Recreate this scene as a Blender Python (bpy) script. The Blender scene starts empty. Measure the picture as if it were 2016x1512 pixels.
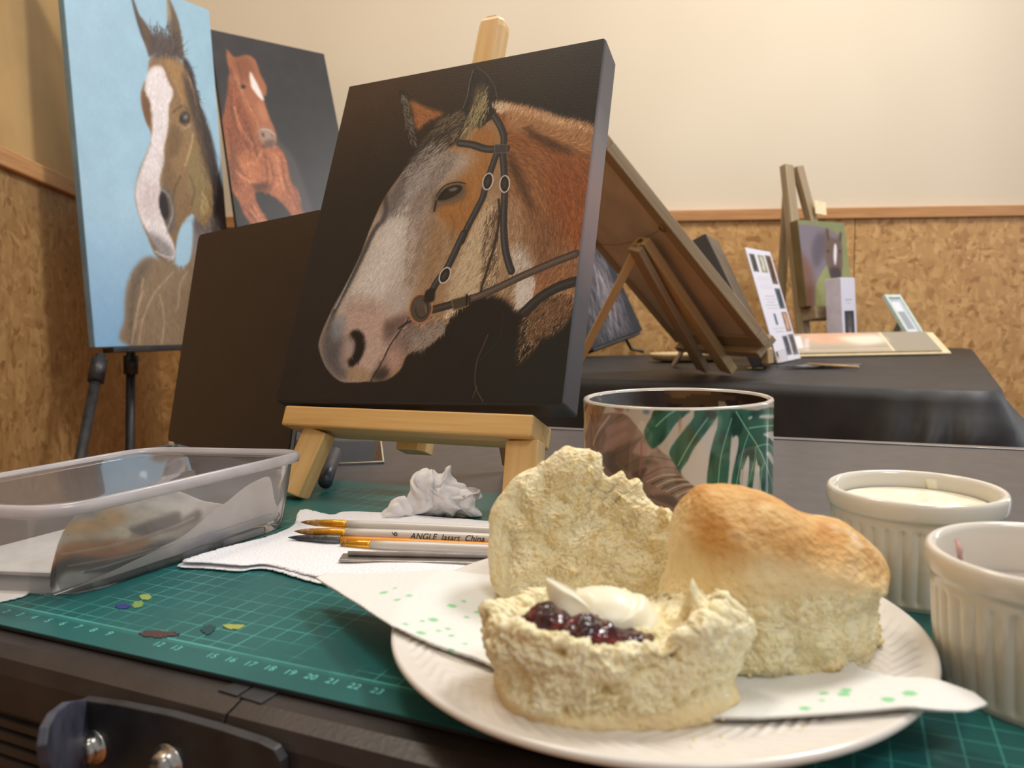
import bpy, math, random
import numpy as np
from mathutils import Matrix, Vector

random.seed(5)
rng = np.random.default_rng(5)
sc = bpy.context.scene
COL = sc.collection

# ------------------------------------------------------------------ camera
FPX = 1500.0
PITCH, ROLL = math.radians(5.2), math.radians(-1.2)
CAM = np.array([0.0, 0.0, 0.875])
_fw = np.array([0, math.cos(PITCH), -math.sin(PITCH)])
_up = np.array([0, math.sin(PITCH), math.cos(PITCH)])
_ri = np.array([1.0, 0, 0])
RI = _ri * math.cos(ROLL) + _up * math.sin(ROLL)
UP = -_ri * math.sin(ROLL) + _up * math.cos(ROLL)
FW = _fw
cd = bpy.data.cameras.new('camera')
cam = bpy.data.objects.new('camera', cd)
COL.objects.link(cam)
cd.sensor_width = 36.0
cd.lens = FPX / 2016 * 36.0
cd.clip_start = 0.01
m = Matrix.Identity(4)
for i in range(3):
    m[i][0], m[i][1], m[i][2], m[i][3] = RI[i], UP[i], -FW[i], CAM[i]
cam.matrix_world = m
cd.dof.use_dof = True
cd.dof.focus_distance = 0.50
cd.dof.aperture_fstop = 13.0
sc.camera = cam

# ------------------------------------------------------------------ light
world = bpy.data.worlds.new('world')
sc.world = world
world.use_nodes = True
world.node_tree.nodes['Background'].inputs[0].default_value = (1.0, 0.975, 0.955, 1)
world.node_tree.nodes['Background'].inputs[1].default_value = 0.43

def area(name, loc, target, size, power, color=(1, 0.93, 0.82), sy=None):
    ld = bpy.data.lights.new(name, 'AREA')
    ld.energy = power
    ld.color = color
    ld.size = size
    if sy:
        ld.shape = 'RECTANGLE'
        ld.size_y = sy
    o = bpy.data.objects.new(name, ld)
    COL.objects.link(o)
    o.location = loc
    o.rotation_euler = (Vector(target) - Vector(loc)).to_track_quat('-Z', 'Y').to_euler()
    return o

area('ceiling_lamp', (1.3, 1.5, 3.0), (0.9, 1.2, 0.7), 0.8, 42, (1, 0.975, 0.945), 0.5)
area('ceiling_lamp', (-0.5, 1.1, 3.0), (-0.4, 1.1, 0.7), 0.5, 15, (1, 0.89, 0.72), 0.5)
area('ceiling_lamp', (0.7, -0.9, 2.9), (0.1, 0.5, 0.8), 0.8, 12, (1, 0.98, 0.95), 0.4)

area('window_light', (2.5, 1.75, 1.45), (0.1, 0.4, 0.85), 0.22, 5.5, (0.96, 0.98, 1.0), 1.3)

sc.view_settings.view_transform = 'Standard'
sc.view_settings.look = 'None'
sc.view_settings.gamma = 1.0
sc.view_settings.use_curve_mapping = False
sc.view_settings.exposure = 0.27
sc.cycles.use_denoising = True

# ------------------------------------------------------------------ helpers
TZ = 0.74            # table top height
MZ = 0.743           # top of the cutting mat

def ray(u, v):
    return RI * ((u - 1008) / FPX) + UP * ((756 - v) / FPX) + FW

def T(u, v, z):      # point of the horizontal plane z
    d = ray(u, v)
    return CAM + d * ((z - CAM[2]) / d[2])

def D(u, v, y):      # point of the vertical plane at distance y
    d = ray(u, v)
    return CAM + d * (y / d[1])

def PL(u, v, p0, n): # point of any plane
    d = ray(u, v)
    p0 = np.asarray(p0, float); n = np.asarray(n, float)
    return CAM + d * (np.dot(p0 - CAM, n) / np.dot(d, n))

def lin(c):
    c = np.asarray(c, float) / 255.0
    return np.where(c <= 0.04045, c / 12.92, ((c + 0.055) / 1.055) ** 2.4)

def rgba(c):
    l = lin(c)
    return (float(l[0]), float(l[1]), float(l[2]), 1.0)

def frame(origin, yaw, lean=0.0, roll=0.0):
    # local x = width, y = into the back, z = up; degrees
    return (Matrix.Translation(Vector(origin)) @ Matrix.Rotation(math.radians(yaw), 4, 'Z')
            @ Matrix.Rotation(math.radians(lean), 4, 'X') @ Matrix.Rotation(math.radians(roll), 4, 'Y'))

WM = {}
def _place(o, M, parent):
    COL.objects.link(o)
    if parent is not None:
        o.parent = parent
        o.matrix_basis = WM[parent.name].inverted() @ M
    else:
        o.matrix_basis = M
    WM[o.name] = M
    return o

def thing(name, label, cat, loc=(0, 0, 0), group=None, M=None):
    o = bpy.data.objects.new(name, None)
    o.empty_display_size = 0.02
    o['label'] = label
    o['category'] = cat
    if group:
        o['group'] = group
    return _place(o, M or Matrix.Translation(Vector(loc)), None)

def tag(o, label, cat, group=None):
    o['label'] = label
    o['category'] = cat
    if group:
        o['group'] = group
    return o

def struct(o):
    o['kind'] = 'structure'
    return o

def add(name, verts, faces, mat, parent=None, M=None, smooth=False, bevel=0, col=None, seg=2):
    verts = np.asarray(verts, float).reshape(-1, 3)
    if M is None:
        c = (verts.min(0) + verts.max(0)) / 2
        c[2] = verts[:, 2].min()
        M = Matrix.Translation(Vector(c))
        verts = verts - c
    me = bpy.data.meshes.new(name)
    if isinstance(faces, np.ndarray):
        k = faces.shape[1]
        me.vertices.add(len(verts)); me.vertices.foreach_set('co', verts.astype(np.float32).ravel())
        me.loops.add(faces.size); me.loops.foreach_set('vertex_index', faces.astype(np.int32).ravel())
        me.polygons.add(len(faces))
        me.polygons.foreach_set('loop_start', np.arange(0, faces.size, k, dtype=np.int32))
        me.update(calc_edges=True)
    else:
        me.from_pydata([tuple(v) for v in verts], [], faces)
    me.validate()
    if col is not None:
        at = me.color_attributes.new('Col', 'FLOAT_COLOR', 'POINT')
        c4 = np.ones((len(verts), 4), np.float32)
        c4[:, :3] = col
        at.data.foreach_set('color', c4.ravel())
    if smooth:
        me.polygons.foreach_set('use_smooth', np.ones(len(me.polygons), bool))
    me.update()
    o = bpy.data.objects.new(name, me)
    if mat:
        me.materials.append(mat)
    _place(o, M, parent)
    if bevel:
        b = o.modifiers.new('bevel', 'BEVEL')
        b.width = bevel; b.segments = seg; b.limit_method = 'ANGLE'; b.angle_limit = math.radians(40)
    return o

BOXF = [(0, 3, 2, 1), (4, 5, 6, 7), (0, 1, 5, 4), (1, 2, 6, 5), (2, 3, 7, 6), (3, 0, 4, 7)]
def boxv(x0, x1, y0, y1, z0, z1):
    return [(x0, y0, z0), (x1, y0, z0), (x1, y1, z0), (x0, y1, z0), (x0, y0, z1), (x1, y0, z1), (x1, y1, z1), (x0, y1, z1)]

def box(name, b, mat, parent=None, M=None, bevel=0.0008):
    # b in local coordinates of M; mesh origin at the middle of its foot
    c = ((b[0] + b[1]) / 2, (b[2] + b[3]) / 2, b[4])
    v = [(x - c[0], y - c[1], z - c[2]) for x, y, z in boxv(*b)]
    M = M or Matrix.Identity(4)
    return add(name, v, BOXF, mat, parent, M @ Matrix.Translation(Vector(c)), bevel=bevel)

def bar(name, p0, p1, w, t, mat, parent=None, face=(0, -1, 0), bevel=0.001, taper=1.0):
    # w across, t along "face"; local z runs along the bar
    p0 = Vector(p0); p1 = Vector(p1)
    z = (p1 - p0); L = z.length; z.normalize()
    f = Vector(face); y = -(f - z * f.dot(z)).normalized(); x = y.cross(z)
    M = Matrix(((x[0], y[0], z[0], p0[0]), (x[1], y[1], z[1], p0[1]), (x[2], y[2], z[2], p0[2]), (0, 0, 0, 1)))
    a, b = w / 2, t / 2
    v = boxv(-a, a, -b, b, 0, L)
    v = [(q[0] * (taper if q[2] > 0 else 1), q[1], q[2]) for q in v]
    return add(name, v, BOXF, mat, parent, M, bevel=bevel)

def prism(name, poly, z0, z1, mat, parent=None, bevel=0, M=None):
    n = len(poly)
    v = [(p[0], p[1], z0) for p in poly] + [(p[0], p[1], z1) for p in poly]
    f = [tuple(range(n - 1, -1, -1)), tuple(range(n, 2 * n))] + [(i, (i + 1) % n, n + (i + 1) % n, n + i) for i in range(n)]
    return add(name, v, f, mat, parent, M, bevel=bevel)

def sheet(name, pts, normal, thick, mat, parent=None, bevel=0):
    # polygon of 3d points given a real thickness along the normal
    pts = np.asarray(pts, float); nv = np.asarray(normal, float); nv = nv / np.linalg.norm(nv) * thick
    n = len(pts)
    v = np.vstack([pts, pts + nv])
    f = [tuple(range(n)), tuple(range(2 * n - 1, n - 1, -1))] + [(i, n + i, n + (i + 1) % n, (i + 1) % n) for i in range(n)]
    return add(name, v, f, mat, parent, bevel=bevel)

def tube(name, pts, r, mat, parent=None, seg=10, cap=True):
    pts = [Vector(p) for p in pts]
    rs = r if isinstance(r, (list, tuple)) else [r] * len(pts)
    v, f = [], []
    t0 = (pts[1] - pts[0]).normalized()
    n = t0.orthogonal().normalized()
    for i, p in enumerate(pts):
        t = (pts[min(i + 1, len(pts) - 1)] - pts[max(i - 1, 0)]).normalized()
        n = (n - t * n.dot(t)).normalized()
        b = t.cross(n)
        for k in range(seg):
            a = 2 * math.pi * k / seg
            v.append(tuple(p + (n * math.cos(a) + b * math.sin(a)) * rs[i]))
    for i in range(len(pts) - 1):
        for k in range(seg):
            a, b2 = i * seg + k, i * seg + (k + 1) % seg
            f.append((a, b2, b2 + seg, a + seg))
    if cap:
        f.append(tuple(range(seg - 1, -1, -1)))
        f.append(tuple(range((len(pts) - 1) * seg, len(pts) * seg)))
    return add(name, v, f, mat, parent, smooth=True)

def lathe_grid(prof, n, rad=None, zf=None):
    # prof: list of (r, z); rad(r, z, th) may modulate
    prof = np.asarray(prof, float)
    th = np.arange(n) / n * 2 * np.pi
    R = np.repeat(prof[:, 0][:, None], n, 1); Z = np.repeat(prof[:, 1][:, None], n, 1)
    TH = np.repeat(th[None, :], len(prof), 0)
    if rad is not None: R = rad(R, Z, TH)
    if zf is not None: Z = zf(R, Z, TH)
    v = np.stack([R * np.cos(TH), R * np.sin(TH), Z], -1).reshape(-1, 3)
    return v, ring_faces(len(prof), n)

def ring_faces(m_, n):
    i = np.arange(m_ - 1)[:, None]; k = np.arange(n)[None, :]
    k2 = (k + 1) % n
    return np.stack([i * n + k, i * n + k2, (i + 1) * n + k2, (i + 1) * n + k], -1).reshape(-1, 4)

def grid_faces(h, w):
    i = np.arange(h - 1)[:, None]; k = np.arange(w - 1)[None, :]
    return np.stack([i * w + k, i * w + k + 1, (i + 1) * w + k + 1, (i + 1) * w + k], -1).reshape(-1, 4)

def resample(prof, step):
    out = [prof[0]]
    for a, b in zip(prof[:-1], prof[1:]):
        n = max(1, int(math.hypot(b[0] - a[0], b[1] - a[1]) / step))
        for i in range(1, n + 1):
            out.append((a[0] + (b[0] - a[0]) * i / n, a[1] + (b[1] - a[1]) * i / n))
    return out

def catmull(pts, sub=6, closed=True):
    p = np.asarray(pts, float); n = len(p)
    t = np.linspace(0, 1, sub, endpoint=False)[:, None]
    out = []
    rngi = range(n) if closed else range(n - 1)
    for i in rngi:
        if closed: a, b, c, d = p[(i - 1) % n], p[i], p[(i + 1) % n], p[(i + 2) % n]
        else: a, b, c, d = p[max(i - 1, 0)], p[i], p[i + 1], p[min(i + 2, n - 1)]
        out.append(0.5 * ((2 * b) + (-a + c) * t + (2 * a - 5 * b + 4 * c - d) * t ** 2 + (-a + 3 * b - 3 * c + d) * t ** 3))
    out = np.vstack(out)
    if not closed: out = np.vstack([out, p[-1:]])
    return out

_perm = rng.permutation(256); _perm = np.concatenate([_perm, _perm])
_gr = rng.normal(size=(256, 3)); _gr /= np.linalg.norm(_gr, axis=1)[:, None]
def noise3(P):
    # gradient noise, roughly -1..1
    P = np.asarray(P, float); I = np.floor(P).astype(int); Fr = P - I; I &= 255
    w = Fr ** 3 * (Fr * (Fr * 6 - 15) + 10)
    r = 0
    for dx in (0, 1):
        for dy in (0, 1):
            for dz in (0, 1):
                h = _perm[_perm[_perm[(I[:, 0] + dx) & 255] + ((I[:, 1] + dy) & 255)] + ((I[:, 2] + dz) & 255)]
                g = _gr[h]
                d = (g * (Fr - np.array([dx, dy, dz]))).sum(1)
                r = r + d * (w[:, 0] if dx else 1 - w[:, 0]) * (w[:, 1] if dy else 1 - w[:, 1]) * (w[:, 2] if dz else 1 - w[:, 2])
    return r * 1.6

def fbm(P, octv=4, ridged=False, gain=0.5):
    a, s, r = 1.0, 0, 0
    for i in range(octv):
        n = noise3(P * 2.0 ** i + 17.3 * i)
        r = r + a * ((1 - 2 * np.abs(n)) if ridged else n); s += a; a *= gain
    return r / s

def sstep(a, b, x):
    t = np.clip((x - a) / (b - a), 0, 1)
    return t * t * (3 - 2 * t)

# ------------------------------------------------------------------ materials
def nt(name):
    m_ = bpy.data.materials.new(name); m_.use_nodes = True
    t = m_.node_tree
    return m_, t, t.nodes['Principled BSDF'], t.nodes, t.links

def coords(N, L, scale=(1, 1, 1), kind='Object', rot=(0, 0, 0)):
    tc = N.new('ShaderNodeTexCoord'); mp = N.new('ShaderNodeMapping')
    mp.inputs['Scale'].default_value = scale; mp.inputs['Rotation'].default_value = rot
    L.new(tc.outputs[kind], mp.inputs['Vector'])
    return mp.outputs['Vector']

def ramp(N, L, src, stops):
    r = N.new('ShaderNodeValToRGB')
    e = r.color_ramp.elements
    while len(e) < len(stops): e.new(0.5)
    for i, (p, c) in enumerate(stops):
        e[i].position = p; e[i].color = rgba(c) if len(c) == 3 else c
    L.new(src, r.inputs[0])
    return r.outputs[0]

def add_bump(N, L, bs, src, dist, strength=1.0):
    b = N.new('ShaderNodeBump'); b.inputs['Distance'].default_value = dist; b.inputs['Strength'].default_value = strength
    L.new(src, b.inputs['Height']); L.new(b.outputs[0], bs.inputs['Normal'])

def MAT(name, c, rough=0.5, metal=0.0, spec=0.5, var=0.0, vs=40, bump=0.0, bs=300, **kw):
    m_, t, b, N, L = nt(name)
    b.inputs['Base Color'].default_value = rgba(c)
    b.inputs['Roughness'].default_value = rough
    b.inputs['Metallic'].default_value = metal
    b.inputs['Specular IOR Level'].default_value = spec
    for k, v in kw.items():
        b.inputs[k.replace('_', ' ')].default_value = v
    nz = N.new('ShaderNodeTexNoise'); nz.inputs['Scale'].default_value = vs; nz.inputs['Detail'].default_value = 3
    L.new(coords(N, L), nz.inputs['Vector'])
    v = var if var else 0.03
    c0 = [max(0, q * (1 - v)) for q in c]; c1 = [min(255, q * (1 + v)) for q in c]
    L.new(ramp(N, L, nz.outputs['Fac'], [(0.35, c0), (0.65, c1)]), b.inputs['Base Color'])
    if bump:
        n2 = N.new('ShaderNodeTexNoise'); n2.inputs['Scale'].default_value = bs; n2.inputs['Detail'].default_value = 2
        L.new(coords(N, L), n2.inputs['Vector'])
        add_bump(N, L, b, n2.outputs['Fac'], bump)
    return m_

def WOOD(name, c0, c1, rough=0.5, k=1.0, axis='Z'):
    m_, t, b, N, L = nt(name)
    b.inputs['Roughness'].default_value = rough
    s = {'X': (2.5, 50, 50), 'Z': (50, 50, 2.5), 'Y': (50, 2.5, 50)}[axis]
    nz = N.new('ShaderNodeTexNoise'); nz.inputs['Scale'].default_value = 2.6 * k; nz.inputs['Detail'].default_value = 5; nz.inputs['Distortion'].default_value = 0.6
    L.new(coords(N, L, s), nz.inputs['Vector'])
    L.new(ramp(N, L, nz.outputs['Fac'], [(0.3, c0), (0.5, [(a + b_) / 2 for a, b_ in zip(c0, c1)]), (0.7, c1)]), b.inputs['Base Color'])
    add_bump(N, L, b, nz.outputs['Fac'], 0.0003)
    return m_

def VCOL(name, rough=0.5, bump=0.0, bscale=600, spec=0.4, **kw):
    m_, t, b, N, L = nt(name)
    a = N.new('ShaderNodeAttribute'); a.attribute_name = 'Col'
    L.new(a.outputs['Color'], b.inputs['Base Color'])
    b.inputs['Roughness'].default_value = rough
    b.inputs['Specular IOR Level'].default_value = spec
    for k, v in kw.items():
        b.inputs[k.replace('_', ' ')].default_value = v
    if bump:
        n2 = N.new('ShaderNodeTexNoise'); n2.inputs['Scale'].default_value = bscale; n2.inputs['Detail'].default_value = 2
        L.new(coords(N, L), n2.inputs['Vector'])
        add_bump(N, L, b, n2.outputs['Fac'], bump)
    return m_

def PLASTIC(name, haze=0.12, col=(235, 228, 228), rough=0.06, gl=1.45):
    # thin clear plastic: see-through, fresnel gloss, a little milky scatter
    m_, t, b, N, L = nt(name)
    N.remove(b)
    tr = N.new('ShaderNodeBsdfTransparent'); tr.inputs[0].default_value = (0.96, 0.955, 0.95, 1)
    g = N.new('ShaderNodeBsdfGlossy'); g.inputs['Roughness'].default_value = rough
    d = N.new('ShaderNodeBsdfDiffuse'); d.inputs[0].default_value = rgba(col)
    tl = N.new('ShaderNodeBsdfTranslucent'); tl.inputs[0].default_value = rgba(col)
    md = N.new('ShaderNodeMixShader'); L.new(d.outputs[0], md.inputs[1]); L.new(tl.outputs[0], md.inputs[2])
    nz = N.new('ShaderNodeTexNoise'); nz.inputs['Scale'].default_value = 45; L.new(coords(N, L), nz.inputs['Vector'])
    mr = N.new('ShaderNodeMapRange'); mr.inputs[3].default_value = haze * 0.7; mr.inputs[4].default_value = haze * 1.3
    L.new(nz.outputs['Fac'], mr.inputs[0])
    m1 = N.new('ShaderNodeMixShader'); L.new(mr.outputs[0], m1.inputs[0]); L.new(tr.outputs[0], m1.inputs[1]); L.new(md.outputs[0], m1.inputs[2])
    fr = N.new('ShaderNodeFresnel'); fr.inputs[0].default_value = gl
    m2 = N.new('ShaderNodeMixShader'); L.new(fr.outputs[0], m2.inputs[0]); L.new(m1.outputs[0], m2.inputs[1]); L.new(g.outputs[0], m2.inputs[2])
    L.new(m2.outputs[0], N['Material Output'].inputs['Surface'])
    return m_

# ------------------------------------------------------------------ painter
def homog(src, dst):
    A = []; B = []
    for (x, y), (u, v) in zip(src, dst):
        A.append([x, y, 1, 0, 0, 0, -u * x, -u * y]); B.append(u)
        A.append([0, 0, 0, x, y, 1, -v * x, -v * y]); B.append(v)
    h = np.linalg.solve(np.array(A, float), np.array(B, float))
    return np.append(h, 1).reshape(3, 3)

class Painter:
    # a picture of w x h cells, painted with shapes; "pts" are given in the sketch units that "fmap" turns into 0..1
    def __init__(s, w, h, fmap, bg, unit):
        s.w, s.h, s.f, s.unit = w, h, fmap, unit      # unit: cells per sketch unit
        s.a = np.empty((h, w, 3)); s.a[:] = bg
    def uv(s, pts):
        q = s.f(np.asarray(pts, float)); return q * [s.w - 1, s.h - 1]
    def mask(s, pts, soft=0, smooth=True):
        if smooth: pts = catmull(pts, 6)
        q = s.uv(pts); m_ = np.zeros((s.h, s.w))
        x, y = q[:, 0], q[:, 1]; x2, y2 = np.roll(x, -1), np.roll(y, -1)
        lo = max(0, int(np.floor(y.min()))); hi = min(s.h - 1, int(np.ceil(y.max())))
        for r in range(lo, hi + 1):
            c = (y <= r) != (y2 <= r)
            if not c.any(): continue
            xs = np.sort(x[c] + (r - y[c]) / (y2[c] - y[c]) * (x2[c] - x[c]))
            for k in range(0, len(xs) - 1, 2):
                a = max(0, int(round(xs[k]))); b = min(s.w, int(round(xs[k + 1])))
                if b > a: m_[r, a:b] = 1
        if soft: m_ = s.blur(m_, soft * s.unit)
        return m_
    def blur(s, m_, r):
        r = max(1, int(round(r)))
        for ax in (0, 1):
            for _ in range(2):
                pad = [(r + 1, r) if k == ax else (0, 0) for k in range(m_.ndim)]
                c = np.cumsum(np.pad(m_, pad, mode='edge'), axis=ax)
                n = m_.shape[ax]
                hi = np.take(c, np.arange(n) + 2 * r + 1, ax); lo = np.take(c, np.arange(n), ax)
                m_ = (hi - lo) / (2 * r + 1)
        return m_
    def comp(s, m_, c, alpha=1.0):
        m_ = (m_ * alpha)[..., None]
        s.a = s.a * (1 - m_) + np.asarray(c, float) * m_
    def fill(s, pts, c, soft=0.8, alpha=1.0, smooth=True, clip=None):
        m_ = s.mask(pts, soft, smooth)
        if clip is not None: m_ = m_ * clip
        s.comp(m_, c, alpha)
        return m_
    def grad(s, p0, p1, c0, c1):
        q0, q1 = s.uv([p0, p1]); d = q1 - q0
        yy, xx = np.mgrid[0:s.h, 0:s.w]
        t = np.clip(((xx - q0[0]) * d[0] + (yy - q0[1]) * d[1]) / (d @ d), 0, 1)[..., None]
        return np.asarray(c0, float) * (1 - t) + np.asarray(c1, float) * t
    def line(s, pts, width, c, soft=0.5, alpha=1.0, smooth=True, taper=False, closed=False, clip=None):
        if smooth: pts = catmull(pts, 10, closed)
        elif closed: pts = list(pts) + [pts[0]]
        q = s.uv(pts); m_ = np.zeros((s.h, s.w)); hw = width * s.unit / 2; sf = max(0.6, soft * s.unit)
        n = len(q) - 1
        for i in range(n):
            a, b = q[i], q[i + 1]
            w_ = hw * (1 - 0.85 * i / n) if taper else hw
            R_ = w_ + sf + 1
            x0 = max(0, int(min(a[0], b[0]) - R_)); x1 = min(s.w, int(max(a[0], b[0]) + R_) + 2)
            y0 = max(0, int(min(a[1], b[1]) - R_)); y1 = min(s.h, int(max(a[1], b[1]) + R_) + 2)
            if x1 <= x0 or y1 <= y0: continue
            yy, xx = np.mgrid[y0:y1, x0:x1]; d = b - a; L2 = d @ d + 1e-9
            t = np.clip(((xx - a[0]) * d[0] + (yy - a[1]) * d[1]) / L2, 0, 1)
            dd = np.hypot(xx - a[0] - t * d[0], yy - a[1] - t * d[1])
            v = np.clip((w_ + sf / 2 - dd) / sf, 0, 1)
            m_[y0:y1, x0:x1] = np.maximum(m_[y0:y1, x0:x1], v)
        if clip is not None: m_ = m_ * clip
        s.comp(m_, c, alpha)
    def ellipse(s, c, rx, ry, ang=0):
        a = np.linspace(0, 2 * np.pi, 28, endpoint=False); A = math.radians(ang)
        x = rx * np.cos(a); y = ry * np.sin(a)
        return np.stack([c[0] + x * math.cos(A) - y * math.sin(A), c[1] + x * math.sin(A) + y * math.cos(A)], 1)
    def hair(s, region, guides, n, length, jitter=0.25, bright=(0.75, 1.3), alpha=0.6, clip=None, tint=None, curl=0.1, width=1):
        # short strokes that take the colour under their root and follow the guide directions (x, y, degrees)
        region = np.asarray(region, float); lo, hi = region.min(0), region.max(0)
        m_ = s.mask(region, 0)
        P = lo + rng.random((n * 2, 2)) * (hi - lo)
        q = s.uv(P).round().astype(int)
        ok = (q[:, 0] >= 0) & (q[:, 0] < s.w) & (q[:, 1] >= 0) & (q[:, 1] < s.h)
        P, q = P[ok], q[ok]
        ok = m_[q[:, 1], q[:, 0]] > 0.5
        P, q = P[ok][:n], q[ok][:n]
        if not len(P): return
        G = np.asarray(guides, float)
        d2 = ((P[:, None, :] - G[None, :, :2]) ** 2).sum(-1) + 30.0
        w_ = 1 / d2 ** 1.5
        th = np.radians(G[:, 2])
        an = np.arctan2((w_ * np.sin(th)).sum(1), (w_ * np.cos(th)).sum(1)) + rng.normal(0, jitter, len(P))
        base = s.a[q[:, 1], q[:, 0]] if tint is None else np.asarray(tint, float)[None, :] * np.ones((len(P), 1))
        col_ = base * rng.uniform(bright[0], bright[1], (len(P), 1))
        Ls = length * rng.uniform(0.5, 1.2, len(P)); cv = rng.normal(0, curl, len(P))
        K = int(max(6, length * s.unit * 1.3))
        pos = P.copy()
        for k in range(K):
            q = s.uv(pos).round().astype(int)
            al = alpha * (1 - (k / K) ** 2)
            for ox in range(width):
                qx = q[:, 0] + ox
                ok = (qx >= 0) & (qx < s.w) & (q[:, 1] >= 0) & (q[:, 1] < s.h)
                xi, yi = qx[ok], q[ok, 1]
                aa = al
                if clip is not None: aa = (al * clip[yi, xi])[:, None]
                s.a[yi, xi] = s.a[yi, xi] * (1 - aa) + col_[ok] * aa
            pos = pos + np.stack([np.cos(an), np.sin(an)], 1) * (Ls / K)[:, None]
            an = an + cv / K * 3
    def texture(s, amp=0.06, scale=30, seed=0, stretch=(1, 1)):
        yy, xx = np.mgrid[0:s.h, 0:s.w]
        P = np.stack([xx.ravel() / s.w * scale * stretch[0], yy.ravel() / s.w * scale * stretch[1], np.full(xx.size, seed * 3.7)], 1)
        s.a *= (1 + amp * fbm(P, 3).reshape(s.h, s.w))[..., None]
    def colors(s):
        return lin(np.clip(s.a, 0, 255)).reshape(-1, 3)

# ================================================================== THE ROOM
def OSB(name, base=1.0, sat=1.0, dark=0.0):
    m_, t, b, N, L = nt(name)
    b.inputs['Roughness'].default_value = 0.42
    wob = N.new('ShaderNodeTexNoise'); wob.inputs['Scale'].default_value = 7; wob.inputs['Detail'].default_value = 3
    v0 = coords(N, L)
    L.new(v0, wob.inputs['Vector'])
    mx = N.new('ShaderNodeVectorMath'); mx.operation = 'MULTIPLY_ADD'
    mx.inputs[1].default_value = (0.09, 0.09, 0.09)
    L.new(wob.outputs['Color'], mx.inputs[0]); L.new(v0, mx.inputs[2])
    outs = []
    for i, (sc_, rot) in enumerate((((26, 26, 60), 0.5), ((62, 62, 24), -0.45), ((40, 40, 40), 1.0))):
        mp = N.new('ShaderNodeMapping'); mp.inputs['Scale'].default_value = sc_; mp.inputs['Rotation'].default_value = (0, rot, 0)
        L.new(mx.outputs[0], mp.inputs['Vector'])
        vo = N.new('ShaderNodeTexVoronoi'); vo.inputs['Scale'].default_value = 1.0
        L.new(mp.outputs[0], vo.inputs['Vector'])
        outs.append(vo)
    sel = N.new('ShaderNodeTexNoise'); sel.inputs['Scale'].default_value = 13
    L.new(v0, sel.inputs['Vector'])
    s1 = N.new('ShaderNodeMapRange'); s1.inputs[1].default_value = 0.42; s1.inputs[2].default_value = 0.5; L.new(sel.outputs['Fac'], s1.inputs[0])
    s2 = N.new('ShaderNodeMapRange'); s2.inputs[1].default_value = 0.56; s2.inputs[2].default_value = 0.6; L.new(sel.outputs['Fac'], s2.inputs[0])
    def mixf(f, a, c):
        q = N.new('ShaderNodeMix'); q.data_type = 'RGBA'; L.new(f, q.inputs[0]); L.new(a, q.inputs[6]); L.new(c, q.inputs[7]); return q.outputs[2]
    c01 = mixf(s1.outputs[0], outs[0].outputs['Color'], outs[1].outputs['Color'])
    c012 = mixf(s2.outputs[0], c01, outs[2].outputs['Color'])
    sep = N.new('ShaderNodeSeparateColor'); L.new(c012, sep.inputs[0])
    k = base
    st = [(0.0, (152 * k, 110 * k, 62 * k)), (0.15, (178 * k, 134 * k, 82 * k)), (0.6, (190 * k, 146 * k, 92 * k)), (1.0, (206 * k, 164 * k, 108 * k))]
    colr = ramp(N, L, sep.outputs[0], st)
    # dark flecks at chip ends
    fl = N.new('ShaderNodeTexNoise'); fl.inputs['Scale'].default_value = 55; fl.inputs['Detail'].default_value = 2
    L.new(mx.outputs[0], fl.inputs['Vector'])
    fr = N.new('ShaderNodeMapRange'); fr.inputs[1].default_value = 0.60; fr.inputs[2].default_value = 0.72; fr.inputs[4].default_value = 0.55; L.new(fl.outputs['Fac'], fr.inputs[0])
    dk = N.new('ShaderNodeMix'); dk.data_type = 'RGBA'; L.new(fr.outputs[0], dk.inputs[0]); L.new(colr, dk.inputs[6]); dk.inputs[7].default_value = rgba((126 * k, 82 * k, 42 * k))
    L.new(dk.outputs[2], b.inputs['Base Color'])
    add_bump(N, L, b, sep.outputs[0], 0.0012)
    return m_

osb = OSB('strand_board', 1.03)
osb_shaded = OSB('strand_board_shaded', 0.84)  # same board darkened: the left wall's weaker light put into its colour
# plaster: cream, a few small scuffs
m_plaster, t_, b_, N_, L_ = nt('cream_plaster')
b_.inputs['Roughness'].default_value = 0.75
n1 = N_.new('ShaderNodeTexNoise'); n1.inputs['Scale'].default_value = 1.4; L_.new(coords(N_, L_), n1.inputs['Vector'])
c1_ = ramp(N_, L_, n1.outputs['Fac'], [(0.3, (213, 199, 176)), (0.7, (221, 208, 186))])
n2 = N_.new('ShaderNodeTexVoronoi'); n2.inputs['Scale'].default_value = 3.2; L_.new(coords(N_, L_, (1, 1, 0.6)), n2.inputs['Vector'])
mr_ = N_.new('ShaderNodeMapRange'); mr_.inputs[1].default_value = 0.012; mr_.inputs[2].default_value = 0.022; mr_.inputs[3].default_value = 0.35; mr_.inputs[4].default_value = 0.0
L_.new(n2.outputs['Distance'], mr_.inputs[0])
mxx = N_.new('ShaderNodeMix'); mxx.data_type = 'RGBA'; L_.new(mr_.outputs[0], mxx.inputs[0]); L_.new(c1_, mxx.inputs[6]); mxx.inputs[7].default_value = rgba((150, 130, 105))
L_.new(mxx.outputs[2], b_.inputs['Base Color'])
m_hard = MAT('tan_hardboard', (180, 147, 97), 0.38, var=0.06, vs=5)
m_rail = WOOD('oak_trim', (176, 124, 76), (198, 148, 98), 0.4, axis='X')
m_floor = WOOD('timber_floor', (150, 84, 30), (196, 124, 56), 0.35, k=0.5, axis='Y')
m_gap = MAT('joint_dark', (70, 45, 25), 0.8)

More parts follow.
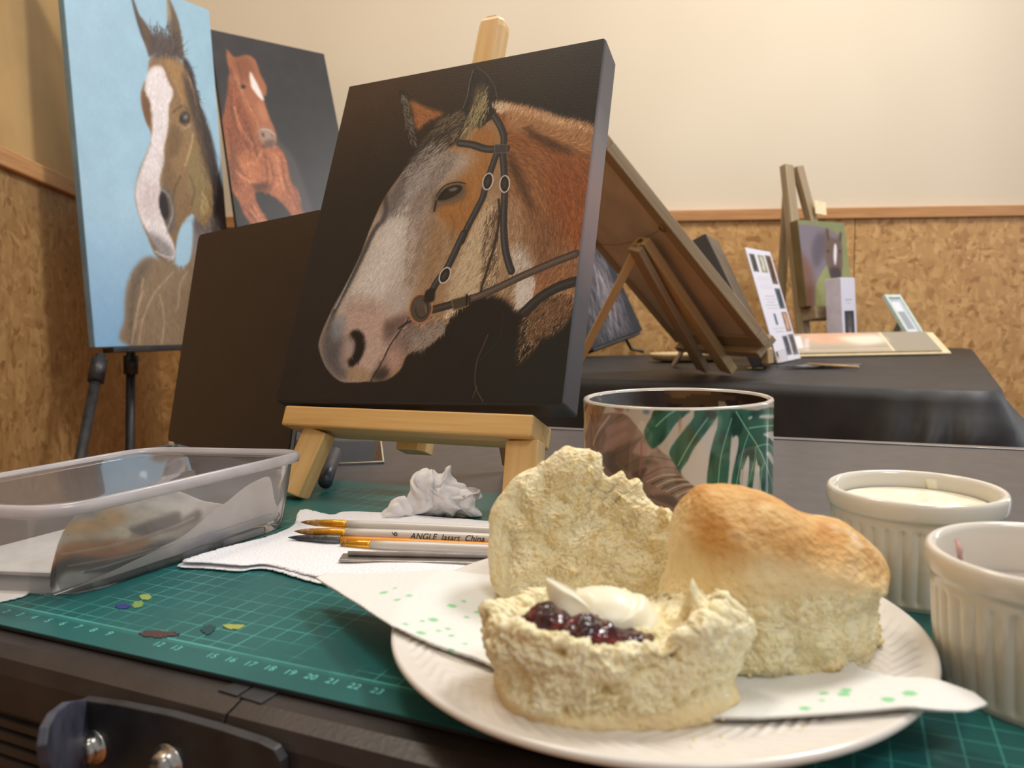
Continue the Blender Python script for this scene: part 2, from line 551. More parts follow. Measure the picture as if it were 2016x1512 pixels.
fl_ = struct(box('floor', (-3, 5, -3, 4.2, -0.05, -0.002), m_gap, bevel=0))
for i in range(26):
    x0 = -1.9 + i * 0.13
    box('floor_board', (x0, x0 + 0.127, -2.5, 3.6, -0.002, 0.0), m_floor, fl_, bevel=0.0)

cor = np.array([-1.19, 2.549])
bd = np.array([0.9989, 0.0475]); ld_ = np.array([0.189, -0.982])
TRZ = 1.215
def wall(name, p, d, length, n, h, mat):
    # p start, d direction along wall, n normal into the room
    yaw = math.degrees(math.atan2(d[1], d[0]))
    M = frame((p[0], p[1], 0), yaw)
    sgn = 1 if np.dot(n, [-d[1], d[0]]) > 0 else -1   # +1: room is on local +y
    y0, y1 = (-0.1, 0) if sgn > 0 else (0, 0.1)
    w_ = struct(box(name, (0, length, y0, y1, 0, h), mat, M=M, bevel=0))
    return w_, M, sgn
wb, MB_, sb = wall('wall_back', cor, bd, 4.6, -np.array([-bd[1], bd[0]]), 3.0, m_plaster)
wl, ML_, sl = wall('wall_left', cor, ld_, 3.6, np.array([0.982, 0.189]), 3.0, m_plaster)
for i in range(4):
    box('strand_board_panel', (i * 1.2 - 0.02 + 0.0015 if i else 0.0, min(4.6, (i + 1) * 1.2 - 0.02 - 0.0015), -0.012, 0, 0.0, TRZ - 0.03), osb, wb, MB_, bevel=0.0008)
struct(box('trim_1', (0.014, 4.6, -0.026, -0.0001, TRZ - 0.038, TRZ), m_rail, M=MB_, bevel=0.003))
s0, s1_ = (0, 0.012) if sl > 0 else (-0.012, 0)
for i in range(3):
    box('strand_board_panel', (i * 1.2 + 0.014 + 0.0015, (i + 1) * 1.2 - 0.0015, s0, s1_, 0.0, TRZ - 0.03), osb_shaded, wl, ML_, bevel=0.0008)
s0, s1_ = (0, 0.006) if sl > 0 else (-0.006, 0)
for i in range(3):
    box('hardboard_panel', (i * 1.2 + 0.0145, (i + 1) * 1.2 - 0.002, s0, s1_, TRZ + 0.0, 3.0), m_hard, wl, ML_, bevel=0.0008)
s0, s1_ = (0.0001, 0.026) if sl > 0 else (-0.026, -0.0001)
struct(box('trim_2', (0.03, 3.6, s0, s1_, TRZ - 0.038, TRZ), m_rail, M=ML_, bevel=0.003))

m_cable = MAT('white_cable', (225, 222, 215), 0.5)
cb = tube('power_cable', catmull([T(-60, 1478, 0.006), T(-10, 1490, 0.006), T(25, 1500, 0.006), T(45, 1520, 0.006), T(60, 1560, 0.006)], 6, False), 0.006, m_cable)
tag(cb, 'white cable lying on the timber floor below the table edge', 'cable')
wbg = box('floor_box', (0, 0.10, 0, 0.09, 0, 0.055), m_cable, M=frame(tuple(T(-40, 1478, 0.0)), 15), bevel=0.008)
tag(wbg, 'small white box on the timber floor at the left edge', 'box')

# ================================================================== NEAR TABLE
TM = frame((0, 0, 0), -24)                       # table axes: x along the front edge, y to the back
TMi = TM.inverted()
def tl(p): return TMi @ Vector(p)
m_lam = MAT('dark_laminate', (72, 70, 74), 0.34, spec=0.45, var=0.06, vs=60, bump=0.00008, bs=900)
m_ralu = MAT('brown_anodised_edge', (54, 48, 47), 0.38, metal=0.25, var=0.12, vs=30, bump=0.0001, bs=500)
m_blk = MAT('black_steel', (40, 40, 43), 0.42, var=0.2, vs=60, bump=0.0001, bs=400)
m_bolt = MAT('zinc_bolt', (168, 164, 158), 0.3, metal=1.0, var=0.15, vs=200, bump=0.00015, bs=700)
A0, A1, B0, B1 = -0.685, 0.95, 0.1865, 0.838
near = thing('folding_table', 'dark grey folding table in the foreground with brown metal edge rail and bracket', 'table', tuple(TM @ Vector((0.1, 0.5, 0))))
box('table_top', (A0 + 0.012, A1 - 0.012, B0 + 0.0405, B1 - 0.0125, 0.706, TZ), m_lam, near, TM, bevel=0.0008)
aj = tl(T(430, 1404, 0.741)).x
prof = [(B0 + 0.040, 0.7405), (B0 + 0.011, 0.7405), (B0 + 0.004, 0.7385), (B0 + 0.0008, 0.7335), (B0, 0.727), (B0, 0.7185), (B0 + 0.003, 0.7175), (B0 + 0.003, 0.7145)]
z = 0.7145
for i in range(4):
    prof += [(B0 + 0.001, z - 0.0008), (B0 + 0.001, z - 0.0038), (B0 + 0.003, z - 0.0046), (B0 + 0.003, z - 0.0060)]
    z -= 0.0060
prof += [(B0 + 0.002, 0.688), (B0 + 0.040, 0.688)]
def extr(name, a0, a1, mat):
    v = [(a0, p[0], p[1]) for p in prof] + [(a1, p[0], p[1]) for p in prof]
    v = [tuple(TM @ Vector(q)) for q in v]
    n = len(prof)
    f = [tuple(range(n)), tuple(range(2 * n - 1, n - 1, -1))] + [(i, n + i, n + (i + 1) % n, (i + 1) % n) for i in range(n)]
    return add(name, v, f, mat, near)
extr('edge_rail', A0, aj - 0.0005, m_ralu)
extr('edge_rail', aj + 0.0005, A1, m_ralu)
extr('joint_edge', aj - 0.0009, aj - 0.0005, MAT('worn_metal', (150, 144, 138), 0.4, metal=0.4, var=0.3, vs=400))
box('edge_rail', (A0, A1, B1 - 0.012, B1, 0.700, TZ + 0.0012), MAT('pale_edge_strip', (120, 116, 116), 0.3, metal=0.3), near, TM, bevel=0.0006)
for a_, s_ in ((A0, 1), (A1, -1)):
    box('end_strip', (min(a_, a_ + 0.0115 * s_), max(a_, a_ + 0.0115 * s_), B0 + 0.041, B1 - 0.013, 0.700, TZ + 0.0008), m_ralu, near, TM, bevel=0.0006)
# two little hinge tabs over the joint
for q0, q1 in (((430, 1362), (484, 1349)), ((470, 1376), (515, 1388))):
    pass
def tab(c):
    q = [tuple(T(u, v, 0.7406)) for u, v in c]
    sheet('hinge_tab', q, (0, 0, 1), 0.0006, m_blk, near, bevel=0.0002)
tab([(429, 1361), (466, 1372), (498, 1352), (467, 1344)])
tab([(471, 1374), (514, 1387), (551, 1364), (502, 1354)])
# bracket under the joint
nT = np.array(TM.to_3x3() @ Vector((0, -1, 0)))
pF = np.array(TM @ Vector((0, B0 - 0.0045, 0)))
bk = [(156, 1378), (230, 1388), (330, 1408), (430, 1436), (510, 1462), (538, 1476), (552, 1500), (556, 1530), (540, 1560), (440, 1550), (156, 1530)]
sheet('bracket_plate', [PL(u, v, pF, nT) for u, v in bk], -nT, 0.004, m_blk, near, bevel=0.0006)
hinge_p = PL(156, 1378, pF, nT)
n2_ = np.array(TM.to_3x3() @ Vector((-0.75, -0.66, 0)))
fg = [(157, 1378), (120, 1383), (92, 1404), (76, 1432), (70, 1470), (76, 1510), (90, 1540), (157, 1560)]
sheet('bracket_flange', [PL(u, v, hinge_p, n2_) for u, v in fg], -n2_, 0.003, MAT('blue_black_steel', (62, 64, 78), 0.45, var=0.2, vs=80), near, bevel=0.0005)
slot = [(214, 1452), (300, 1478), (318, 1490), (300, 1496), (222, 1474)]
for (u, v, r) in ((188, 1467, 0.0066), (334, 1500, 0.0070)):
    c = PL(u, v, pF, nT)
    R3 = (TM.to_3x3() @ Matrix.Rotation(math.radians(90), 3, 'X')).to_4x4()
    Mx = Matrix.Translation(Vector(c)) @ R3
    vv, ff = lathe_grid([(0.0001, 0.0068), (r * 0.35, 0.0066), (r * 0.62, 0.0055), (r * 0.74, 0.0038), (r * 0.74, 0.0014), (r * 0.98, 0.0013), (r, 0.0006), (r, -0.0006), (0.0001, -0.0006)], 32,
                       rad=lambda R, Z, TH: R * np.where((Z > 0.002) & (R > 0.0005), 1 + 0.05 * np.cos(TH * 6), 1))
    add('bolt', vv, ff, m_bolt, near, Mx, smooth=True)
for a_ in (A0 + 0.12, A1 - 0.12):
    for b2 in (B0 + 0.08, B1 - 0.06):
        tube('leg', [TM @ Vector((a_, b2, 0.0)), TM @ Vector((a_, b2, 0.7055))], 0.014, m_blk, near)

# ------------------------------------------------------------------ cutting mat
m_mat, t_, b_, N_, L_ = nt('green_mat_print')
b_.inputs['Roughness'].default_value = 0.34
vO = coords(N_, L_)
sp = N_.new('ShaderNodeSeparateXYZ'); L_.new(vO, sp.inputs[0])
def mth(op, a, b2=None, c=None):
    n = N_.new('ShaderNodeMath'); n.operation = op
    for i, q in enumerate((a, b2, c)):
        if q is None: continue
        if isinstance(q, (int, float)): n.inputs[i].default_value = q
        else: L_.new(q, n.inputs[i])
    return n.outputs[0]
GS = 0.010
MA0, MA1, MB0, MB1 = -0.392, 0.088, 0.2055, 0.5035
GX0, GY0 = 0.0, 0.017        # grid origin in mat coordinates (mat origin = its middle)
def gridline(src, step, half, off=0.0):
    q = mth('ADD', src, 10.0 + off); q = mth('MODULO', q, step); q = mth('SUBTRACT', q, step / 2); q = mth('ABSOLUTE', q)
    return mth('GREATER_THAN', q, step / 2 - half)
hy = (MB1 - MB0) / 2; hx = (MA1 - MA0) / 2
yo = mth('ADD', sp.outputs[1], hy - GY0)          # 0 at the thick ruler line
g1 = mth('MAXIMUM', gridline(sp.outputs[0], GS, 0.00022, GS / 2 - 10.0 + 10.0), gridline(yo, GS, 0.00022, GS / 2))
g5 = gridline(sp.outputs[0], GS * 5, 0.00034, GS * 2.5)
rul = mth('LESS_THAN', mth('ABSOLUTE', yo), 0.00055)
rul2 = mth('MULTIPLY', gridline(sp.outputs[0], 0.001, 0.00016), mth('MULTIPLY', mth('GREATER_THAN', yo, -0.0028), mth('LESS_THAN', yo, 0.0)))
inside = mth('MULTIPLY', mth('GREATER_THAN', yo, 0.0), mth('LESS_THAN', yo, 0.262))
wn = N_.new('ShaderNodeTexNoise'); wn.inputs['Scale'].default_value = 13; wn.inputs['Detail'].default_value = 4; L_.new(vO, wn.inputs['Vector'])
wear = N_.new('ShaderNodeMapRange'); wear.inputs[1].default_value = 0.40; wear.inputs[2].default_value = 0.52; L_.new(wn.outputs['Fac'], wear.inputs[0])
wear2 = N_.new('ShaderNodeMapRange'); wear2.inputs[1].default_value = 0.38; wear2.inputs[2].default_value = 0.5; wear2.inputs[3].default_value = 0.35; L_.new(wn.outputs['Fac'], wear2.inputs[0])
lines = mth('MULTIPLY', mth('MULTIPLY', mth('MAXIMUM', g1, g5), inside), wear.outputs[0])
lines = mth('MAXIMUM', lines, mth('MULTIPLY', mth('MAXIMUM', rul, mth('MULTIPLY', rul2, 0.6)), wear2.outputs[0]))
# bands the print leaves blank
bl = N_.new('ShaderNodeMix'); bl.data_type = 'RGBA'
L_.new(mth('MULTIPLY', lines, 0.62), bl.inputs[0])
gn = N_.new('ShaderNodeTexNoise'); gn.inputs['Scale'].default_value = 9; gn.inputs['Detail'].default_value = 5; L_.new(vO, gn.inputs['Vector'])
L_.new(ramp(N_, L_, gn.outputs['Fac'], [(0.3, (20, 84, 84)), (0.7, (34, 104, 102))]), bl.inputs[6])
bl.inputs[7].default_value = rgba((92, 190, 178))
L_.new(bl.outputs[2], b_.inputs['Base Color'])
nb = N_.new('ShaderNodeTexNoise'); nb.inputs['Scale'].default_value = 1500; L_.new(vO, nb.inputs['Vector'])
add_bump(N_, L_, b_, nb.outputs['Fac'], 0.00004)
m_matk = MAT('mat_black_core', (32, 34, 34), 0.6)

mat_t = thing('cutting_mat', 'green cutting mat with pale grid lines and numbers under the plate', 'mat', tuple(TM @ Vector(((MA0 + MA1) / 2, (MB0 + MB1) / 2, TZ))))
def rrect(x0, x1, y0, y1, r, n=8):
    out = []
    for cx, cy, a0 in ((x1 - r, y0 + r, -90), (x1 - r, y1 - r, 0), (x0 + r, y1 - r, 90), (x0 + r, y0 + r, 180)):
        for k in range(n + 1):
            a = math.radians(a0 + 90 * k / n); out.append((cx + r * math.cos(a), cy + r * math.sin(a)))
    return out
Mmat = TM @ Matrix.Translation(Vector(((MA0 + MA1) / 2, (MB0 + MB1) / 2, 0.7413)))
prism('mat_core', rrect(-hx, hx, -hy, hy, 0.008), 0, 0.0013, m_matk, mat_t, M=Mmat)
prism('printed_sheet', rrect(-hx + 0.0003, hx - 0.0003, -hy + 0.0003, hy - 0.0003, 0.008), 0.00131, 0.0017, m_mat, mat_t, M=Mmat)
MZ = 0.7430

def text_mesh(name, s, size, M, mat, parent, shear=0.0, align='CENTER', ext=0.00004):
    cu = bpy.data.curves.new(name, 'FONT'); cu.body = s; cu.size = size; cu.align_x = align; cu.shear = shear; cu.extrude = ext; cu.resolution_u = 3
    tmp = bpy.data.objects.new(name, cu); COL.objects.link(tmp)
    dg = bpy.context.evaluated_depsgraph_get()
    me = bpy.data.meshes.new_from_object(tmp.evaluated_get(dg)); me.name = name
    bpy.data.objects.remove(tmp); bpy.data.curves.remove(cu)
    me.materials.clear(); me.materials.append(mat)
    o = bpy.data.objects.new(name, me)
    return _place(o, M, parent)
m_num = MAT('pale_green_print', (104, 190, 178), 0.5)
u17 = tl(T(509, 1297, MZ)).x; u8 = tl(T(190, 1238, MZ)).x
NUMSTEP = (u17 - u8) / 9.0
ruler_y = MB0 + GY0
for n in list(range(1, 10)) + [12, 13] + list(range(15, 24)):
    ax = u17 + (n - 17) * NUMSTEP
    if not (MA0 + 0.01 < ax < MA1 - 0.01): continue
    text_mesh('number', str(n), 0.0052, TM @ Matrix.Translation(Vector((ax, ruler_y - 0.0075, MZ + 0.00003))), m_num, mat_t)

# dried paint left on the mat
def splat(px, c, label, z=MZ + 0.0001, th=0.0003):
    q = catmull([T(u, v, z) for u, v in px], 8); cq_ = q.mean(0); q = cq_ + (q - cq_) * (1 + 0.28 * noise3(q * 900 + 5) + 0.15 * noise3(q * 2400))[:, None]; q[:, 2] = z
    return sheet('paint_spot', q, (0, 0, 1), th, MAT('dry_paint', c, 0.4), mat_t)
splat([(276, 1173), (290, 1171), (299, 1176), (290, 1181), (278, 1180)], (140, 160, 84), '')
splat([(262, 1188), (272, 1184), (282, 1187), (276, 1196), (264, 1197)], (118, 148, 84), '')
splat([(440, 1233), (452, 1230), (474, 1231), (482, 1234), (468, 1239), (448, 1238)], (158, 166, 84), '')
splat([(228, 1194), (240, 1190), (256, 1192), (250, 1198), (234, 1199)], (44, 56, 120), '')
splat([(274, 1247), (296, 1242), (330, 1244), (352, 1250), (318, 1256), (290, 1254)], (72, 52, 50), '')
splat([(395, 1240), (408, 1232), (424, 1236), (410, 1250)], (20, 66, 70), '')

# ================================================================== FAR TABLE
FR, BR, BL_, FL_ = T(1975, 773, TZ)[:2], np.array([1.47, 2.44]), np.array([0.02, 2.36]), None
dF = T(1154, 747, TZ)[:2] - FR; dF = dF / np.linalg.norm(dF)
FL_ = FR + dF * 1.24
quad = [FR, BR, BL_, FL_]
per = []
for i in range(4):
    p0, p1, p2 = quad[i - 1], quad[i], quad[(i + 1) % 4]
    d0 = (p0 - p1) / np.linalg.norm(p0 - p1); d1 = (p2 - p1) / np.linalg.norm(p2 - p1)
    r = 0.05 if i != 1 else 0.16
    a, c = p1 + d0 * r, p1 + d1 * r
    for k in range(9):
        t = k / 8; per.append((1 - t) ** 2 * a + 2 * t * (1 - t) * p1 + t * t * c)
per = np.array(per)
seg = np.linalg.norm(np.roll(per, -1, 0) - per, axis=1); cum = np.concatenate([[0], np.cumsum(seg)]); NP = 420
pc = np.vstack([per, per[:1]])
ss = np.linspace(0, cum[-1], NP, endpoint=False)
P2 = np.stack([np.interp(ss, cum, pc[:, 0]), np.interp(ss, cum, pc[:, 1])], 1)
cen = P2.mean(0)
tang = np.roll(P2, -1, 0) - np.roll(P2, 1, 0); tang /= np.linalg.norm(tang, axis=1)[:, None]
outn = np.stack([tang[:, 1], -tang[:, 0]], 1); outn *= np.sign((outn * (P2 - cen)).sum(1))[:, None]
V = []
for s_ in (0.0, 0.2, 0.4, 0.6, 0.75, 0.85, 0.92, 0.96, 0.985):
    q = cen + (P2 - cen) * s_
    zz = TZ + 0.0015 + 0.0012 * noise3(np.c_[q * 5, np.zeros(NP)])
    V.append(np.c_[q, zz])
for k in range(0, 23):
    d = k / 22 * 0.44
    fold = fbm(np.c_[P2 * 7, np.full(NP, d * 1.1)], 3)
    sharp = 1 - np.abs(fbm(np.c_[P2 * 5 + 9, np.full(NP, d * 2.0)], 2)) * 2
    cn = np.exp(-((P2 - FR) ** 2).sum(1) / 0.03)
    wv = np.abs(np.sin(ss * 31 + 3 * noise3(np.c_[P2 * 6, np.full(NP, d * 4)]) + d * 9)) ** 1.5
    off = 0.0015 + 0.004 * sstep(0, 0.03, d) + (0.022 * fold + 0.022 * sharp) * sstep(0.0, 0.2, d) + cn * (0.03 + 0.035 * wv) * sstep(0, 0.10, d)
    zz = np.full(NP, TZ + 0.0005 - d) - (0.006 if k else 0.0) * 0
    V.append(np.c_[P2 + outn * off[:, None], zz])
V = np.vstack(V)
m_cloth = MAT('black_plastic_cloth', (42, 41, 43), 0.5, spec=0.34, var=0.1, vs=20, bump=0.0005, bs=30)
cl = add('tablecloth', V, ring_faces(len(V) // NP, NP)[:, ::-1], m_cloth, smooth=True)
tag(cl, 'black cloth draped over the far table by the strand board wall', 'tablecloth')
far = thing('display_table', 'table under the black cloth by the back wall', 'table', (float(cen[0]), float(cen[1]), 0))
inn = [tuple(cen + (np.array(p) - cen) * 0.965) for p in per]
prism('table_top', inn, TZ - 0.03, TZ - 0.0025, m_lam, far)
for p in quad:
    q = cen + (p - cen) * 0.78
    tube('leg', [(q[0], q[1], 0), (q[0], q[1], TZ - 0.03)], 0.015, m_blk, far)

# ================================================================== PAINTINGS
m_paint = VCOL('acrylic_paint', 0.42, 0.00012, 900, spec=0.35)
m_wrap = MAT('painted_canvas_edge', (44, 38, 38), 0.5, var=0.15, vs=70, bump=0.0002, bs=900)

def canvas(thing_o, M, w, h, t, P, edge_mat, face='painted_face', bevel=0.002):
    bx = box('canvas_wrap', (-w / 2, w / 2, 0.0006, t, 0, h), edge_mat, thing_o, M, bevel=bevel)
    xs = np.linspace(-w / 2 + 0.0012, w / 2 - 0.0012, P.w); zs = np.linspace(h - 0.0012, 0.0012, P.h)
    X, Z = np.meshgrid(xs, zs)
    v = np.stack([X, np.zeros_like(X), Z], -1).reshape(-1, 3)
    return add(face, v, grid_faces(P.h, P.w)[:, ::-1], m_paint, thing_o, M, col=P.colors())

def hmap(corners):
    H = homog(corners, [(0, 0), (1, 0), (1, 1), (0, 1)])
    def f(p):
        q = np.c_[p, np.ones(len(p))] @ H.T
        return q[:, :2] / q[:, 2:]
    return f
def Zm(x0, y0, k):
    return lambda pts: [(x0 + a / k, y0 + b / k) for a, b in pts]

# ---------------------------------------------------------------- bay horse with bridle (main canvas)
def paint_main():
    f = hmap([(690, 170), (1187, 70), (1105, 798), (543, 793)])
    P = Painter(520, 640, f, (34, 27, 26), 0.93)
    A = P.grad((700, 200), (830, 420), (70, 44, 28), (28, 22, 20))
    B = P.grad((600, 760), (1100, 420), (38, 30, 29), (24, 22, 22))
    bl = P.grad((760, 520), (860, 200), (0, 0, 0), (1, 1, 1))
    P.a = A * bl + B * (1 - bl)
    P.texture(0.10, 9, 1)
    z3 = Zm(600, 200, 2.52); z2 = Zm(540, 0, 1.8)
    # dark chest shadow
    P.fill(z3([(860, 1230), (960, 1150), (1080, 1180), (1290, 1120), (1270, 1480), (880, 1490), (850, 1400)]), (27, 30, 27), 12, 0.9)
    # neck
    neck = z3([(930, 15), (1000, 12), (1100, 32), (1250, 75), (1430, 130), (1420, 400), (1380, 700), (1345, 930), (1290, 1090), (1180, 1180), (1100, 1260), (1060, 1290), (1075, 1130), (1090, 1050), (1060, 1030), (980, 960), (860, 950), (760, 900), (700, 700), (760, 300)])
    nm = P.fill(neck, (158, 92, 46), 5)
    g = P.grad((960, 560), (1150, 330), (168, 134, 98), (150, 82, 38)); P.a = P.a * (1 - nm[..., None]) + g * nm[..., None]
    P.fill(z3([(1000, 60), (1120, 70), (1280, 110), (1420, 160), (1420, 240), (1250, 210), (1100, 150), (1000, 130)]), (186, 128, 78), 6, 0.8)
    P.fill(z3([(940, 5), (1000, 5), (1140, 30), (1300, 80), (1420, 120), (1420, 145), (1280, 120), (1100, 70), (980, 50)]), (205, 165, 122), 5, 0.75)
    P.fill(z3([(1080, 110), (1180, 160), (1300, 215), (1340, 245), (1230, 225), (1120, 170)]), (74, 38, 16), 4, 0.85)
    P.fill(z3([(1010, 240), (1060, 330), (1100, 420), (1140, 560), (1110, 520), (1050, 400), (1000, 290)]), (62, 36, 20), 5, 0.8)
    P.fill(z3([(1200, 300), (1400, 330), (1390, 600), (1340, 740), (1240, 640), (1190, 450)]), (150, 72, 30), 14, 0.8)
    P.fill(z3([(1150, 500), (1260, 620), (1260, 760), (1150, 820), (1120, 700)]), (122, 72, 40), 12, 0.6)
    P.fill(z3([(1010, 700), (1090, 720), (1130, 800), (1140, 900), (1110, 990), (1060, 980), (1080, 880), (1020, 820)]), (202, 186, 172), 7, 0.9)
    P.fill(z3([(1140, 830), (1340, 780), (1330, 900), (1200, 930), (1130, 1010)]), (152, 92, 54), 6, 0.8)
    P.fill(z3([(980, 470), (1060, 500), (1060, 700), (1000, 720), (985, 600)]), (176, 136, 104), 8, 0.6)
    gd = [(z3([(x, y)])[0] + (a,)) for x, y, a in ((960, 20, -70), (1150, 50, -72), (1380, 110, -62), (1100, 200, 30), (1300, 300, 60), (1050, 500, 75), (1200, 600, 80), (1350, 600, 95), (1030, 750, 110), (1100, 900, 120), (1200, 900, 130), (1290, 1050, 125), (1100, 1200, 118))]
    P.hair(neck, gd, 9000, 17, 0.16, (0.62, 1.42), 0.6)
    P.hair(z3([(950, 10), (1100, 22), (1250, 68), (1420, 120), (1420, 150), (1250, 110), (1100, 66), (960, 50)]), gd, 1100, 10, 0.2, (0.9, 1.35), 0.8)
    # fade of the neck into the dark
    P.hair(z3([(1060, 1030), (1330, 950), (1290, 1090), (1120, 1270), (1050, 1310)]), [(1000, 650, 120)], 700, 22, 0.2, (1, 1), 0.6, tint=(30, 24, 20))
    P.hair(z3([(1100, 1000), (1330, 950), (1290, 1070), (1130, 1180)]), [(1060, 620, 122)], 500, 20, 0.25, (0.7, 1.2), 0.6, tint=(134, 88, 54))
    P.hair(z3([(1060, 860), (1140, 880), (1110, 1010), (1050, 1010)]), [(1030, 560, 118)], 350, 20, 0.2, (0.9, 1.1), 0.7, tint=(214, 200, 188))
    # far ear
    P.fill(z2([(443, 322), (460, 318), (500, 350), (560, 375), (605, 395), (560, 430), (515, 460), (490, 520), (478, 480), (462, 420), (450, 370)]), (40, 32, 28), 1.5)
    P.fill(z2([(480, 350), (540, 375), (598, 398), (545, 425), (510, 455), (498, 430), (490, 390)]), (172, 100, 50), 3)
    P.hair(z2([(460, 330), (600, 395), (510, 460), (480, 440)]), [(830, 220, 35), (815, 240, 120)], 500, 10, 0.4, (0.6, 1.35), 0.6)
    P.hair(z2([(450, 330), (470, 330), (500, 500), (482, 510)]), [(800, 230, 65)], 160, 12, 0.4, (0.8, 1.2), 0.8, tint=(120, 110, 100))
    # head
    head = z3([(900, 60), (960, 70), (985, 250), (1000, 500), (990, 830), (960, 940), (860, 960), (790, 1010), (730, 1060), (680, 1150), (600, 1220), (510, 1260), (470, 1340), (400, 1390), (300, 1398), (230, 1402), (170, 1392), (110, 1330), (78, 1260), (72, 1190), (130, 1050), (200, 920), (270, 780), (330, 620), (395, 480), (470, 370), (550, 270), (640, 190), (760, 120)])
    hm = P.fill(head, (168, 126, 86), 1.5)
    P.fill(z3([(700, 150), (930, 120), (950, 250), (900, 400), (860, 520), (790, 640), (700, 660), (640, 560), (660, 480), (800, 330), (720, 260)]), (178, 112, 50), 8, 0.95, clip=hm)
    P.fill(z3([(590, 560), (700, 600), (740, 640), (730, 760), (640, 900), (560, 960), (500, 900), (560, 740)]), (160, 122, 84), 10, 0.9, clip=hm)
    P.fill(z3([(900, 460), (970, 500), (960, 900), (860, 950), (760, 1010), (690, 980), (760, 760), (860, 560)]), (182, 150, 112), 8, 0.85, clip=hm)
    P.fill(z3([(780, 700), (900, 640), (940, 800), (850, 940), (760, 900)]), (194, 166, 128), 10, 0.6, clip=hm)
    # blaze
    blaze = z3([(640, 240), (700, 235), (790, 240), (850, 260), (800, 320), (730, 350), (690, 400), (640, 440), (620, 520), (600, 620), (585, 720), (560, 830), (540, 960), (510, 1080), (430, 1180), (380, 1300), (310, 1395), (180, 1395), (100, 1310), (75, 1220), (140, 1040), (210, 900), (280, 760), (345, 610), (410, 480), (500, 360), (570, 290)])
    P.fill(blaze, (190, 174, 162), 15, 0.96, clip=hm)
    P.fill(z3([(400, 560), (480, 520), (520, 640), (470, 800), (400, 960), (290, 1000), (240, 960), (320, 740)]), (214, 204, 196), 14, 0.8, clip=hm)
    P.fill(z3([(540, 420), (640, 400), (660, 470), (600, 560), (570, 700), (540, 640), (530, 520)]), (150, 134, 126), 9, 0.55, clip=hm)
    P.fill(z3([(430, 460), (520, 340), (600, 320), (560, 420), (470, 520), (400, 560)]), (148, 140, 140), 9, 0.6, clip=hm)
    P.fill(z3([(640, 240), (760, 250), (740, 320), (660, 400), (560, 420), (480, 470), (500, 380), (570, 290)]), (140, 122, 108), 10, 0.55, clip=hm)
    P.hair(z3([(560, 270), (700, 240), (760, 260), (640, 440), (560, 560), (430, 560), (470, 400)]), [(800, 330, 128), (840, 300, 122)], 700, 16, 0.2, (0.9, 1.1), 0.5, tint=(104, 92, 88), clip=hm)
    P.hair(z3([(540, 480), (660, 420), (640, 620), (560, 840), (500, 900)]), [(830, 420, 118), (820, 520, 120)], 700, 14, 0.2, (0.9, 1.15), 0.45, tint=(140, 112, 92), clip=hm)
    # bridge shadow line
    P.line(z3([(400, 470), (400, 560), (345, 640), (275, 790), (205, 930), (150, 1040), (120, 1130)]), 11, (48, 46, 50), 6, 0.75, clip=hm)
    P.fill(z3([(395, 480), (470, 380), (540, 320), (500, 440), (430, 560), (380, 600)]), (90, 80, 80), 7, 0.6, clip=hm)
    P.line(z3([(270, 770), (205, 915), (150, 1030)]), 3, (196, 204, 210), 1.5, 0.7, clip=hm)
    # muzzle
    P.fill(z3([(230, 1000), (330, 980), (430, 1060), (440, 1160), (380, 1280), (320, 1370), (220, 1390), (160, 1330), (160, 1180)]), (196, 158, 142), 12, 0.9, clip=hm)
    P.fill(z3([(110, 1120), (170, 1080), (190, 1180), (180, 1300), (230, 1370), (160, 1385), (100, 1310), (78, 1220)]), (84, 78, 82), 7, 0.9, clip=hm)
    P.fill(z3([(140, 1080), (190, 1060), (200, 1120), (160, 1200), (130, 1160)]), (150, 152, 158), 6, 0.7, clip=hm)
    P.fill(z3([(215, 1330), (300, 1330), (330, 1370), (290, 1398), (220, 1392)]), (168, 130, 92), 5, 0.8, clip=hm)
    for k in range(9):
        P.line(z3([(190 + k * 3, 1085 - k * 12), (270, 1040 - k * 12), (350, 1060 - k * 10)]), 1.3, (150, 116, 106), 0.8, 0.55)
    P.fill(z3([(390, 1100), (500, 1050), (560, 1080), (520, 1180), (470, 1300), (400, 1380), (340, 1385), (370, 1290), (430, 1190)]), (150, 112, 100), 5, 0.85, clip=hm)
    P.fill(z3([(330, 1370), (370, 1330), (420, 1330), (400, 1385), (350, 1395)]), (54, 46, 44), 4, 0.9, clip=hm)
    P.fill(z3([(400, 1250), (470, 1230), (480, 1290), (430, 1350)]), (196, 150, 134), 5, 0.7, clip=hm)
    P.fill(z3([(480, 1120), (620, 1090), (720, 1060), (680, 1150), (600, 1220), (510, 1260), (470, 1200)]), (128, 108, 98), 7, 0.9, clip=hm)
    P.line(z3([(515, 1075), (465, 1150), (420, 1215), (385, 1290), (350, 1350), (325, 1395)]), 3, (48, 36, 34), 1.4, 0.9)
    P.line(z3([(505, 1080), (455, 1150), (410, 1215), (372, 1290)]), 1.5, (216, 196, 186), 1, 0.7)
    P.fill(z3([(395, 1110), (470, 1080), (530, 1070), (480, 1110), (430, 1180), (395, 1200)]), (86, 66, 62), 5, 0.6, clip=hm)
    # nostril
    P.fill(P.ellipse(z3([(240, 1228)])[0], 20, 37, 12), (122, 96, 90), 4, 0.8)
    P.fill(z3([(225, 1155), (265, 1140), (295, 1175), (296, 1230), (270, 1290), (225, 1325), (215, 1290), (240, 1260), (250, 1200)]), (24, 18, 18), 2)
    P.fill(z3([(205, 1190), (232, 1180), (242, 1220), (225, 1265), (200, 1290), (192, 1240)]), (176, 150, 138), 3, 0.9)
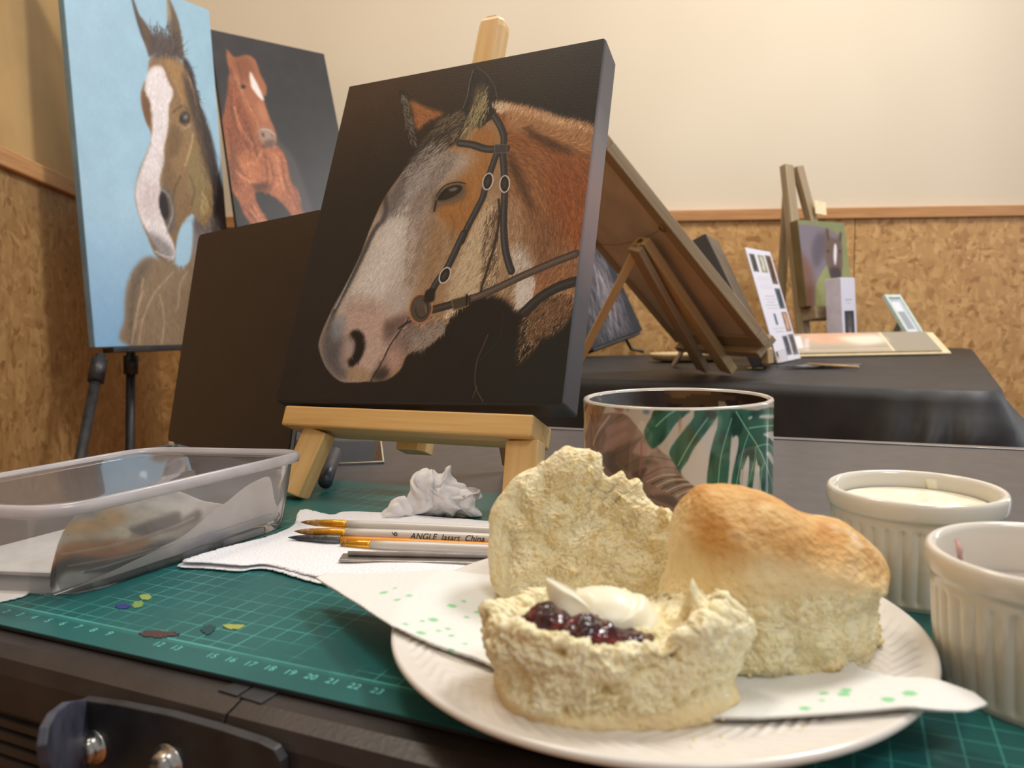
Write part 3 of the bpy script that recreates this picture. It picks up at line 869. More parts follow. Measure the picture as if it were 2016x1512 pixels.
    gh = [(z3([(x, y)])[0] + (a,)) for x, y, a in ((600, 300, 130), (450, 500, 112), (480, 800, 118), (300, 800, 115), (250, 1050, 150), (650, 700, 125), (800, 500, 100), (880, 350, 80), (900, 700, 108), (850, 900, 125), (640, 1130, 120), (400, 1330, 140), (150, 1250, 75), (740, 300, 60), (560, 520, 120))]
    P.hair(head, gh, 9000, 11, 0.2, (0.8, 1.2), 0.5, clip=hm)
    P.hair(z3([(420, 500), (620, 300), (600, 620), (520, 900), (240, 1000), (330, 700)]), gh, 2600, 13, 0.15, (0.93, 1.16), 0.6, clip=hm)
    P.hair(z3([(890, 480), (970, 500), (960, 900), (860, 950), (700, 1060), (760, 760)]), gh, 1500, 17, 0.18, (0.6, 1.35), 0.65)
    # cheek planes, jaw hair and worked highlights
    P.line(z3([(640, 560), (690, 620), (700, 720), (660, 830)]), 9, (190, 156, 118), 9, 0.4, clip=hm)
    P.line(z3([(585, 640), (560, 760), (520, 900)]), 8, (128, 98, 76), 9, 0.35, clip=hm)
    P.line(z3([(720, 560), (740, 600), (720, 680)]), 4, (128, 84, 46), 5, 0.5, clip=hm)
    P.line(z3([(830, 330), (850, 400), (830, 480)]), 6, (196, 132, 60), 6, 0.5, clip=hm)
    P.line(z3([(510, 330), (520, 372), (540, 380)]), 2.4, (110, 104, 108), 1.5, 0.6)
    P.hair(z3([(880, 520), (950, 520), (950, 880), (840, 950), (720, 1030), (740, 860)]), gh, 900, 24, 0.14, (0.95, 1.1), 0.6, tint=(206, 178, 140))
    P.hair(z3([(900, 560), (960, 520), (950, 900), (880, 940)]), gh, 260, 24, 0.14, (0.9, 1.1), 0.6, tint=(92, 64, 42))
    P.hair(z3([(700, 1010), (860, 950), (800, 1000), (700, 1060)]), [(880, 590, 120)], 200, 16, 0.25, (0.9, 1.2), 0.6, tint=(196, 170, 140))
    P.hair(z3([(600, 600), (720, 640), (700, 800), (560, 960), (520, 900)]), gh, 900, 12, 0.2, (0.78, 1.22), 0.5, clip=hm)
    P.hair(z3([(480, 1130), (740, 1040), (700, 1120), (620, 1210), (520, 1240)]), [(840, 660, 122)], 700, 15, 0.3, (0.6, 1.5), 0.6)
    P.hair(z3([(540, 1170), (700, 1100), (690, 1150), (560, 1240)]), [(840, 660, 125)], 200, 18, 0.3, (0.9, 1.2), 0.5, tint=(150, 134, 124))
    # eye
    P.fill(z3([(640, 460), (690, 415), (760, 395), (800, 420), (790, 470), (740, 500), (660, 520), (640, 560), (632, 500)]), (96, 78, 66), 4, 0.8)
    P.fill(z3([(660, 470), (692, 432), (742, 410), (778, 416), (770, 442), (738, 466), (694, 484), (662, 486)]), (26, 20, 19), 1.2)
    P.fill(z3([(690, 450), (730, 432), (765, 425), (755, 450), (720, 472), (690, 474)]), (42, 30, 26), 1.6)
    P.fill(z3([(712, 432), (745, 420), (758, 428), (730, 440)]), (150, 136, 130), 0.9, 0.75)
    P.line(z3([(650, 490), (645, 515), (640, 540)]), 4, (26, 20, 18), 2, 0.85)
    P.line(z3([(658, 505), (700, 500), (750, 482), (790, 452)]), 2.2, (140, 110, 84), 1.6, 0.6)
    P.line(z3([(650, 465), (690, 415), (750, 395), (795, 402)]), 2.6, (30, 22, 20), 1.2, 0.85)
    P.line(z3([(700, 402), (750, 385), (800, 395)]), 2, (156, 120, 84), 1.4, 0.6)
    P.line(z3([(800, 600), (770, 520), (800, 440)]), 2.4, (140, 84, 40), 3, 0.5)
    # forelock
    fl = z2([(665, 378), (720, 390), (700, 450), (650, 500), (600, 520), (540, 560), (500, 600), (478, 620), (470, 600), (500, 540), (550, 470), (610, 410)])
    P.fill(fl, (60, 52, 50), 4, 0.9)
    gf = [(850, 280, 140), (900, 240, 138), (820, 320, 135), (930, 260, 118)]
    P.hair(fl, gf, 1300, 26, 0.14, (0.5, 1.9), 0.7)
    P.hair(z2([(600, 410), (720, 390), (690, 470), (580, 540), (520, 560)]), gf, 260, 26, 0.16, (0.8, 1.2), 0.6, tint=(148, 126, 82))
    P.hair(z2([(600, 420), (700, 400), (640, 500), (520, 570)]), gf, 260, 26, 0.16, (0.8, 1.2), 0.6, tint=(30, 26, 30))
    P.hair(z2([(470, 600), (560, 500), (620, 500), (560, 620), (480, 700)]), gf, 420, 22, 0.2, (0.8, 1.2), 0.45, tint=(170, 160, 154))
    # near ear
    ear = z2([(704, 236), (716, 232), (745, 252), (772, 285), (786, 330), (790, 368), (775, 405), (750, 430), (725, 445), (700, 430), (676, 395), (668, 375), (684, 330), (690, 280)])
    P.fill(ear, (30, 26, 28), 1.2)
    P.fill(z2([(715, 300), (742, 290), (755, 330), (750, 380), (728, 420), (700, 440), (690, 400), (705, 350)]), (112, 96, 62), 5, 0.75)
    P.hair(ear, [(940, 210, 112), (935, 160, 100)], 700, 14, 0.3, (0.4, 1.7), 0.7)
    P.hair(z2([(720, 330), (760, 300), (760, 390), (700, 470), (660, 480)]), [(935, 215, 118)], 130, 24, 0.2, (0.9, 1.2), 0.75, tint=(172, 156, 104))
    P.line(z2([(704, 240), (690, 290), (684, 330), (668, 378)]), 1.6, (120, 118, 120), 0.8, 0.8)
    P.line(z2([(716, 234), (748, 256), (774, 292), (786, 330), (788, 365)]), 1.4, (96, 92, 92), 0.8, 0.8)
    P.hair(z2([(770, 370), (800, 360), (830, 372), (800, 400)]), [(980, 210, -60)], 120, 12, 0.4, (0.9, 1.2), 0.8, tint=(214, 182, 146))
    # bridle
    def strap(pts, w, c=(52, 50, 53), hl=(98, 98, 104)):
        P.line(pts, w + 2.5, (26, 22, 22), 1.2, 0.9)
        P.line(pts, w, c, 0.8)
        q = [(a - w * 0.16, b) for a, b in pts]
        P.line(q, w * 0.32, hl, 1.6, 0.55)
    P.line(z3([(958, 480), (962, 560), (945, 680), (915, 790), (880, 900), (868, 950)]), 5, (44, 34, 30), 1.6, 0.85)
    P.line(z3([(935, 520), (935, 640), (905, 760)]), 3, (98, 78, 58), 2.5, 0.5)
    strap(z3([(935, 62), (965, 110), (985, 170), (978, 240), (985, 330), (988, 450), (983, 600), (990, 720), (1008, 800), (1022, 840)]), 11)
    strap(z3([(950, 250), (925, 320), (895, 410), (880, 470), (840, 550), (795, 640), (775, 690)]), 11)
    strap(z3([(785, 650), (740, 750), (700, 830), (650, 900), (620, 960)]), 12)
    strap(z3([(768, 200), (830, 208), (900, 228), (995, 226)]), 13, hl=(104, 102, 104))
    P.fill(z3([(940, 205), (1002, 205), (996, 245), (938, 248)]), (66, 62, 64), 1, smooth=False)
    P.line(z3([(940, 205), (1002, 205), (996, 245), (938, 248)]), 1.2, (120, 116, 116), 0.6, 0.8, smooth=False, closed=True)
    strap(z3([(1340, 750), (1240, 790), (1130, 838), (1040, 880), (950, 925), (860, 965), (800, 985)]), 12, (88, 70, 60), (128, 108, 96))
    strap(z3([(800, 985), (720, 1010), (630, 1035)]), 13, (60, 50, 44), (92, 78, 66))
    strap(z3([(1335, 890), (1250, 920), (1160, 975), (1085, 1045)]), 16, (48, 44, 42), (76, 72, 70))
    for (x, y, a) in ((905, 390, 14), (988, 402, 4), (692, 862, 26)):
        c = z3([(x, y)])[0]
        P.fill(P.ellipse(c, 9.5, 17, a), (34, 28, 28), 0.8)
        P.line(P.ellipse(c, 9.5, 16.5, a), 2.4, (214, 208, 204), 0.7, 0.95, closed=True)
        P.fill(P.ellipse(c, 4.5, 10, a), (66, 54, 50), 0.8)
    P.fill(P.ellipse(z3([(572, 1030)])[0], 21, 29, 8), (84, 70, 58), 1.6)
    P.line(P.ellipse(z3([(578, 1032)])[0], 12, 18, 8), 2.4, (44, 36, 34), 1, 0.8, closed=True)
    P.line(z3([(560, 985), (590, 1010), (600, 1050)]), 2, (150, 120, 96), 1, 0.7)
    P.line(P.ellipse(z3([(572, 1030)])[0], 22, 29, 8), 3.2, (196, 118, 66), 1, 0.9, closed=True)
    P.fill(P.ellipse(z3([(566, 1005)])[0], 11, 10, 0), (88, 74, 66), 2)
    P.fill(z3([(600, 940), (640, 930), (640, 985), (610, 1000), (590, 990)]), (36, 30, 30), 1)
    P.fill(z3([(725, 985), (800, 965), (808, 1015), (735, 1038)]), (72, 58, 46), 1, smooth=False)
    P.line(z3([(725, 985), (800, 965), (808, 1015), (735, 1038)]), 1.6, (150, 118, 66), 0.7, 0.8, smooth=False, closed=True)
    P.line(z3([(800, 960), (800, 1010)]), 4, (24, 20, 20), 0.8)
    P.line(z3([(520, 1095), (490, 1110), (465, 1130)]), 5, (40, 30, 28), 2, 0.8)
    # fine unfinished chalk line in the dark
    P.line(z3([(905, 1160), (875, 1230), (848, 1300), (840, 1380), (848, 1440), (880, 1500)]), 1.2, (150, 104, 80), 0.7, 0.65)
    P.line(z3([(850, 1420), (828, 1480)]), 1.2, (150, 104, 80), 0.7, 0.6)
    P.line(z3([(850, 1300), (960, 1180), (980, 1040)]), 1.0, (92, 70, 58), 0.7, 0.35)
    # thin edge highlights on the face outline
    P.line(z3([(78, 1230), (90, 1290), (120, 1350), (170, 1392), (230, 1402)]), 1.3, (150, 146, 150), 0.8, 0.6)
    P.line(z3([(75, 1190), (130, 1050), (200, 920), (270, 780)]), 1.2, (126, 130, 138), 0.8, 0.6)
    P.texture(0.07, 120, 3)
    g = P.a.mean(-1, keepdims=True); P.a = g + (P.a - g) * 0.80
    return P

Pm = paint_main()
MW, MH_, MT = 0.235, 0.2923, 0.0302
Mmain = frame(CAM + np.array([-0.0748, 0.534, -0.0607]), -24.15, -24.17, -1.1)
mc = thing('painting', 'canvas of a white-blazed bay horse in a leather bridle on the pine table easel', 'painting', M=Mmain)
# grey painted side of the canvas, a brown-pink reflection put into its colour
m_side, t_, b_, N_, L_ = nt('painted_canvas_side')
b_.inputs['Roughness'].default_value = 0.5
sp_ = N_.new('ShaderNodeSeparateXYZ'); L_.new(coords(N_, L_), sp_.inputs[0])
mrz = N_.new('ShaderNodeMapRange'); mrz.inputs[1].default_value = 0.0; mrz.inputs[2].default_value = MH_; L_.new(sp_.outputs[2], mrz.inputs[0])
nn_ = N_.new('ShaderNodeTexNoise'); nn_.inputs['Scale'].default_value = 60; L_.new(coords(N_, L_), nn_.inputs['Vector'])
ad_ = N_.new('ShaderNodeMath'); ad_.operation = 'MULTIPLY_ADD'; ad_.inputs[1].default_value = 0.06; L_.new(nn_.outputs['Fac'], ad_.inputs[0]); L_.new(mrz.outputs[0], ad_.inputs[2])
L_.new(ramp(N_, L_, ad_.outputs[0], [(0.0, (60, 58, 61)), (0.3, (72, 71, 76)), (0.42, (112, 96, 100)), (0.60, (140, 112, 108)), (0.74, (122, 112, 114)), (0.85, (92, 86, 90)), (1.0, (80, 74, 76))]), b_.inputs['Base Color'])
canvas(mc, Mmain, MW, MH_, MT, Pm, m_side)

# ---------------------------------------------------------------- blaze-faced horse on sky blue
def paint_blue():
    f = hmap([(118, -100), (411, 20), (468, 674), (185, 685)])
    P = Painter(230, 420, f, (150, 188, 212), 0.7)
    a = P.grad((200, -80), (260, 420), (146, 182, 204), (166, 202, 226)); b = P.grad((250, 420), (240, 690), (166, 202, 226), (132, 176, 214))
    t = P.grad((250, 380), (250, 440), (0, 0, 0), (1, 1, 1)); P.a = a * (1 - t) + b * t
    P.texture(0.05, 7, 5)
    z = Zm(0, 0, 2.16)
    # mane / neck
    P.fill(z([(780, 240), (820, 290), (845, 400), (880, 500), (910, 600), (930, 700), (960, 820), (1000, 1010), (1010, 1100), (870, 1090), (830, 960), (860, 800), (850, 600), (800, 400)]), (54, 46, 44), 3)
    P.fill(z([(545, 1470), (530, 1350), (540, 1210), (585, 1120), (640, 1085), (720, 1110), (800, 1105), (830, 1000), (880, 960), (980, 1060), (1010, 1470)]), (138, 116, 92), 2.5)
    P.fill(z([(820, 950), (900, 900), (950, 1000), (1000, 1470), (850, 1470), (860, 1200)]), (104, 96, 96), 6, 0.9)
    P.fill(z([(790, 930), (850, 1000), (880, 1100), (860, 1400), (820, 1450), (830, 1150)]), (150, 138, 134), 5, 0.6)
    P.fill(z([(550, 1300), (560, 1180), (600, 1120), (650, 1100), (600, 1200), (580, 1300), (570, 1460), (548, 1460)]), (98, 88, 76), 5, 0.7)
    for q in ([(560, 1460), (580, 1330), (610, 1230)], [(590, 1460), (610, 1350), (660, 1240), (740, 1150)], [(610, 1180), (590, 1290), (575, 1400)], [(690, 1460), (700, 1350), (680, 1250)], [(760, 1300), (770, 1200), (800, 1150)], [(840, 1460), (850, 1300), (830, 1180)]):
        P.line(z(q), 3.4, (190, 164, 132), 3, 0.7)
    # head
    hd = z([(640, 245), (700, 225), (760, 245), (800, 300), (835, 400), (855, 520), (880, 650), (905, 780), (905, 890), (880, 940), (845, 935), (820, 900), (775, 950), (755, 1030), (748, 1100), (715, 1118), (665, 1080), (630, 1000), (605, 940), (580, 860), (578, 790), (600, 700), (635, 620), (645, 560), (620, 500), (600, 410), (612, 350), (632, 320)])
    hm = P.fill(hd, (134, 106, 74), 1.6)
    P.fill(z([(700, 230), (760, 250), (800, 320), (835, 430), (800, 440), (760, 380), (720, 300)]), (160, 122, 76), 5, 0.8, clip=hm)
    P.fill(z([(780, 300), (840, 420), (880, 620), (900, 760), (870, 740), (840, 560), (800, 420)]), (64, 52, 44), 4, 0.85)
    P.fill(z([(730, 440), (800, 500), (830, 620), (800, 720), (740, 800), (710, 760), (715, 600)]), (148, 118, 80), 8, 0.8, clip=hm)
    P.fill(z([(830, 600), (870, 680), (900, 800), (890, 900), (850, 930), (820, 860), (800, 720)]), (140, 120, 82), 6, 0.9, clip=hm)
    P.line(z([(822, 560), (812, 620), (790, 690)]), 5, (184, 158, 116), 3, 0.8)
    P.line(z([(770, 740), (745, 790), (735, 850)]), 4, (90, 68, 46), 4, 0.8)
    P.fill(z([(605, 380), (635, 400), (640, 520), (615, 480)]), (110, 74, 44), 2, 0.8)
    P.fill(z([(690, 770), (730, 800), (745, 880), (750, 960), (720, 975), (690, 920)]), (100, 92, 88), 4, 0.9, clip=hm)
    P.fill(z([(640, 285), (690, 275), (715, 330), (740, 385), (722, 440), (718, 540), (700, 620), (702, 680), (682, 750), (688, 830), (700, 930), (745, 1040), (742, 1095), (700, 1085), (655, 1020), (620, 960), (592, 900), (578, 800), (604, 700), (636, 620), (650, 540), (642, 430), (618, 370)]), (226, 218, 220), 2)
    P.fill(z([(600, 760), (680, 760), (680, 860), (640, 920), (600, 880)]), (206, 190, 190), 8, 0.7, clip=hm)
    P.fill(z([(630, 980), (700, 1010), (740, 1060), (735, 1100), (680, 1085)]), (120, 112, 112), 4, 0.75, clip=hm)
    P.line(z([(660, 1060), (700, 1082), (742, 1086)]), 3, (220, 212, 210), 2, 0.8)
    P.fill(P.ellipse(z([(700, 865)])[0], 9, 28, -8), (38, 30, 32), 2)
    P.line(z([(690, 795), (725, 830), (735, 900), (715, 960)]), 3, (158, 152, 150), 2, 0.85)
    P.fill(z([(765, 980), (815, 935), (822, 1020), (805, 1112), (752, 1112)]), (166, 202, 226), 1.5)
    P.line(z([(735, 470), (775, 440), (800, 460)]), 3, (84, 62, 46), 2, 0.8)
    P.fill(P.ellipse(z([(788, 492)])[0], 11, 12, 20), (52, 42, 36), 2)
    P.fill(P.ellipse(z([(792, 488)])[0], 5, 5, 0), (150, 146, 150), 1.2, 0.8)
    P.line(z([(765, 520), (790, 535), (812, 520)]), 3, (176, 160, 136), 2, 0.7)
    # ears
    P.fill(z([(562, -20), (590, 50), (620, 90), (655, 150), (670, 190), (640, 235), (625, 200), (600, 130), (580, 60)]), (92, 68, 48), 1.2)
    P.fill(z([(560, -20), (580, 20), (600, 90), (620, 170), (606, 150), (580, 70)]), (60, 50, 48), 1.5, 0.8)
    P.fill(z([(712, -20), (735, 20), (762, 90), (775, 160), (785, 240), (765, 245), (745, 200), (728, 130), (725, 60)]), (96, 80, 60), 1.2)
    P.fill(z([(712, -20), (730, 40), (728, 150), (745, 230), (728, 190), (716, 100)]), (150, 122, 84), 2, 0.8)
    P.fill(z([(640, 150), (700, 140), (750, 190), (770, 240), (700, 230), (650, 235)]), (80, 62, 54), 4, 0.9)
    P.hair(z([(640, 130), (720, 110), (770, 240), (660, 240)]), [(305, 60, -100), (340, 80, -60)], 160, 26, 0.5, (0.6, 1.3), 0.7, tint=(70, 56, 54))
    P.hair(z([(780, 250), (850, 380), (820, 420)]), [(380, 160, 60)], 60, 18, 0.5, (0.6, 1.3), 0.6, tint=(58, 50, 52))
    P.fill(z([(730, 520), (780, 560), (760, 640), (715, 660)]), (100, 78, 54), 5, 0.6, clip=hm)
    P.fill(z([(700, 660), (740, 700), (750, 800), (700, 780)]), (112, 88, 62), 6, 0.6, clip=hm)
    P.line(z([(850, 560), (860, 680), (880, 800)]), 5, (104, 86, 58), 5, 0.6, clip=hm)
    P.line(z([(815, 860), (830, 800), (810, 740)]), 4, (92, 72, 52), 4, 0.6, clip=hm)
    P.line(z([(740, 330), (770, 400), (780, 440)]), 5, (176, 140, 96), 5, 0.5, clip=hm)
    P.hair(hd, [(330, 200, 95), (300, 400, 95), (390, 350, 80)], 3200, 9, 0.25, (0.8, 1.2), 0.5, clip=hm)
    P.hair(z([(560, 1150), (840, 1110), (1000, 1060), (1000, 1460), (545, 1460)]), [(270, 600, 100), (340, 560, 75), (400, 600, 95)], 1800, 16, 0.3, (0.8, 1.22), 0.45)
    P.hair(z([(800, 300), (850, 380), (900, 560), (960, 800), (1000, 1050), (860, 1000), (860, 700)]), [(400, 250, 72), (430, 420, 75)], 900, 20, 0.15, (0.7, 1.6), 0.5)
    P.texture(0.03, 60, 2)
    return P
BS = 1.2
Mblue = frame(CAM + np.array([-0.667, 1.5, -0.046]) * BS, 58.5, -3.7, 1.0)
bp = thing('painting', 'tall sky blue painting of a horse with a broad white blaze, on a black easel', 'painting', M=Mblue)
canvas(bp, Mblue, 0.307 * BS, 0.70 * BS, 0.022, paint_blue(), MAT('blue_canvas_side', (118, 152, 176), 0.5, var=0.05, vs=20))

# ---------------------------------------------------------------- chestnut horse on charcoal
def paint_chestnut():
    f = hmap([(417, 50), (635, 112), (738, 590), (483, 600)])
    P = Painter(190, 380, f, (50, 48, 50), 0.7)
    g_ = P.grad((440, 80), (620, 300), (62, 58, 60), (44, 42, 44)); P.a = g_
    P.texture(0.12, 8, 8)
    z = Zm(0, 0, 2.16)
    P.fill(z([(1180, 570), (1250, 640), (1300, 760), (1340, 900), (1360, 1000), (1300, 960), (1240, 800), (1190, 680)]), (88, 78, 80), 4, 0.6)
    body = z([(985, 290), (975, 360), (958, 440), (945, 500), (955, 600), (970, 700), (985, 790), (1010, 830), (1040, 900), (1080, 950), (1115, 1000), (1150, 1003), (1160, 960), (1130, 900), (1100, 850), (1085, 800), (1120, 790), (1180, 820), (1230, 870), (1265, 930), (1285, 985), (1330, 982), (1310, 920), (1290, 860), (1275, 790), (1240, 740), (1225, 660), (1200, 610), (1170, 590), (1130, 600), (1110, 560), (1095, 480), (1060, 400), (1030, 340)])
    bm = P.fill(body, (176, 92, 52), 1.4)
    P.fill(z([(980, 320), (1040, 420), (1080, 520), (1100, 600), (1120, 700), (1060, 690), (1000, 600), (960, 520)]), (146, 70, 40), 6, 0.8, clip=bm)
    P.fill(z([(1010, 640), (1100, 620), (1120, 700), (1080, 760), (1020, 720)]), (204, 112, 62), 7, 0.8, clip=bm)
    P.fill(z([(1150, 620), (1210, 640), (1230, 760), (1180, 800), (1140, 740)]), (200, 110, 62), 6, 0.8, clip=bm)
    P.fill(z([(985, 560), (1010, 700), (1000, 790), (975, 700)]), (110, 56, 34), 5, 0.7, clip=bm)
    P.fill(z([(1070, 760), (1140, 750), (1145, 780), (1100, 790)]), (86, 44, 28), 3, 0.8, clip=bm)
    P.line(z([(1095, 560), (1130, 640), (1140, 740), (1130, 800)]), 4, (120, 58, 36), 3, 0.7)
    P.line(z([(1000, 360), (1010, 480), (1050, 620)]), 4, (196, 104, 60), 4, 0.6)
    P.line(z([(1210, 600), (1250, 760), (1300, 900)]), 3, (104, 60, 44), 3, 0.6)
    P.line(z([(1080, 850), (1120, 930), (1140, 1000)]), 5, (214, 128, 84), 4, 0.6)
    hd = z([(973, 195), (985, 205), (1010, 228), (1060, 222), (1095, 245), (1115, 300), (1140, 350), (1140, 385), (1128, 400), (1150, 470), (1172, 520), (1182, 560), (1172, 595), (1145, 600), (1112, 575), (1098, 530), (1080, 470), (1040, 400), (1005, 340), (985, 280), (975, 240)])
    hm = P.fill(hd, (178, 98, 58), 1.2)
    P.fill(z([(1000, 235), (1060, 230), (1090, 290), (1060, 330), (1020, 290)]), (140, 74, 44), 5, 0.7, clip=hm)
    P.fill(z([(1072, 290), (1092, 320), (1112, 360), (1130, 408), (1115, 400), (1090, 370), (1074, 340)]), (232, 222, 218), 1.2)
    P.fill(z([(1105, 530), (1140, 520), (1172, 545), (1178, 580), (1150, 598), (1115, 572)]), (166, 140, 128), 4, 0.8)
    P.fill(P.ellipse(z([(1124, 548)])[0], 2.4, 5, -20), (74, 52, 46), 1.4)
    P.fill(z([(1130, 575), (1172, 570), (1165, 598), (1140, 600)]), (96, 66, 56), 2.5, 0.8)
    P.line(z([(1118, 525), (1150, 530), (1172, 550)]), 2, (206, 196, 190), 1.5, 0.8)
    P.fill(P.ellipse(z([(1164, 553)])[0], 1.6, 3.4, -20), (86, 62, 56), 1.2, 0.7)
    P.fill(P.ellipse(z([(1042, 348)])[0], 5, 3.6, 10), (36, 30, 32), 1)
    P.fill(z([(1120, 410), (1150, 470), (1130, 500), (1100, 440)]), (206, 122, 76), 4, 0.7, clip=hm)
    P.line(z([(1020, 250), (1035, 320), (1030, 340)]), 3, (120, 60, 36), 3, 0.6)
    for q in ([(985, 420), (1010, 520), (1060, 600)], [(975, 520), (990, 640), (1040, 720)], [(1040, 480), (1075, 560), (1100, 650)], [(1150, 650), (1165, 720), (1150, 790)], [(1200, 650), (1215, 740), (1240, 800)], [(1030, 860), (1070, 900), (1110, 960)], [(1255, 820), (1280, 880), (1310, 950)]):
        P.line(z(q), 5, (112, 56, 34), 4, 0.55, clip=bm)
    for q in ([(1000, 430), (1030, 520), (1080, 590)], [(1000, 700), (1050, 740), (1100, 745)], [(1180, 640), (1195, 720), (1210, 780)], [(1060, 870), (1110, 930), (1130, 990)], [(1120, 610), (1090, 660), (1040, 670)]):
        P.line(z(q), 4, (222, 140, 96), 4, 0.6, clip=bm)
    P.fill(z([(1100, 800), (1180, 830), (1230, 880), (1180, 870), (1110, 840)]), (96, 48, 32), 4, 0.7, clip=bm)
    P.line(z([(1010, 300), (1040, 380), (1090, 480), (1110, 540)]), 4, (206, 128, 84), 4, 0.6, clip=hm)
    P.line(z([(990, 270), (1000, 330), (1040, 420)]), 4, (116, 60, 38), 4, 0.6, clip=hm)
    P.hair(body, [(470, 250, 75), (520, 330, 60), (560, 400, 65)], 2200, 9, 0.35, (0.62, 1.35), 0.6)
    P.texture(0.06, 50, 4)
    g = P.a.mean(-1, keepdims=True); P.a = (g + (P.a - g) * 0.74) * 0.95
    return P
CS = 0.95
Mch = frame(CAM + np.array([-0.514, 2.0, 0.042]) * CS, 34.4, -25.9, 2.5)
cp = thing('painting', 'painting of a running chestnut horse on a charcoal ground behind the blue painting', 'painting', M=Mch)
canvas(cp, Mch, 0.336 * CS, 0.862 * CS, 0.02, paint_chestnut(), m_wrap)

# ---------------------------------------------------------------- black metal easels that carry them
def tripod(label, feet, top, ledge_M, ledge_w, collars=True, r=0.011):
    t = thing('display_easel', label, 'easel', (float(np.mean([q[0] for q in feet])), float(np.mean([q[1] for q in feet])), 0), group=None)
    for i, fpt in enumerate(feet):
        f0, tp = Vector(fpt), Vector(top[i])
        lg = tube('leg', [f0 + Vector((0, 0, 0.01)), tp], r if i < 2 else r * 0.7, m_blk, t)
        tube('rubber_foot', [f0, f0 + (tp - f0) * 0.03], r * 1.5, m_blk, lg)
        if collars and i < 2:
            k = (0.752 - f0.z) / (tp.z - f0.z)
            a = f0 + (tp - f0) * k; b = f0 + (tp - f0) * (k + 0.055)
            tube('collar', [a, b], r * 1.55, m_blk, lg)
    box('ledge', (-ledge_w / 2, ledge_w / 2, -0.012, 0.03, -0.012, -0.0015), m_blk, t, ledge_M, bevel=0.001)
    return t
def ext(p0, p1, z):      # straight on through two points to height z
    p0, p1 = np.array(p0), np.array(p1); t = (z - p0[2]) / (p1[2] - p0[2]); return p0 + (p1 - p0) * t
yb = np.array(Mblue.to_3x3() @ Vector((0, 1, 0)))
cB = np.array(Mblue @ Vector((0, 0.05, 0.55)))
q0, q1 = D(200, 690, 1.66), D(160, 895, 1.53)
r0, r1 = D(258, 690, 1.83), D(256, 885, 1.83)
s0_, s1b = D(336, 690, 2.02), D(351, 752, 2.06)
tripod('black metal easel with collared legs under the sky blue painting', [ext(q0, q1, 0.0), ext(r0, r1, 0.0), ext(s0_, s1b, 0.0) * [1, 0.93, 1]],
       [ext(q0, q1, 0.806), ext(r0, r1, 0.808), tuple(Mblue @ Vector((0.10, 0.075, 0.42)))], Mblue, 0.30)
cC = Mch @ Vector((0, 0.035, 0.5)); bC = Mch @ Vector((0, 0.03, 0))
tripod('black metal easel under the charcoal ground chestnut horse painting', [(bC.x - 0.16, bC.y - 0.06, 0), (bC.x + 0.16, bC.y + 0.0, 0), (bC.x - 0.02, bC.y + 0.32, 0)],
       [(bC.x - 0.06, bC.y + 0.0, 0.895), (bC.x + 0.07, bC.y + 0.04, 0.895), (cC.x, cC.y + 0.06, cC.z)], Mch, 0.28, collars=False)

# ================================================================== PINE TABLE EASEL
pine = WOOD('pine', (214, 168, 104), (232, 194, 134), 0.42)
pine_x = WOOD('pine_across', (206, 158, 92), (228, 188, 126), 0.42, axis='X')
pine_d = WOOD('dark_pine', (150, 118, 76), (176, 144, 98), 0.5)  # darker pine tone for the rear strut
E0 = frame(CAM + np.array([-0.0748, 0.534, -0.0607]), -24.15, -24.17, 0.0)
def e(x, y, z): return E0 @ Vector((x, y, z))
def down(x, y, z0, zt):     # point below local (x,y,z0) along the easel's slope at world height zt
    a = e(x, y, z0); b = e(x, y, z0 - 0.1); k = (a.z - zt) / (a.z - b.z); return a + (b - a) * k
es = thing('table_easel', 'small pine table easel standing on the cutting mat with the horse canvas', 'easel', (-0.07, 0.56, MZ))
box('ledge', (-0.1050, 0.0985, -0.0015, 0.034, -0.0205, -0.0050), pine_x, es, E0, bevel=0.0015)
fl_l = down(-0.090, 0.012, 0, MZ + 0.0028); fr_l = down(0.094, 0.012, 0, MZ + 0.0028)
fn = np.array(E0.to_3x3() @ Vector((0, -1, 0)))
bar('leg', fl_l, e(-0.078, 0.012, -0.0207), 0.0215, 0.014, pine, es, fn, 0.0012)
bar('leg', fr_l, e(0.0900, 0.012, -0.0207), 0.0235, 0.014, pine, es, fn, 0.0012)
# centre post with rounded, chamfered top
pw, pd, ph = 0.0235, 0.016, 0.386
pv = []
sec = [(-pw / 2, -pd / 2), (pw / 2 - 0.005, -pd / 2), (pw / 2, -pd / 2 + 0.005), (pw / 2, pd / 2), (-pw / 2, pd / 2)]
lev = [(-0.0235, 1.0, 0), (ph - 0.012, 1.0, 0), (ph - 0.006, 0.93, 0), (ph - 0.002, 0.75, 0), (ph, 0.45, 0)]
for zz, s_, _ in lev:
    for x, y in sec: pv.append((x * s_, y * (1 if s_ > 0.9 else 0.85), zz))
nS = len(sec)
pf = [tuple(range(nS - 1, -1, -1)), tuple(range((len(lev) - 1) * nS, len(lev) * nS))]
for i in range(len(lev) - 1):
    for k in range(nS): pf.append((i * nS + k, i * nS + (k + 1) % nS, (i + 1) * nS + (k + 1) % nS, (i + 1) * nS + k))
add('centre_post', pv, pf, pine, es, E0 @ Matrix.Translation(Vector((-0.0185, 0.052, 0))), bevel=0.0006)
rt = e(-0.0185, 0.062, 0.20); rf = T(1010, 922, MZ)
bar('rear_strut', Vector((float(rf[0]), float(rf[1]), MZ + 0.004)), rt, 0.018, 0.010, pine_d, es, (0, -1, 0))
box('crossbar', (-0.08, 0.10, 0.0425, 0.0525 - 0.009, 0.028, 0.046), pine_x, es, E0, bevel=0.001)

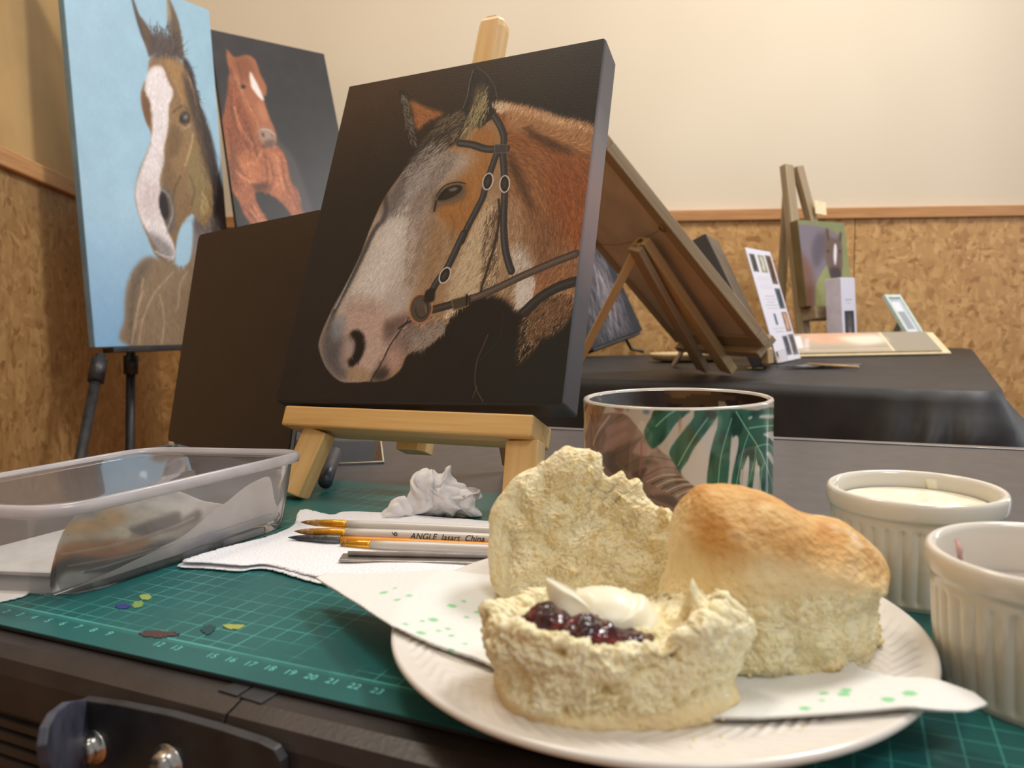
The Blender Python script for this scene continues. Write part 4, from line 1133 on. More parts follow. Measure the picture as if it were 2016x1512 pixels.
# ================================================================== DARK PANEL BEHIND IT
pb = T(330, 879, TZ); pr = T(641, 955, MZ)
yawb = math.degrees(math.atan2(pr[1] - pb[1], pr[0] - pb[0]))
Mp = frame((pb[0], pb[1], TZ + 0.006), yawb, -12.0)
wB = float(np.hypot(*(pr - pb)[:2])) * 0.80
m_panel = MAT('charcoal_panel', (42, 36, 36), 0.36, spec=0.5, var=0.06, vs=40, bump=0.00005, bs=1200)
pn = thing('leaning_board', 'charcoal flat board with rounded corners leaning behind the pine easel', 'panel', M=Mp)
Mpv = Mp @ Matrix.Rotation(math.radians(90), 4, 'X')
prism('panel_board', rrect(0, wB, 0, 0.229, 0.007), -0.006, 0, m_panel, pn, M=Mpv)
prism('edge_band', rrect(-0.0006, wB + 0.0006, -0.0006, 0.2296, 0.0074), -0.0045, -0.0015, MAT('grey_edge', (120, 112, 104), 0.4), pn, M=Mpv)
for xx in (0.012, wB - 0.006):
    box('rubber_foot', (xx - 0.006, xx + 0.006, -0.001, 0.007, -0.0042, 0.0004), MAT('clear_rubber', (196, 190, 180), 0.3), pn, Mp, bevel=0.001)
sb_ = Mp @ Vector((wB * 0.4, 0.008, 0.16))
bdir = Mp.to_3x3() @ Vector((0, 1, 0))
bar('prop_stand', (sb_.x + bdir.x * 0.085, sb_.y + bdir.y * 0.085, TZ + 0.006), sb_, 0.05, 0.003, m_panel, pn, tuple(-bdir))
# grey-blue tube standing in for the board's lower right foot
pt = tube('board_foot_tube', [T(640, 950, MZ + 0.006), T(648, 925, MZ + 0.012), T(661, 892, MZ + 0.018)], 0.0055, MAT('slate_plastic', (66, 74, 84), 0.35))
tag(pt, 'slate grey tube standing in for the lower right foot of the dark board', 'board foot')

# clear plastic sheet lying behind the easel
m_clear = PLASTIC('clear_sheet', 0.04)
cs = thing('clear_sheet', 'thin clear plastic square lying on the table behind the pine easel', 'sheet', tuple(T(710, 890, TZ)))
cq = [T(648, 862, TZ + 0.0012), T(749, 862, TZ + 0.0012), T(755, 910, TZ + 0.0012), T(640, 915, TZ + 0.0012)]
sheet('plate', cq, (0, 0, 1), 0.0010, m_clear, cs)
m_edge = MAT('frosted_edge', (206, 200, 178), 0.4)
for i in range(4):
    tube('edge', [cq[i] + [0, 0, 0.0005], cq[(i + 1) % 4] + [0, 0, 0.0005]], 0.0008, m_edge, cs, seg=6)

# ================================================================== TAKEAWAY CONTAINER
m_tub = PLASTIC('tub_plastic', 0.20, (240, 234, 236), 0.09)
m_lid = PLASTIC('lid_plastic', 0.10, (226, 220, 222), 0.03, 1.55)
m_rim = PLASTIC('rim_plastic', 0.72, (244, 238, 242), 0.12)
rz = MZ + 0.047
cN, cR, cF = T(112, 1004, rz)[:2], T(612, 888, rz)[:2], T(290, 882, rz)[:2]
cL = cN + (cF - cR)
tubc = (cN + cR + cF + cL) / 4
tub = thing('food_container', 'clear plastic takeaway container with lid holding stained palette papers', 'container', (float(tubc[0]), float(tubc[1]), MZ))
def rquad(c, r, n=10, out=0.0):
    c = [np.asarray(q, float) for q in c]; cc = sum(c) / len(c); o = []
    for i in range(len(c)):
        p0, p1, p2 = c[i - 1], c[i], c[(i + 1) % len(c)]
        d0 = (p0 - p1) / np.linalg.norm(p0 - p1); d1 = (p2 - p1) / np.linalg.norm(p2 - p1)
        p1 = p1 + (p1 - cc) / np.linalg.norm(p1 - cc) * out
        for k in range(n + 1):
            t = k / n; o.append((1 - t) ** 2 * (p1 + d0 * r) + 2 * t * (1 - t) * p1 + t * t * (p1 + d1 * r))
    return np.array(o)
cor4 = [cN, cR, cF, cL]
def loop(out, z, r=0.022):
    q = rquad(cor4, r, 10, out); return np.c_[q, np.full(len(q), z)]
L0 = [loop(-0.022, MZ + 0.0035, 0.02), loop(-0.0165, MZ + 0.0003), loop(-0.0125, MZ + 0.0016), loop(-0.0105, MZ + 0.006), loop(-0.0035, rz - 0.006), loop(-0.0025, rz - 0.0055), loop(-0.0025, rz - 0.0015)]
nq = len(L0[0])
V = np.vstack(L0); F_ = [tuple(x) for x in ring_faces(len(L0), nq)] + [tuple(range(nq - 1, -1, -1))]
add('tub', V, F_, m_tub, tub, smooth=True)
LR = [loop(-0.0022, rz - 0.0048), loop(0.0012, rz - 0.0050), loop(0.0016, rz - 0.0018), loop(0.0005, rz + 0.0005), loop(-0.0012, rz + 0.0012), loop(-0.0030, rz + 0.0005), loop(-0.0036, rz - 0.0016)]
add('rim', np.vstack(LR), ring_faces(len(LR), nq), m_rim, tub, smooth=True)
LL = [loop(-0.0038, rz - 0.0014), loop(-0.006, rz - 0.0020), loop(-0.0085, rz - 0.0008), loop(-0.012, rz - 0.0004), loop(-0.02, rz - 0.0003, 0.018), loop(-0.034, rz - 0.0002, 0.015)]
v0 = np.vstack(LL); wv = v0.copy(); wv[:, 2] += 0.0008 * noise3(v0 * 22)
lidF = [tuple(x) for x in ring_faces(len(LL), nq)] + [tuple(range((len(LL) - 1) * nq, len(LL) * nq))]
add('lid', wv, lidF, m_lid, tub, smooth=True)
# papers inside: seen through the near wall
dN = (cR - cN) / np.linalg.norm(cR - cN); nN = np.array([dN[1], -dN[0], 0.0])
def paper_inside(name, pts, off, P, label=None):
    p0 = np.append((cN + cR) / 2, MZ) - nN * off
    n = nN + np.array([0, 0, -0.14])          # walls slope outward to the rim
    q = [PL(u, v, p0, n) for u, v in pts]
    return q, p0, n
def palette(P):
    z = Zm(0, 650, 2.52)
    P.fill(z([(150, 930), (500, 880), (900, 900), (1000, 960), (860, 1040), (560, 1090), (250, 1130), (140, 1060)]), (224, 212, 196), 8, 0.9)
    P.fill(z([(300, 940), (560, 880), (640, 930), (520, 1000), (330, 1010)]), (226, 182, 130), 6, 0.95)
    P.fill(z([(250, 1150), (330, 1060), (520, 1040), (740, 1030), (700, 1090), (540, 1150), (300, 1180)]), (206, 138, 88), 5, 1.0)
    P.fill(z([(240, 1280), (250, 1170), (400, 1120), (560, 1130), (760, 1060), (880, 1040), (860, 1090), (720, 1170), (560, 1200), (330, 1200), (270, 1290)]), (98, 84, 80), 4, 1.0)
    P.fill(z([(640, 990), (760, 940), (890, 900), (900, 940), (990, 890), (990, 940), (860, 990), (720, 1020)]), (112, 96, 92), 3, 0.95)
    P.fill(z([(560, 990), (600, 975), (650, 1000), (640, 1030), (590, 1030)]), (236, 222, 200), 2, 0.95)
    P.fill(z([(300, 930), (440, 890), (500, 890), (470, 930), (340, 950)]), (150, 160, 178), 5, 0.7)
    P.fill(z([(560, 1060), (700, 1040), (740, 1055), (640, 1085)]), (216, 164, 120), 4, 0.9)
    P.line(z([(300, 1110), (500, 1080), (760, 1010), (960, 930)]), 3, (214, 198, 180), 3, 0.8)
    P.line(z([(340, 1170), (560, 1130), (780, 1080)]), 2.4, (196, 180, 164), 3, 0.8)
    P.line(z([(420, 1200), (600, 1180), (760, 1110)]), 3, (88, 78, 76), 3, 0.8)
    P.fill(z([(540, 1190), (640, 1150), (700, 1160), (600, 1200)]), (70, 68, 78), 3, 0.8)
    P.fill(z([(230, 1170), (262, 1140), (260, 1180)]), (190, 110, 66), 2, 0.8)
    P.texture(0.12, 16, 11, (1, 3))
    for k in range(60):
        c = (rng.uniform(60, 420), rng.uniform(1000, 1170))
        P.fill(P.ellipse(c, rng.uniform(0.6, 2.0), rng.uniform(0.5, 1.2), 0), [(70, 64, 66), (190, 120, 90), (240, 236, 230), (90, 96, 120)][k % 4], 0.7, 0.8)
def painted_patch(name, corners_px, off, poly_px, paintf, bg, parent, w=440, h=200, tilt=-0.14, mat=None, z0=None):
    # a sheet standing in the tub: a grid cut to the outline, with its own paint
    p0 = np.append((cN + cR) / 2, MZ) - nN * off; n = nN + np.array([0, 0, tilt])
    f = hmap(corners_px)
    P = Painter(w, h, f, bg, w / 430.0)
    paintf(P)
    Hi = homog([(0, 0), (1, 0), (1, 1), (0, 1)], corners_px)
    yy, xx = np.mgrid[0:h, 0:w]; q = np.c_[xx.ravel() / (w - 1), yy.ravel() / (h - 1), np.ones(w * h)] @ Hi.T; px = q[:, :2] / q[:, 2:]
    d = RI[None] * ((px[:, :1] - 1008) / FPX) + UP[None] * ((756 - px[:, 1:2]) / FPX) + FW[None]
    t = ((p0 - CAM) @ n) / (d @ n); V = CAM + d * t[:, None]
    V += nN[None] * (0.0012 * noise3(V * 60))[:, None]
    V[:, 2] = np.maximum(V[:, 2], MZ + 0.0035)
    inside = P.mask(poly_px, 0, True) > 0.5
    Fg = grid_faces(h, w)[:, ::-1]; keep = inside.ravel()[Fg].all(1)
    used = np.unique(Fg[keep]); remap = -np.ones(w * h, int); remap[used] = np.arange(len(used))
    o = add(name, V[used], remap[Fg[keep]], mat or m_pap, parent, smooth=True, col=P.colors()[used])
    so = o.modifiers.new('thick', 'SOLIDIFY'); so.thickness = 0.0003
    return o
m_pap = VCOL('palette_paper', 0.5, 0.0001, 300, Subsurface_Weight=0.3)
m_pap.node_tree.nodes['Principled BSDF'].inputs['Subsurface Radius'].default_value = (0.006, 0.006, 0.006)
cpx = [(60, 940), (560, 930), (560, 1200), (60, 1200)]
pal = painted_patch('palette_paper', cpx, 0.0175, [(112, 1180), (98, 1150), (108, 1090), (136, 1030), (200, 985), (330, 965), (400, 985), (450, 1000), (400, 1050), (300, 1120), (180, 1150), (110, 1170)], palette, (236, 230, 226), tub)
def whitep(P):
    z = Zm(0, 650, 2.52)
    P.fill(z([(960, 1050), (1060, 1000), (1150, 1015), (1080, 1070), (920, 1120), (880, 1090)]), (128, 136, 160), 6, 0.85)
    P.fill(P.ellipse(z([(1180, 1028)])[0], 5, 3.5, 0), (190, 120, 70), 1)
    P.line(z([(1240, 850), (1370, 960)]), 1.6, (236, 234, 234), 1, 0.8)
    P.texture(0.04, 20, 2)
painted_patch('folded_paper', cpx, 0.0135, [(524, 938), (535, 950), (543, 985), (543, 1022), (470, 1050), (360, 1090), (260, 1130), (170, 1175), (105, 1186), (140, 1160), (250, 1110), (350, 1060), (430, 1000), (450, 985), (490, 955)], whitep, (232, 228, 228), tub)
# pleated white sheet on the bottom
bq = rquad([c + (tubc - c) / np.linalg.norm(tubc - c) * 0.0195 for c in cor4], 0.014, 6)
g = []
for s_ in np.linspace(0, 1, 30):
    q = tubc + (bq - tubc) * s_
    z = MZ + 0.0036 + 0.0018 * (np.sin((q @ np.array([0.8, -0.6])) * 900) * 0.5 + 0.5) * (0.3 + 0.7 * s_) + 0.009 * sstep(0.80, 1, s_) * (noise3(np.c_[q * 25, np.zeros(len(q))]) * 0.4 + 0.6)
    g.append(np.c_[q, z])
m_white = MAT('white_paper', (226, 224, 224), 0.7, var=0.03, vs=60)
add('liner_paper', np.vstack(g), ring_faces(30, len(bq)), m_white, tub, smooth=True)

# ================================================================== KITCHEN PAPER UNDER THE BRUSHES
m_towel, t_, b_, N_, L_ = nt('kitchen_paper')
b_.inputs['Base Color'].default_value = rgba((232, 232, 236)); b_.inputs['Roughness'].default_value = 0.85
b_.inputs['Subsurface Weight'].default_value = 0.1; b_.inputs['Subsurface Radius'].default_value = (0.002, 0.002, 0.002)
vo = N_.new('ShaderNodeTexVoronoi'); vo.inputs['Scale'].default_value = 620; L_.new(coords(N_, L_), vo.inputs['Vector'])
n3_ = N_.new('ShaderNodeTexNoise'); n3_.inputs['Scale'].default_value = 90; L_.new(coords(N_, L_), n3_.inputs['Vector'])
ma_ = N_.new('ShaderNodeMath'); ma_.operation = 'ADD'; L_.new(vo.outputs['Distance'], ma_.inputs[0]); L_.new(n3_.outputs['Fac'], ma_.inputs[1])
add_bump(N_, L_, b_, ma_.outputs[0], 0.0004)
def flat_sheet(name, outline, hf, mat, parent=None, thick=0.0005, res=0.0022, colf=None):
    # an outline (x, y) filled with a fine grid whose height is hf(x, y)
    o = np.asarray(outline, float); lo, hi = o.min(0), o.max(0)
    nx = int((hi[0] - lo[0]) / res) + 2; ny = int((hi[1] - lo[1]) / res) + 2
    xs = np.linspace(lo[0], hi[0], nx); ys = np.linspace(lo[1], hi[1], ny); X, Y = np.meshgrid(xs, ys)
    ins = np.zeros(X.shape, bool); x0, y0 = o[:, 0], o[:, 1]; x1, y1 = np.roll(x0, -1), np.roll(y0, -1)
    for i in range(len(o)):
        c = (y0[i] <= Y) != (y1[i] <= Y)
        with np.errstate(divide='ignore', invalid='ignore'):
            xi = x0[i] + (Y - y0[i]) / (y1[i] - y0[i]) * (x1[i] - x0[i])
        ins ^= c & (X < xi)
    F = grid_faces(ny, nx); keep = ins.ravel()[F].sum(1) >= 2
    F = F[keep]; used = np.unique(F); rm = -np.ones(nx * ny, int); rm[used] = np.arange(len(used))
    P = np.c_[X.ravel(), Y.ravel()][used]; insu = ins.ravel()[used]
    # pull outside vertices onto the outline for a clean edge
    out = np.where(~insu)[0]
    for k in out:
        a = o; b = np.roll(o, -1, 0); d = b - a; t = np.clip(((P[k] - a) * d).sum(1) / (d * d).sum(1), 0, 1)
        c = a + d * t[:, None]; P[k] = c[np.argmin(((c - P[k]) ** 2).sum(1))]
    Z = hf(P[:, 0], P[:, 1])
    ob = add(name, np.c_[P, Z], rm[F], mat, parent, smooth=True, col=colf(P) if colf else None)
    so = ob.modifiers.new('thick', 'SOLIDIFY'); so.thickness = thick; so.offset = 1
    return ob
tp = [T(u, v, MZ) [:2] for u, v in [(352, 1116), (400, 1122), (470, 1128), (520, 1124), (600, 1146), (660, 1160), (760, 1175), (960, 1165), (1010, 1140), (1010, 1040), (960, 1030), (700, 1012), (660, 1018), (604, 1008), (588, 1016), (570, 1046), (480, 1075)]]
tpo = catmull(tp, 5)
edgeA = np.array(T(560, 1135, MZ)[:2])
twl = thing('paper_towel', 'folded white kitchen paper under the paintbrushes', 'paper towel', (float(edgeA[0]), float(edgeA[1]), MZ))
flat_sheet('lower_layer', tpo, lambda x, y: MZ + 0.0005 + 0.0006 * (noise3(np.c_[x * 45, y * 45, x * 0]) + 0.7), m_towel, twl)
cT = tpo.mean(0)
flat_sheet('upper_layer', cT + (tpo - cT) * [0.975, 0.93], lambda x, y: MZ + 0.0028 + 0.0012 * noise3(np.c_[x * 30, y * 30, x * 0 + 4]), m_towel, twl)
# white corner of paper under the tub, at the left edge of the picture
lp = flat_sheet('paper_scrap', catmull([T(u, v, MZ)[:2] for u, v in [(-60, 1190), (20, 1184), (60, 1168), (60, 1140), (-60, 1130)]], 4), lambda x, y: MZ + 0.0004 + 0 * x, m_white)
lp.location.z -= 0.0
tag(lp, 'white paper corner showing under the left end of the food container', 'paper')

# ================================================================== BRUSHES
m_hand = MAT('pearl_white_handle', (206, 200, 192), 0.28, var=0.02)
m_orange = MAT('orange_handle', (226, 148, 44), 0.3, var=0.05)
m_gold = MAT('gold_ferrule', (218, 160, 52), 0.3, metal=0.75, var=0.12, vs=120)
m_dark = MAT('grey_ferrule', (92, 94, 98), 0.35, metal=0.5, var=0.2, vs=150)
m_brist = MAT('brown_bristles', (150, 110, 58), 0.6, var=0.3, vs=300)
m_brist2 = MAT('painted_bristles', (46, 48, 50), 0.5, var=0.3, vs=300)
m_clrh = MAT('grey_handle', (150, 142, 138), 0.25, var=0.1, vs=60)
def brush(label, tip, end, z, r, fer, ferl, tipl, tm, hm, hr=None, z2=None):
    a = T(*tip, z); b = T(*end, z2 or z); d = (b - a); L_ = np.linalg.norm(d); d /= L_
    b = b + d * 0.05; hr = hr or r
    t = thing('paintbrush', label, 'paintbrush', tuple(a), group=None)
    p = lambda s: a + d * s
    bt = tube('bristles', [p(0), p(tipl * 0.35), p(tipl * 0.8), p(tipl)], [r * 0.12, r * 0.55, r * 0.85, r * 0.8], tm, t)
    fe = tube('ferrule', [p(tipl * 0.9), p(tipl), p(tipl + ferl * 0.45), p(tipl + ferl * 0.5), p(tipl + ferl * 0.55), p(tipl + ferl * 0.9), p(tipl + ferl)], [r * 0.7, r * 0.85, r * 1.0, r * 1.06, r * 1.0, r * 1.05, r * 1.0], fer, t, seg=14)
    L2 = np.linalg.norm(b - a)
    ha = tube('handle', [p(tipl + ferl * 0.98), p(tipl + ferl + 0.01), p(tipl + ferl + 0.04), p(L2 * 0.8), p(L2)], [hr * 0.92, hr * 1.05, hr * 1.15, hr * 1.05, hr * 0.8], hm, t, seg=14)
    return t, a, d
bz = MZ + 0.0052
b1, a1, d1_ = brush('uppermost paintbrush with a long gold ferrule and pearl handle', (592, 1028), (975, 1046), bz + 0.0054, 0.0024, m_gold, 0.017, 0.013, m_brist, m_hand, 0.0025)
b2, a2, d2_ = brush('pearl handled paintbrush printed with black lettering, second from the top', (580, 1046), (975, 1062), bz + 0.0022, 0.0026, m_gold, 0.020, 0.013, m_brist, m_hand, 0.0030)
b3, a3, d3_ = brush('paintbrush with black painted bristles, grey ferrule and orange handle', (568, 1058), (975, 1077), bz - 0.0002, 0.0026, m_dark, 0.016, 0.017, m_brist2, m_orange, 0.0022)
b4, a4, d4_ = brush('paintbrush with a ridged gold ferrule on the kitchen paper, below the orange handled one', (668, 1070), (975, 1083), bz - 0.0004, 0.0025, m_gold, 0.0145, 0.0045, m_brist, m_hand, 0.0026)
b5, a5, d5_ = brush('paintbrush lying lowest in the bundle with a grey translucent handle', (684, 1090), (975, 1096), bz + 0.0006, 0.0015, m_gold, 0.022, 0.006, m_brist, m_clrh, 0.0018)
# flat metal palette knife
pk0, pk1 = T(671, 1098, MZ + 0.0048), T(975, 1104, MZ + 0.0048)
pk = thing('palette_knife', 'flat silver palette knife lying nearest in the row of brushes', 'palette knife', tuple(pk0))
dk_ = (pk1 - pk0) / np.linalg.norm(pk1 - pk0); pk1 = pk1 + dk_ * 0.04
bar('blade', Vector(pk0), Vector(pk1), 0.0075, 0.0016, MAT('brushed_steel', (170, 164, 160), 0.28, metal=0.9, var=0.1, vs=80), pk, (0, -0.2, 1), 0.0005)
tube('grip', [pk0 + dk_ * 0.004 + [0, 0.001, 0.0022], pk1 + [0, 0.001, 0.0022]], 0.0012, m_clrh, pk)
# lettering on the second brush
m_ink = MAT('black_ink', (30, 28, 28), 0.5)
xd = Vector(d2_); yd = Vector((0, 0.25, 1)); yd = (yd - xd * yd.dot(xd)).normalized(); zd = xd.cross(yd)
def on_handle(u0, off=0.0031):
    s_ = 0
    c = D(u0, 1046, 1.0)
    rr = (c - CAM) / np.linalg.norm(c - CAM)
    # point of the handle axis nearest to this view ray, seen from above
    k = np.linspace(0, 0.2, 400); q = a2[None] + d2_[None] * k[:, None]
    rel = q - CAM; u = 1008 + FPX * (rel @ RI) / (rel @ FW); i = int(np.argmin(np.abs(u - u0)))
    return Vector(q[i]), Vector(q[i])
hp = b2
def letter(s, u0, size, rot=0.0, dz=0.0):
    q, _ = on_handle(u0)
    nv = (Vector(CAM) - q); nv = (nv - xd * nv.dot(xd)).normalized(); up_ = nv.cross(xd)
    M = Matrix(((xd[0], up_[0], nv[0], q[0]), (xd[1], up_[1], nv[1], q[1]), (xd[2], up_[2], nv[2], q[2]), (0, 0, 0, 1)))
    M = M @ Matrix.Translation(Vector((0, dz, 0.00353))) @ Matrix.Rotation(rot, 4, 'Z')
    return text_mesh('lettering', s, size, M, m_ink, b2, shear=0.25, align='LEFT')
letter('ANGLE  Jasart  China', 811, 0.0049, 0, -0.0016)
letter('6', 786, 0.0050, math.radians(90), -0.0008)

# ================================================================== CRUMPLED TISSUE
def outline_r(px, c, n):
    q = catmull(px, 6); a = np.arctan2(-(q[:, 1] - c[1]), q[:, 0] - c[0]); r = np.hypot(q[:, 0] - c[0], q[:, 1] - c[1])
    th = np.arange(n) / n * 2 * np.pi; out = np.zeros(n)
    x0, y0 = q[:, 0] - c[0], -(q[:, 1] - c[1]); x1, y1 = np.roll(x0, -1), np.roll(y0, -1)
    for i, t in enumerate(th):
        dx, dy = math.cos(t), math.sin(t)
        den = dx * (y1 - y0) - dy * (x1 - x0)
        with np.errstate(divide='ignore', invalid='ignore'):
            s_ = (x0 * (y1 - y0) - y0 * (x1 - x0)) / den; u = (x0 * dy - y0 * dx) / den
        ok = (u >= -1e-6) & (u <= 1 + 1e-6) & (s_ > 0)
        out[i] = s_[ok].max() if ok.any() else r.mean()
    return th, out
def pillow(px, c, y0, tf, tb, n=360, m_=80, p=2.4, tilt=0.0, yaw=0.0):
    # a closed body whose silhouette is the outline; tf / tb: depth towards / away from the camera
    th, r = outline_r(px, c, n)
    rho = np.sin(np.linspace(0, np.pi / 2, m_))
    C = D(c[0], c[1], y0); sc_ = np.linalg.norm(C - CAM) / FPX * 0.985
    side = []
    for sgn, tt in ((-1, tf), (1, tb)):
        k = range(m_) if sgn < 0 else range(m_ - 2, -1, -1)
        for i in k:
            x = rho[i] * r * np.cos(th); z = rho[i] * r * np.sin(th)
            d = sgn * tt * (1 - rho[i] ** p) ** (1 / p) * np.ones(n)
            side.append(np.stack([x * sc_, d, z * sc_], -1))
    S = np.stack(side)                       # rows x n x 3
    uvr = np.stack([np.concatenate([rho, rho[-2::-1]])] * n, 1)
    V = S.reshape(-1, 3)
    R_ = np.array((Matrix.Rotation(yaw, 3, 'Z') @ Matrix.Rotation(tilt, 3, 'X')))
    return V, ring_faces(len(side), n), C, R_, S
def normals(V, F):
    a = V[F[:, 2]] - V[F[:, 0]]; b = V[F[:, 3]] - V[F[:, 1]]; fn_ = np.cross(a, b)
    N = np.zeros_like(V)
    for k in range(4): np.add.at(N, F[:, k], fn_)
    return N / (np.linalg.norm(N, axis=1)[:, None] + 1e-12)
tz = Zm(740, 880, 2016 / 260)
tpx = tz([(420, 700), (440, 540), (480, 430), (580, 320), (700, 262), (820, 246), (930, 280), (980, 350), (1040, 290), (1150, 268), (1200, 400), (1300, 470), (1420, 570), (1520, 680), (1600, 632), (1650, 790), (1600, 900), (1630, 960), (1620, 1060), (1560, 1120), (1450, 1085), (1330, 1060), (1200, 1130), (1000, 1120), (800, 1090), (600, 1080), (480, 1050), (420, 900)])
V, F, C, R_, S = pillow(tpx, (868, 972), 0.495, 0.016, 0.018, 300, 70, 2.2)
N3 = normals(V, F)
rd = 1 - np.abs(noise3(V * 62)) * 2; rd2 = 1 - np.abs(noise3(V * 135 + 5)) * 2; rd3 = noise3(V * 260)
Wp = V + 0.010 * np.stack([noise3(V * 50 + 1), noise3(V * 50 + 4), noise3(V * 50 + 6)], 1)
V = V + N3 * (0.0040 * (1 - 2 * np.abs(noise3(Wp * 38))) + 0.0013 * (1 - 2 * np.abs(noise3(Wp * 95 + 5))) + 0.0002 * rd3)[:, None]
V = V @ R_.T + C; V[:, 2] = np.maximum(V[:, 2], MZ + 0.0012)
m_tiss = MAT('white_tissue', (226, 222, 222), 0.8, var=0.03, vs=60, bump=0.0003, bs=240)
tb_ = m_tiss.node_tree.nodes['Principled BSDF']; tb_.inputs['Subsurface Weight'].default_value = 0.35; tb_.inputs['Subsurface Radius'].default_value = (0.006, 0.005, 0.005); tb_.inputs['Subsurface Scale'].default_value = 1.0
ts = thing('crumpled_tissue', 'crumpled white tissue on the cutting mat behind the brushes', 'tissue', (float(C[0]), float(C[1]), MZ))
add('tissue_ball', V, F, m_tiss, ts, smooth=True)
tp2 = tz([(-10, 1100), (60, 1000), (160, 870), (270, 780), (370, 745), (440, 750), (520, 850), (640, 960), (620, 1080), (400, 1100), (200, 1105)])
V, F, C, R_, S = pillow(tp2, (772, 1004), 0.488, 0.010, 0.016, 200, 40, 2.2)
N3 = normals(V, F)
V = V + N3 * (0.0026 * (1 - 2 * np.abs(noise3(V * 60 + 30))) + 0.0003 * noise3(V * 220))[:, None]
V = V @ R_.T + C; V[:, 2] = np.maximum(V[:, 2], MZ + 0.0012)
add('tissue_fold', V, F, m_tiss, ts, smooth=True)

# ================================================================== MUG
def cyl_map(c, r, z0, z1, th0, th1):
    # photo sketch units -> (angle, height) of a standing cylinder
    def f(p):
        out = []
        for u, v in p:
            d = ray(u, v); a = d[0] ** 2 + d[1] ** 2; b = 2 * (d[0] * (CAM[0] - c[0]) + d[1] * (CAM[1] - c[1]))
            q = (CAM[0] - c[0]) ** 2 + (CAM[1] - c[1]) ** 2 - r * r; dd = b * b - 4 * a * q
            if dd < 0:
                t = -b / (2 * a); P = CAM + d * t; w_ = P[:2] - c; w_ = w_ / np.linalg.norm(w_) * r; P = np.array([c[0] + w_[0], c[1] + w_[1], P[2]])
            else:
                t = (-b - math.sqrt(dd)) / (2 * a); P = CAM + d * t
            th = math.atan2(P[1] - c[1], P[0] - c[0]); th = th if th < th1 + 0.6 else th - 2 * math.pi
            out.append(((th - th0) / (th1 - th0), (z1 - P[2]) / (z1 - z0)))
        return np.array(out)
    return f
mcx = np.array([0.0850, 0.3925]); mr = 0.0480; mz0, mz1 = MZ + 0.0, 0.8310
th0 = -math.pi * 1.0; th1 = math.pi * 0.0
mp_ = Painter(720, 300, cyl_map(mcx, mr - 0.0002, mz0, mz1, th0, th1), (186, 176, 166), 1.25)
z = Zm(1100, 740, 4.383)
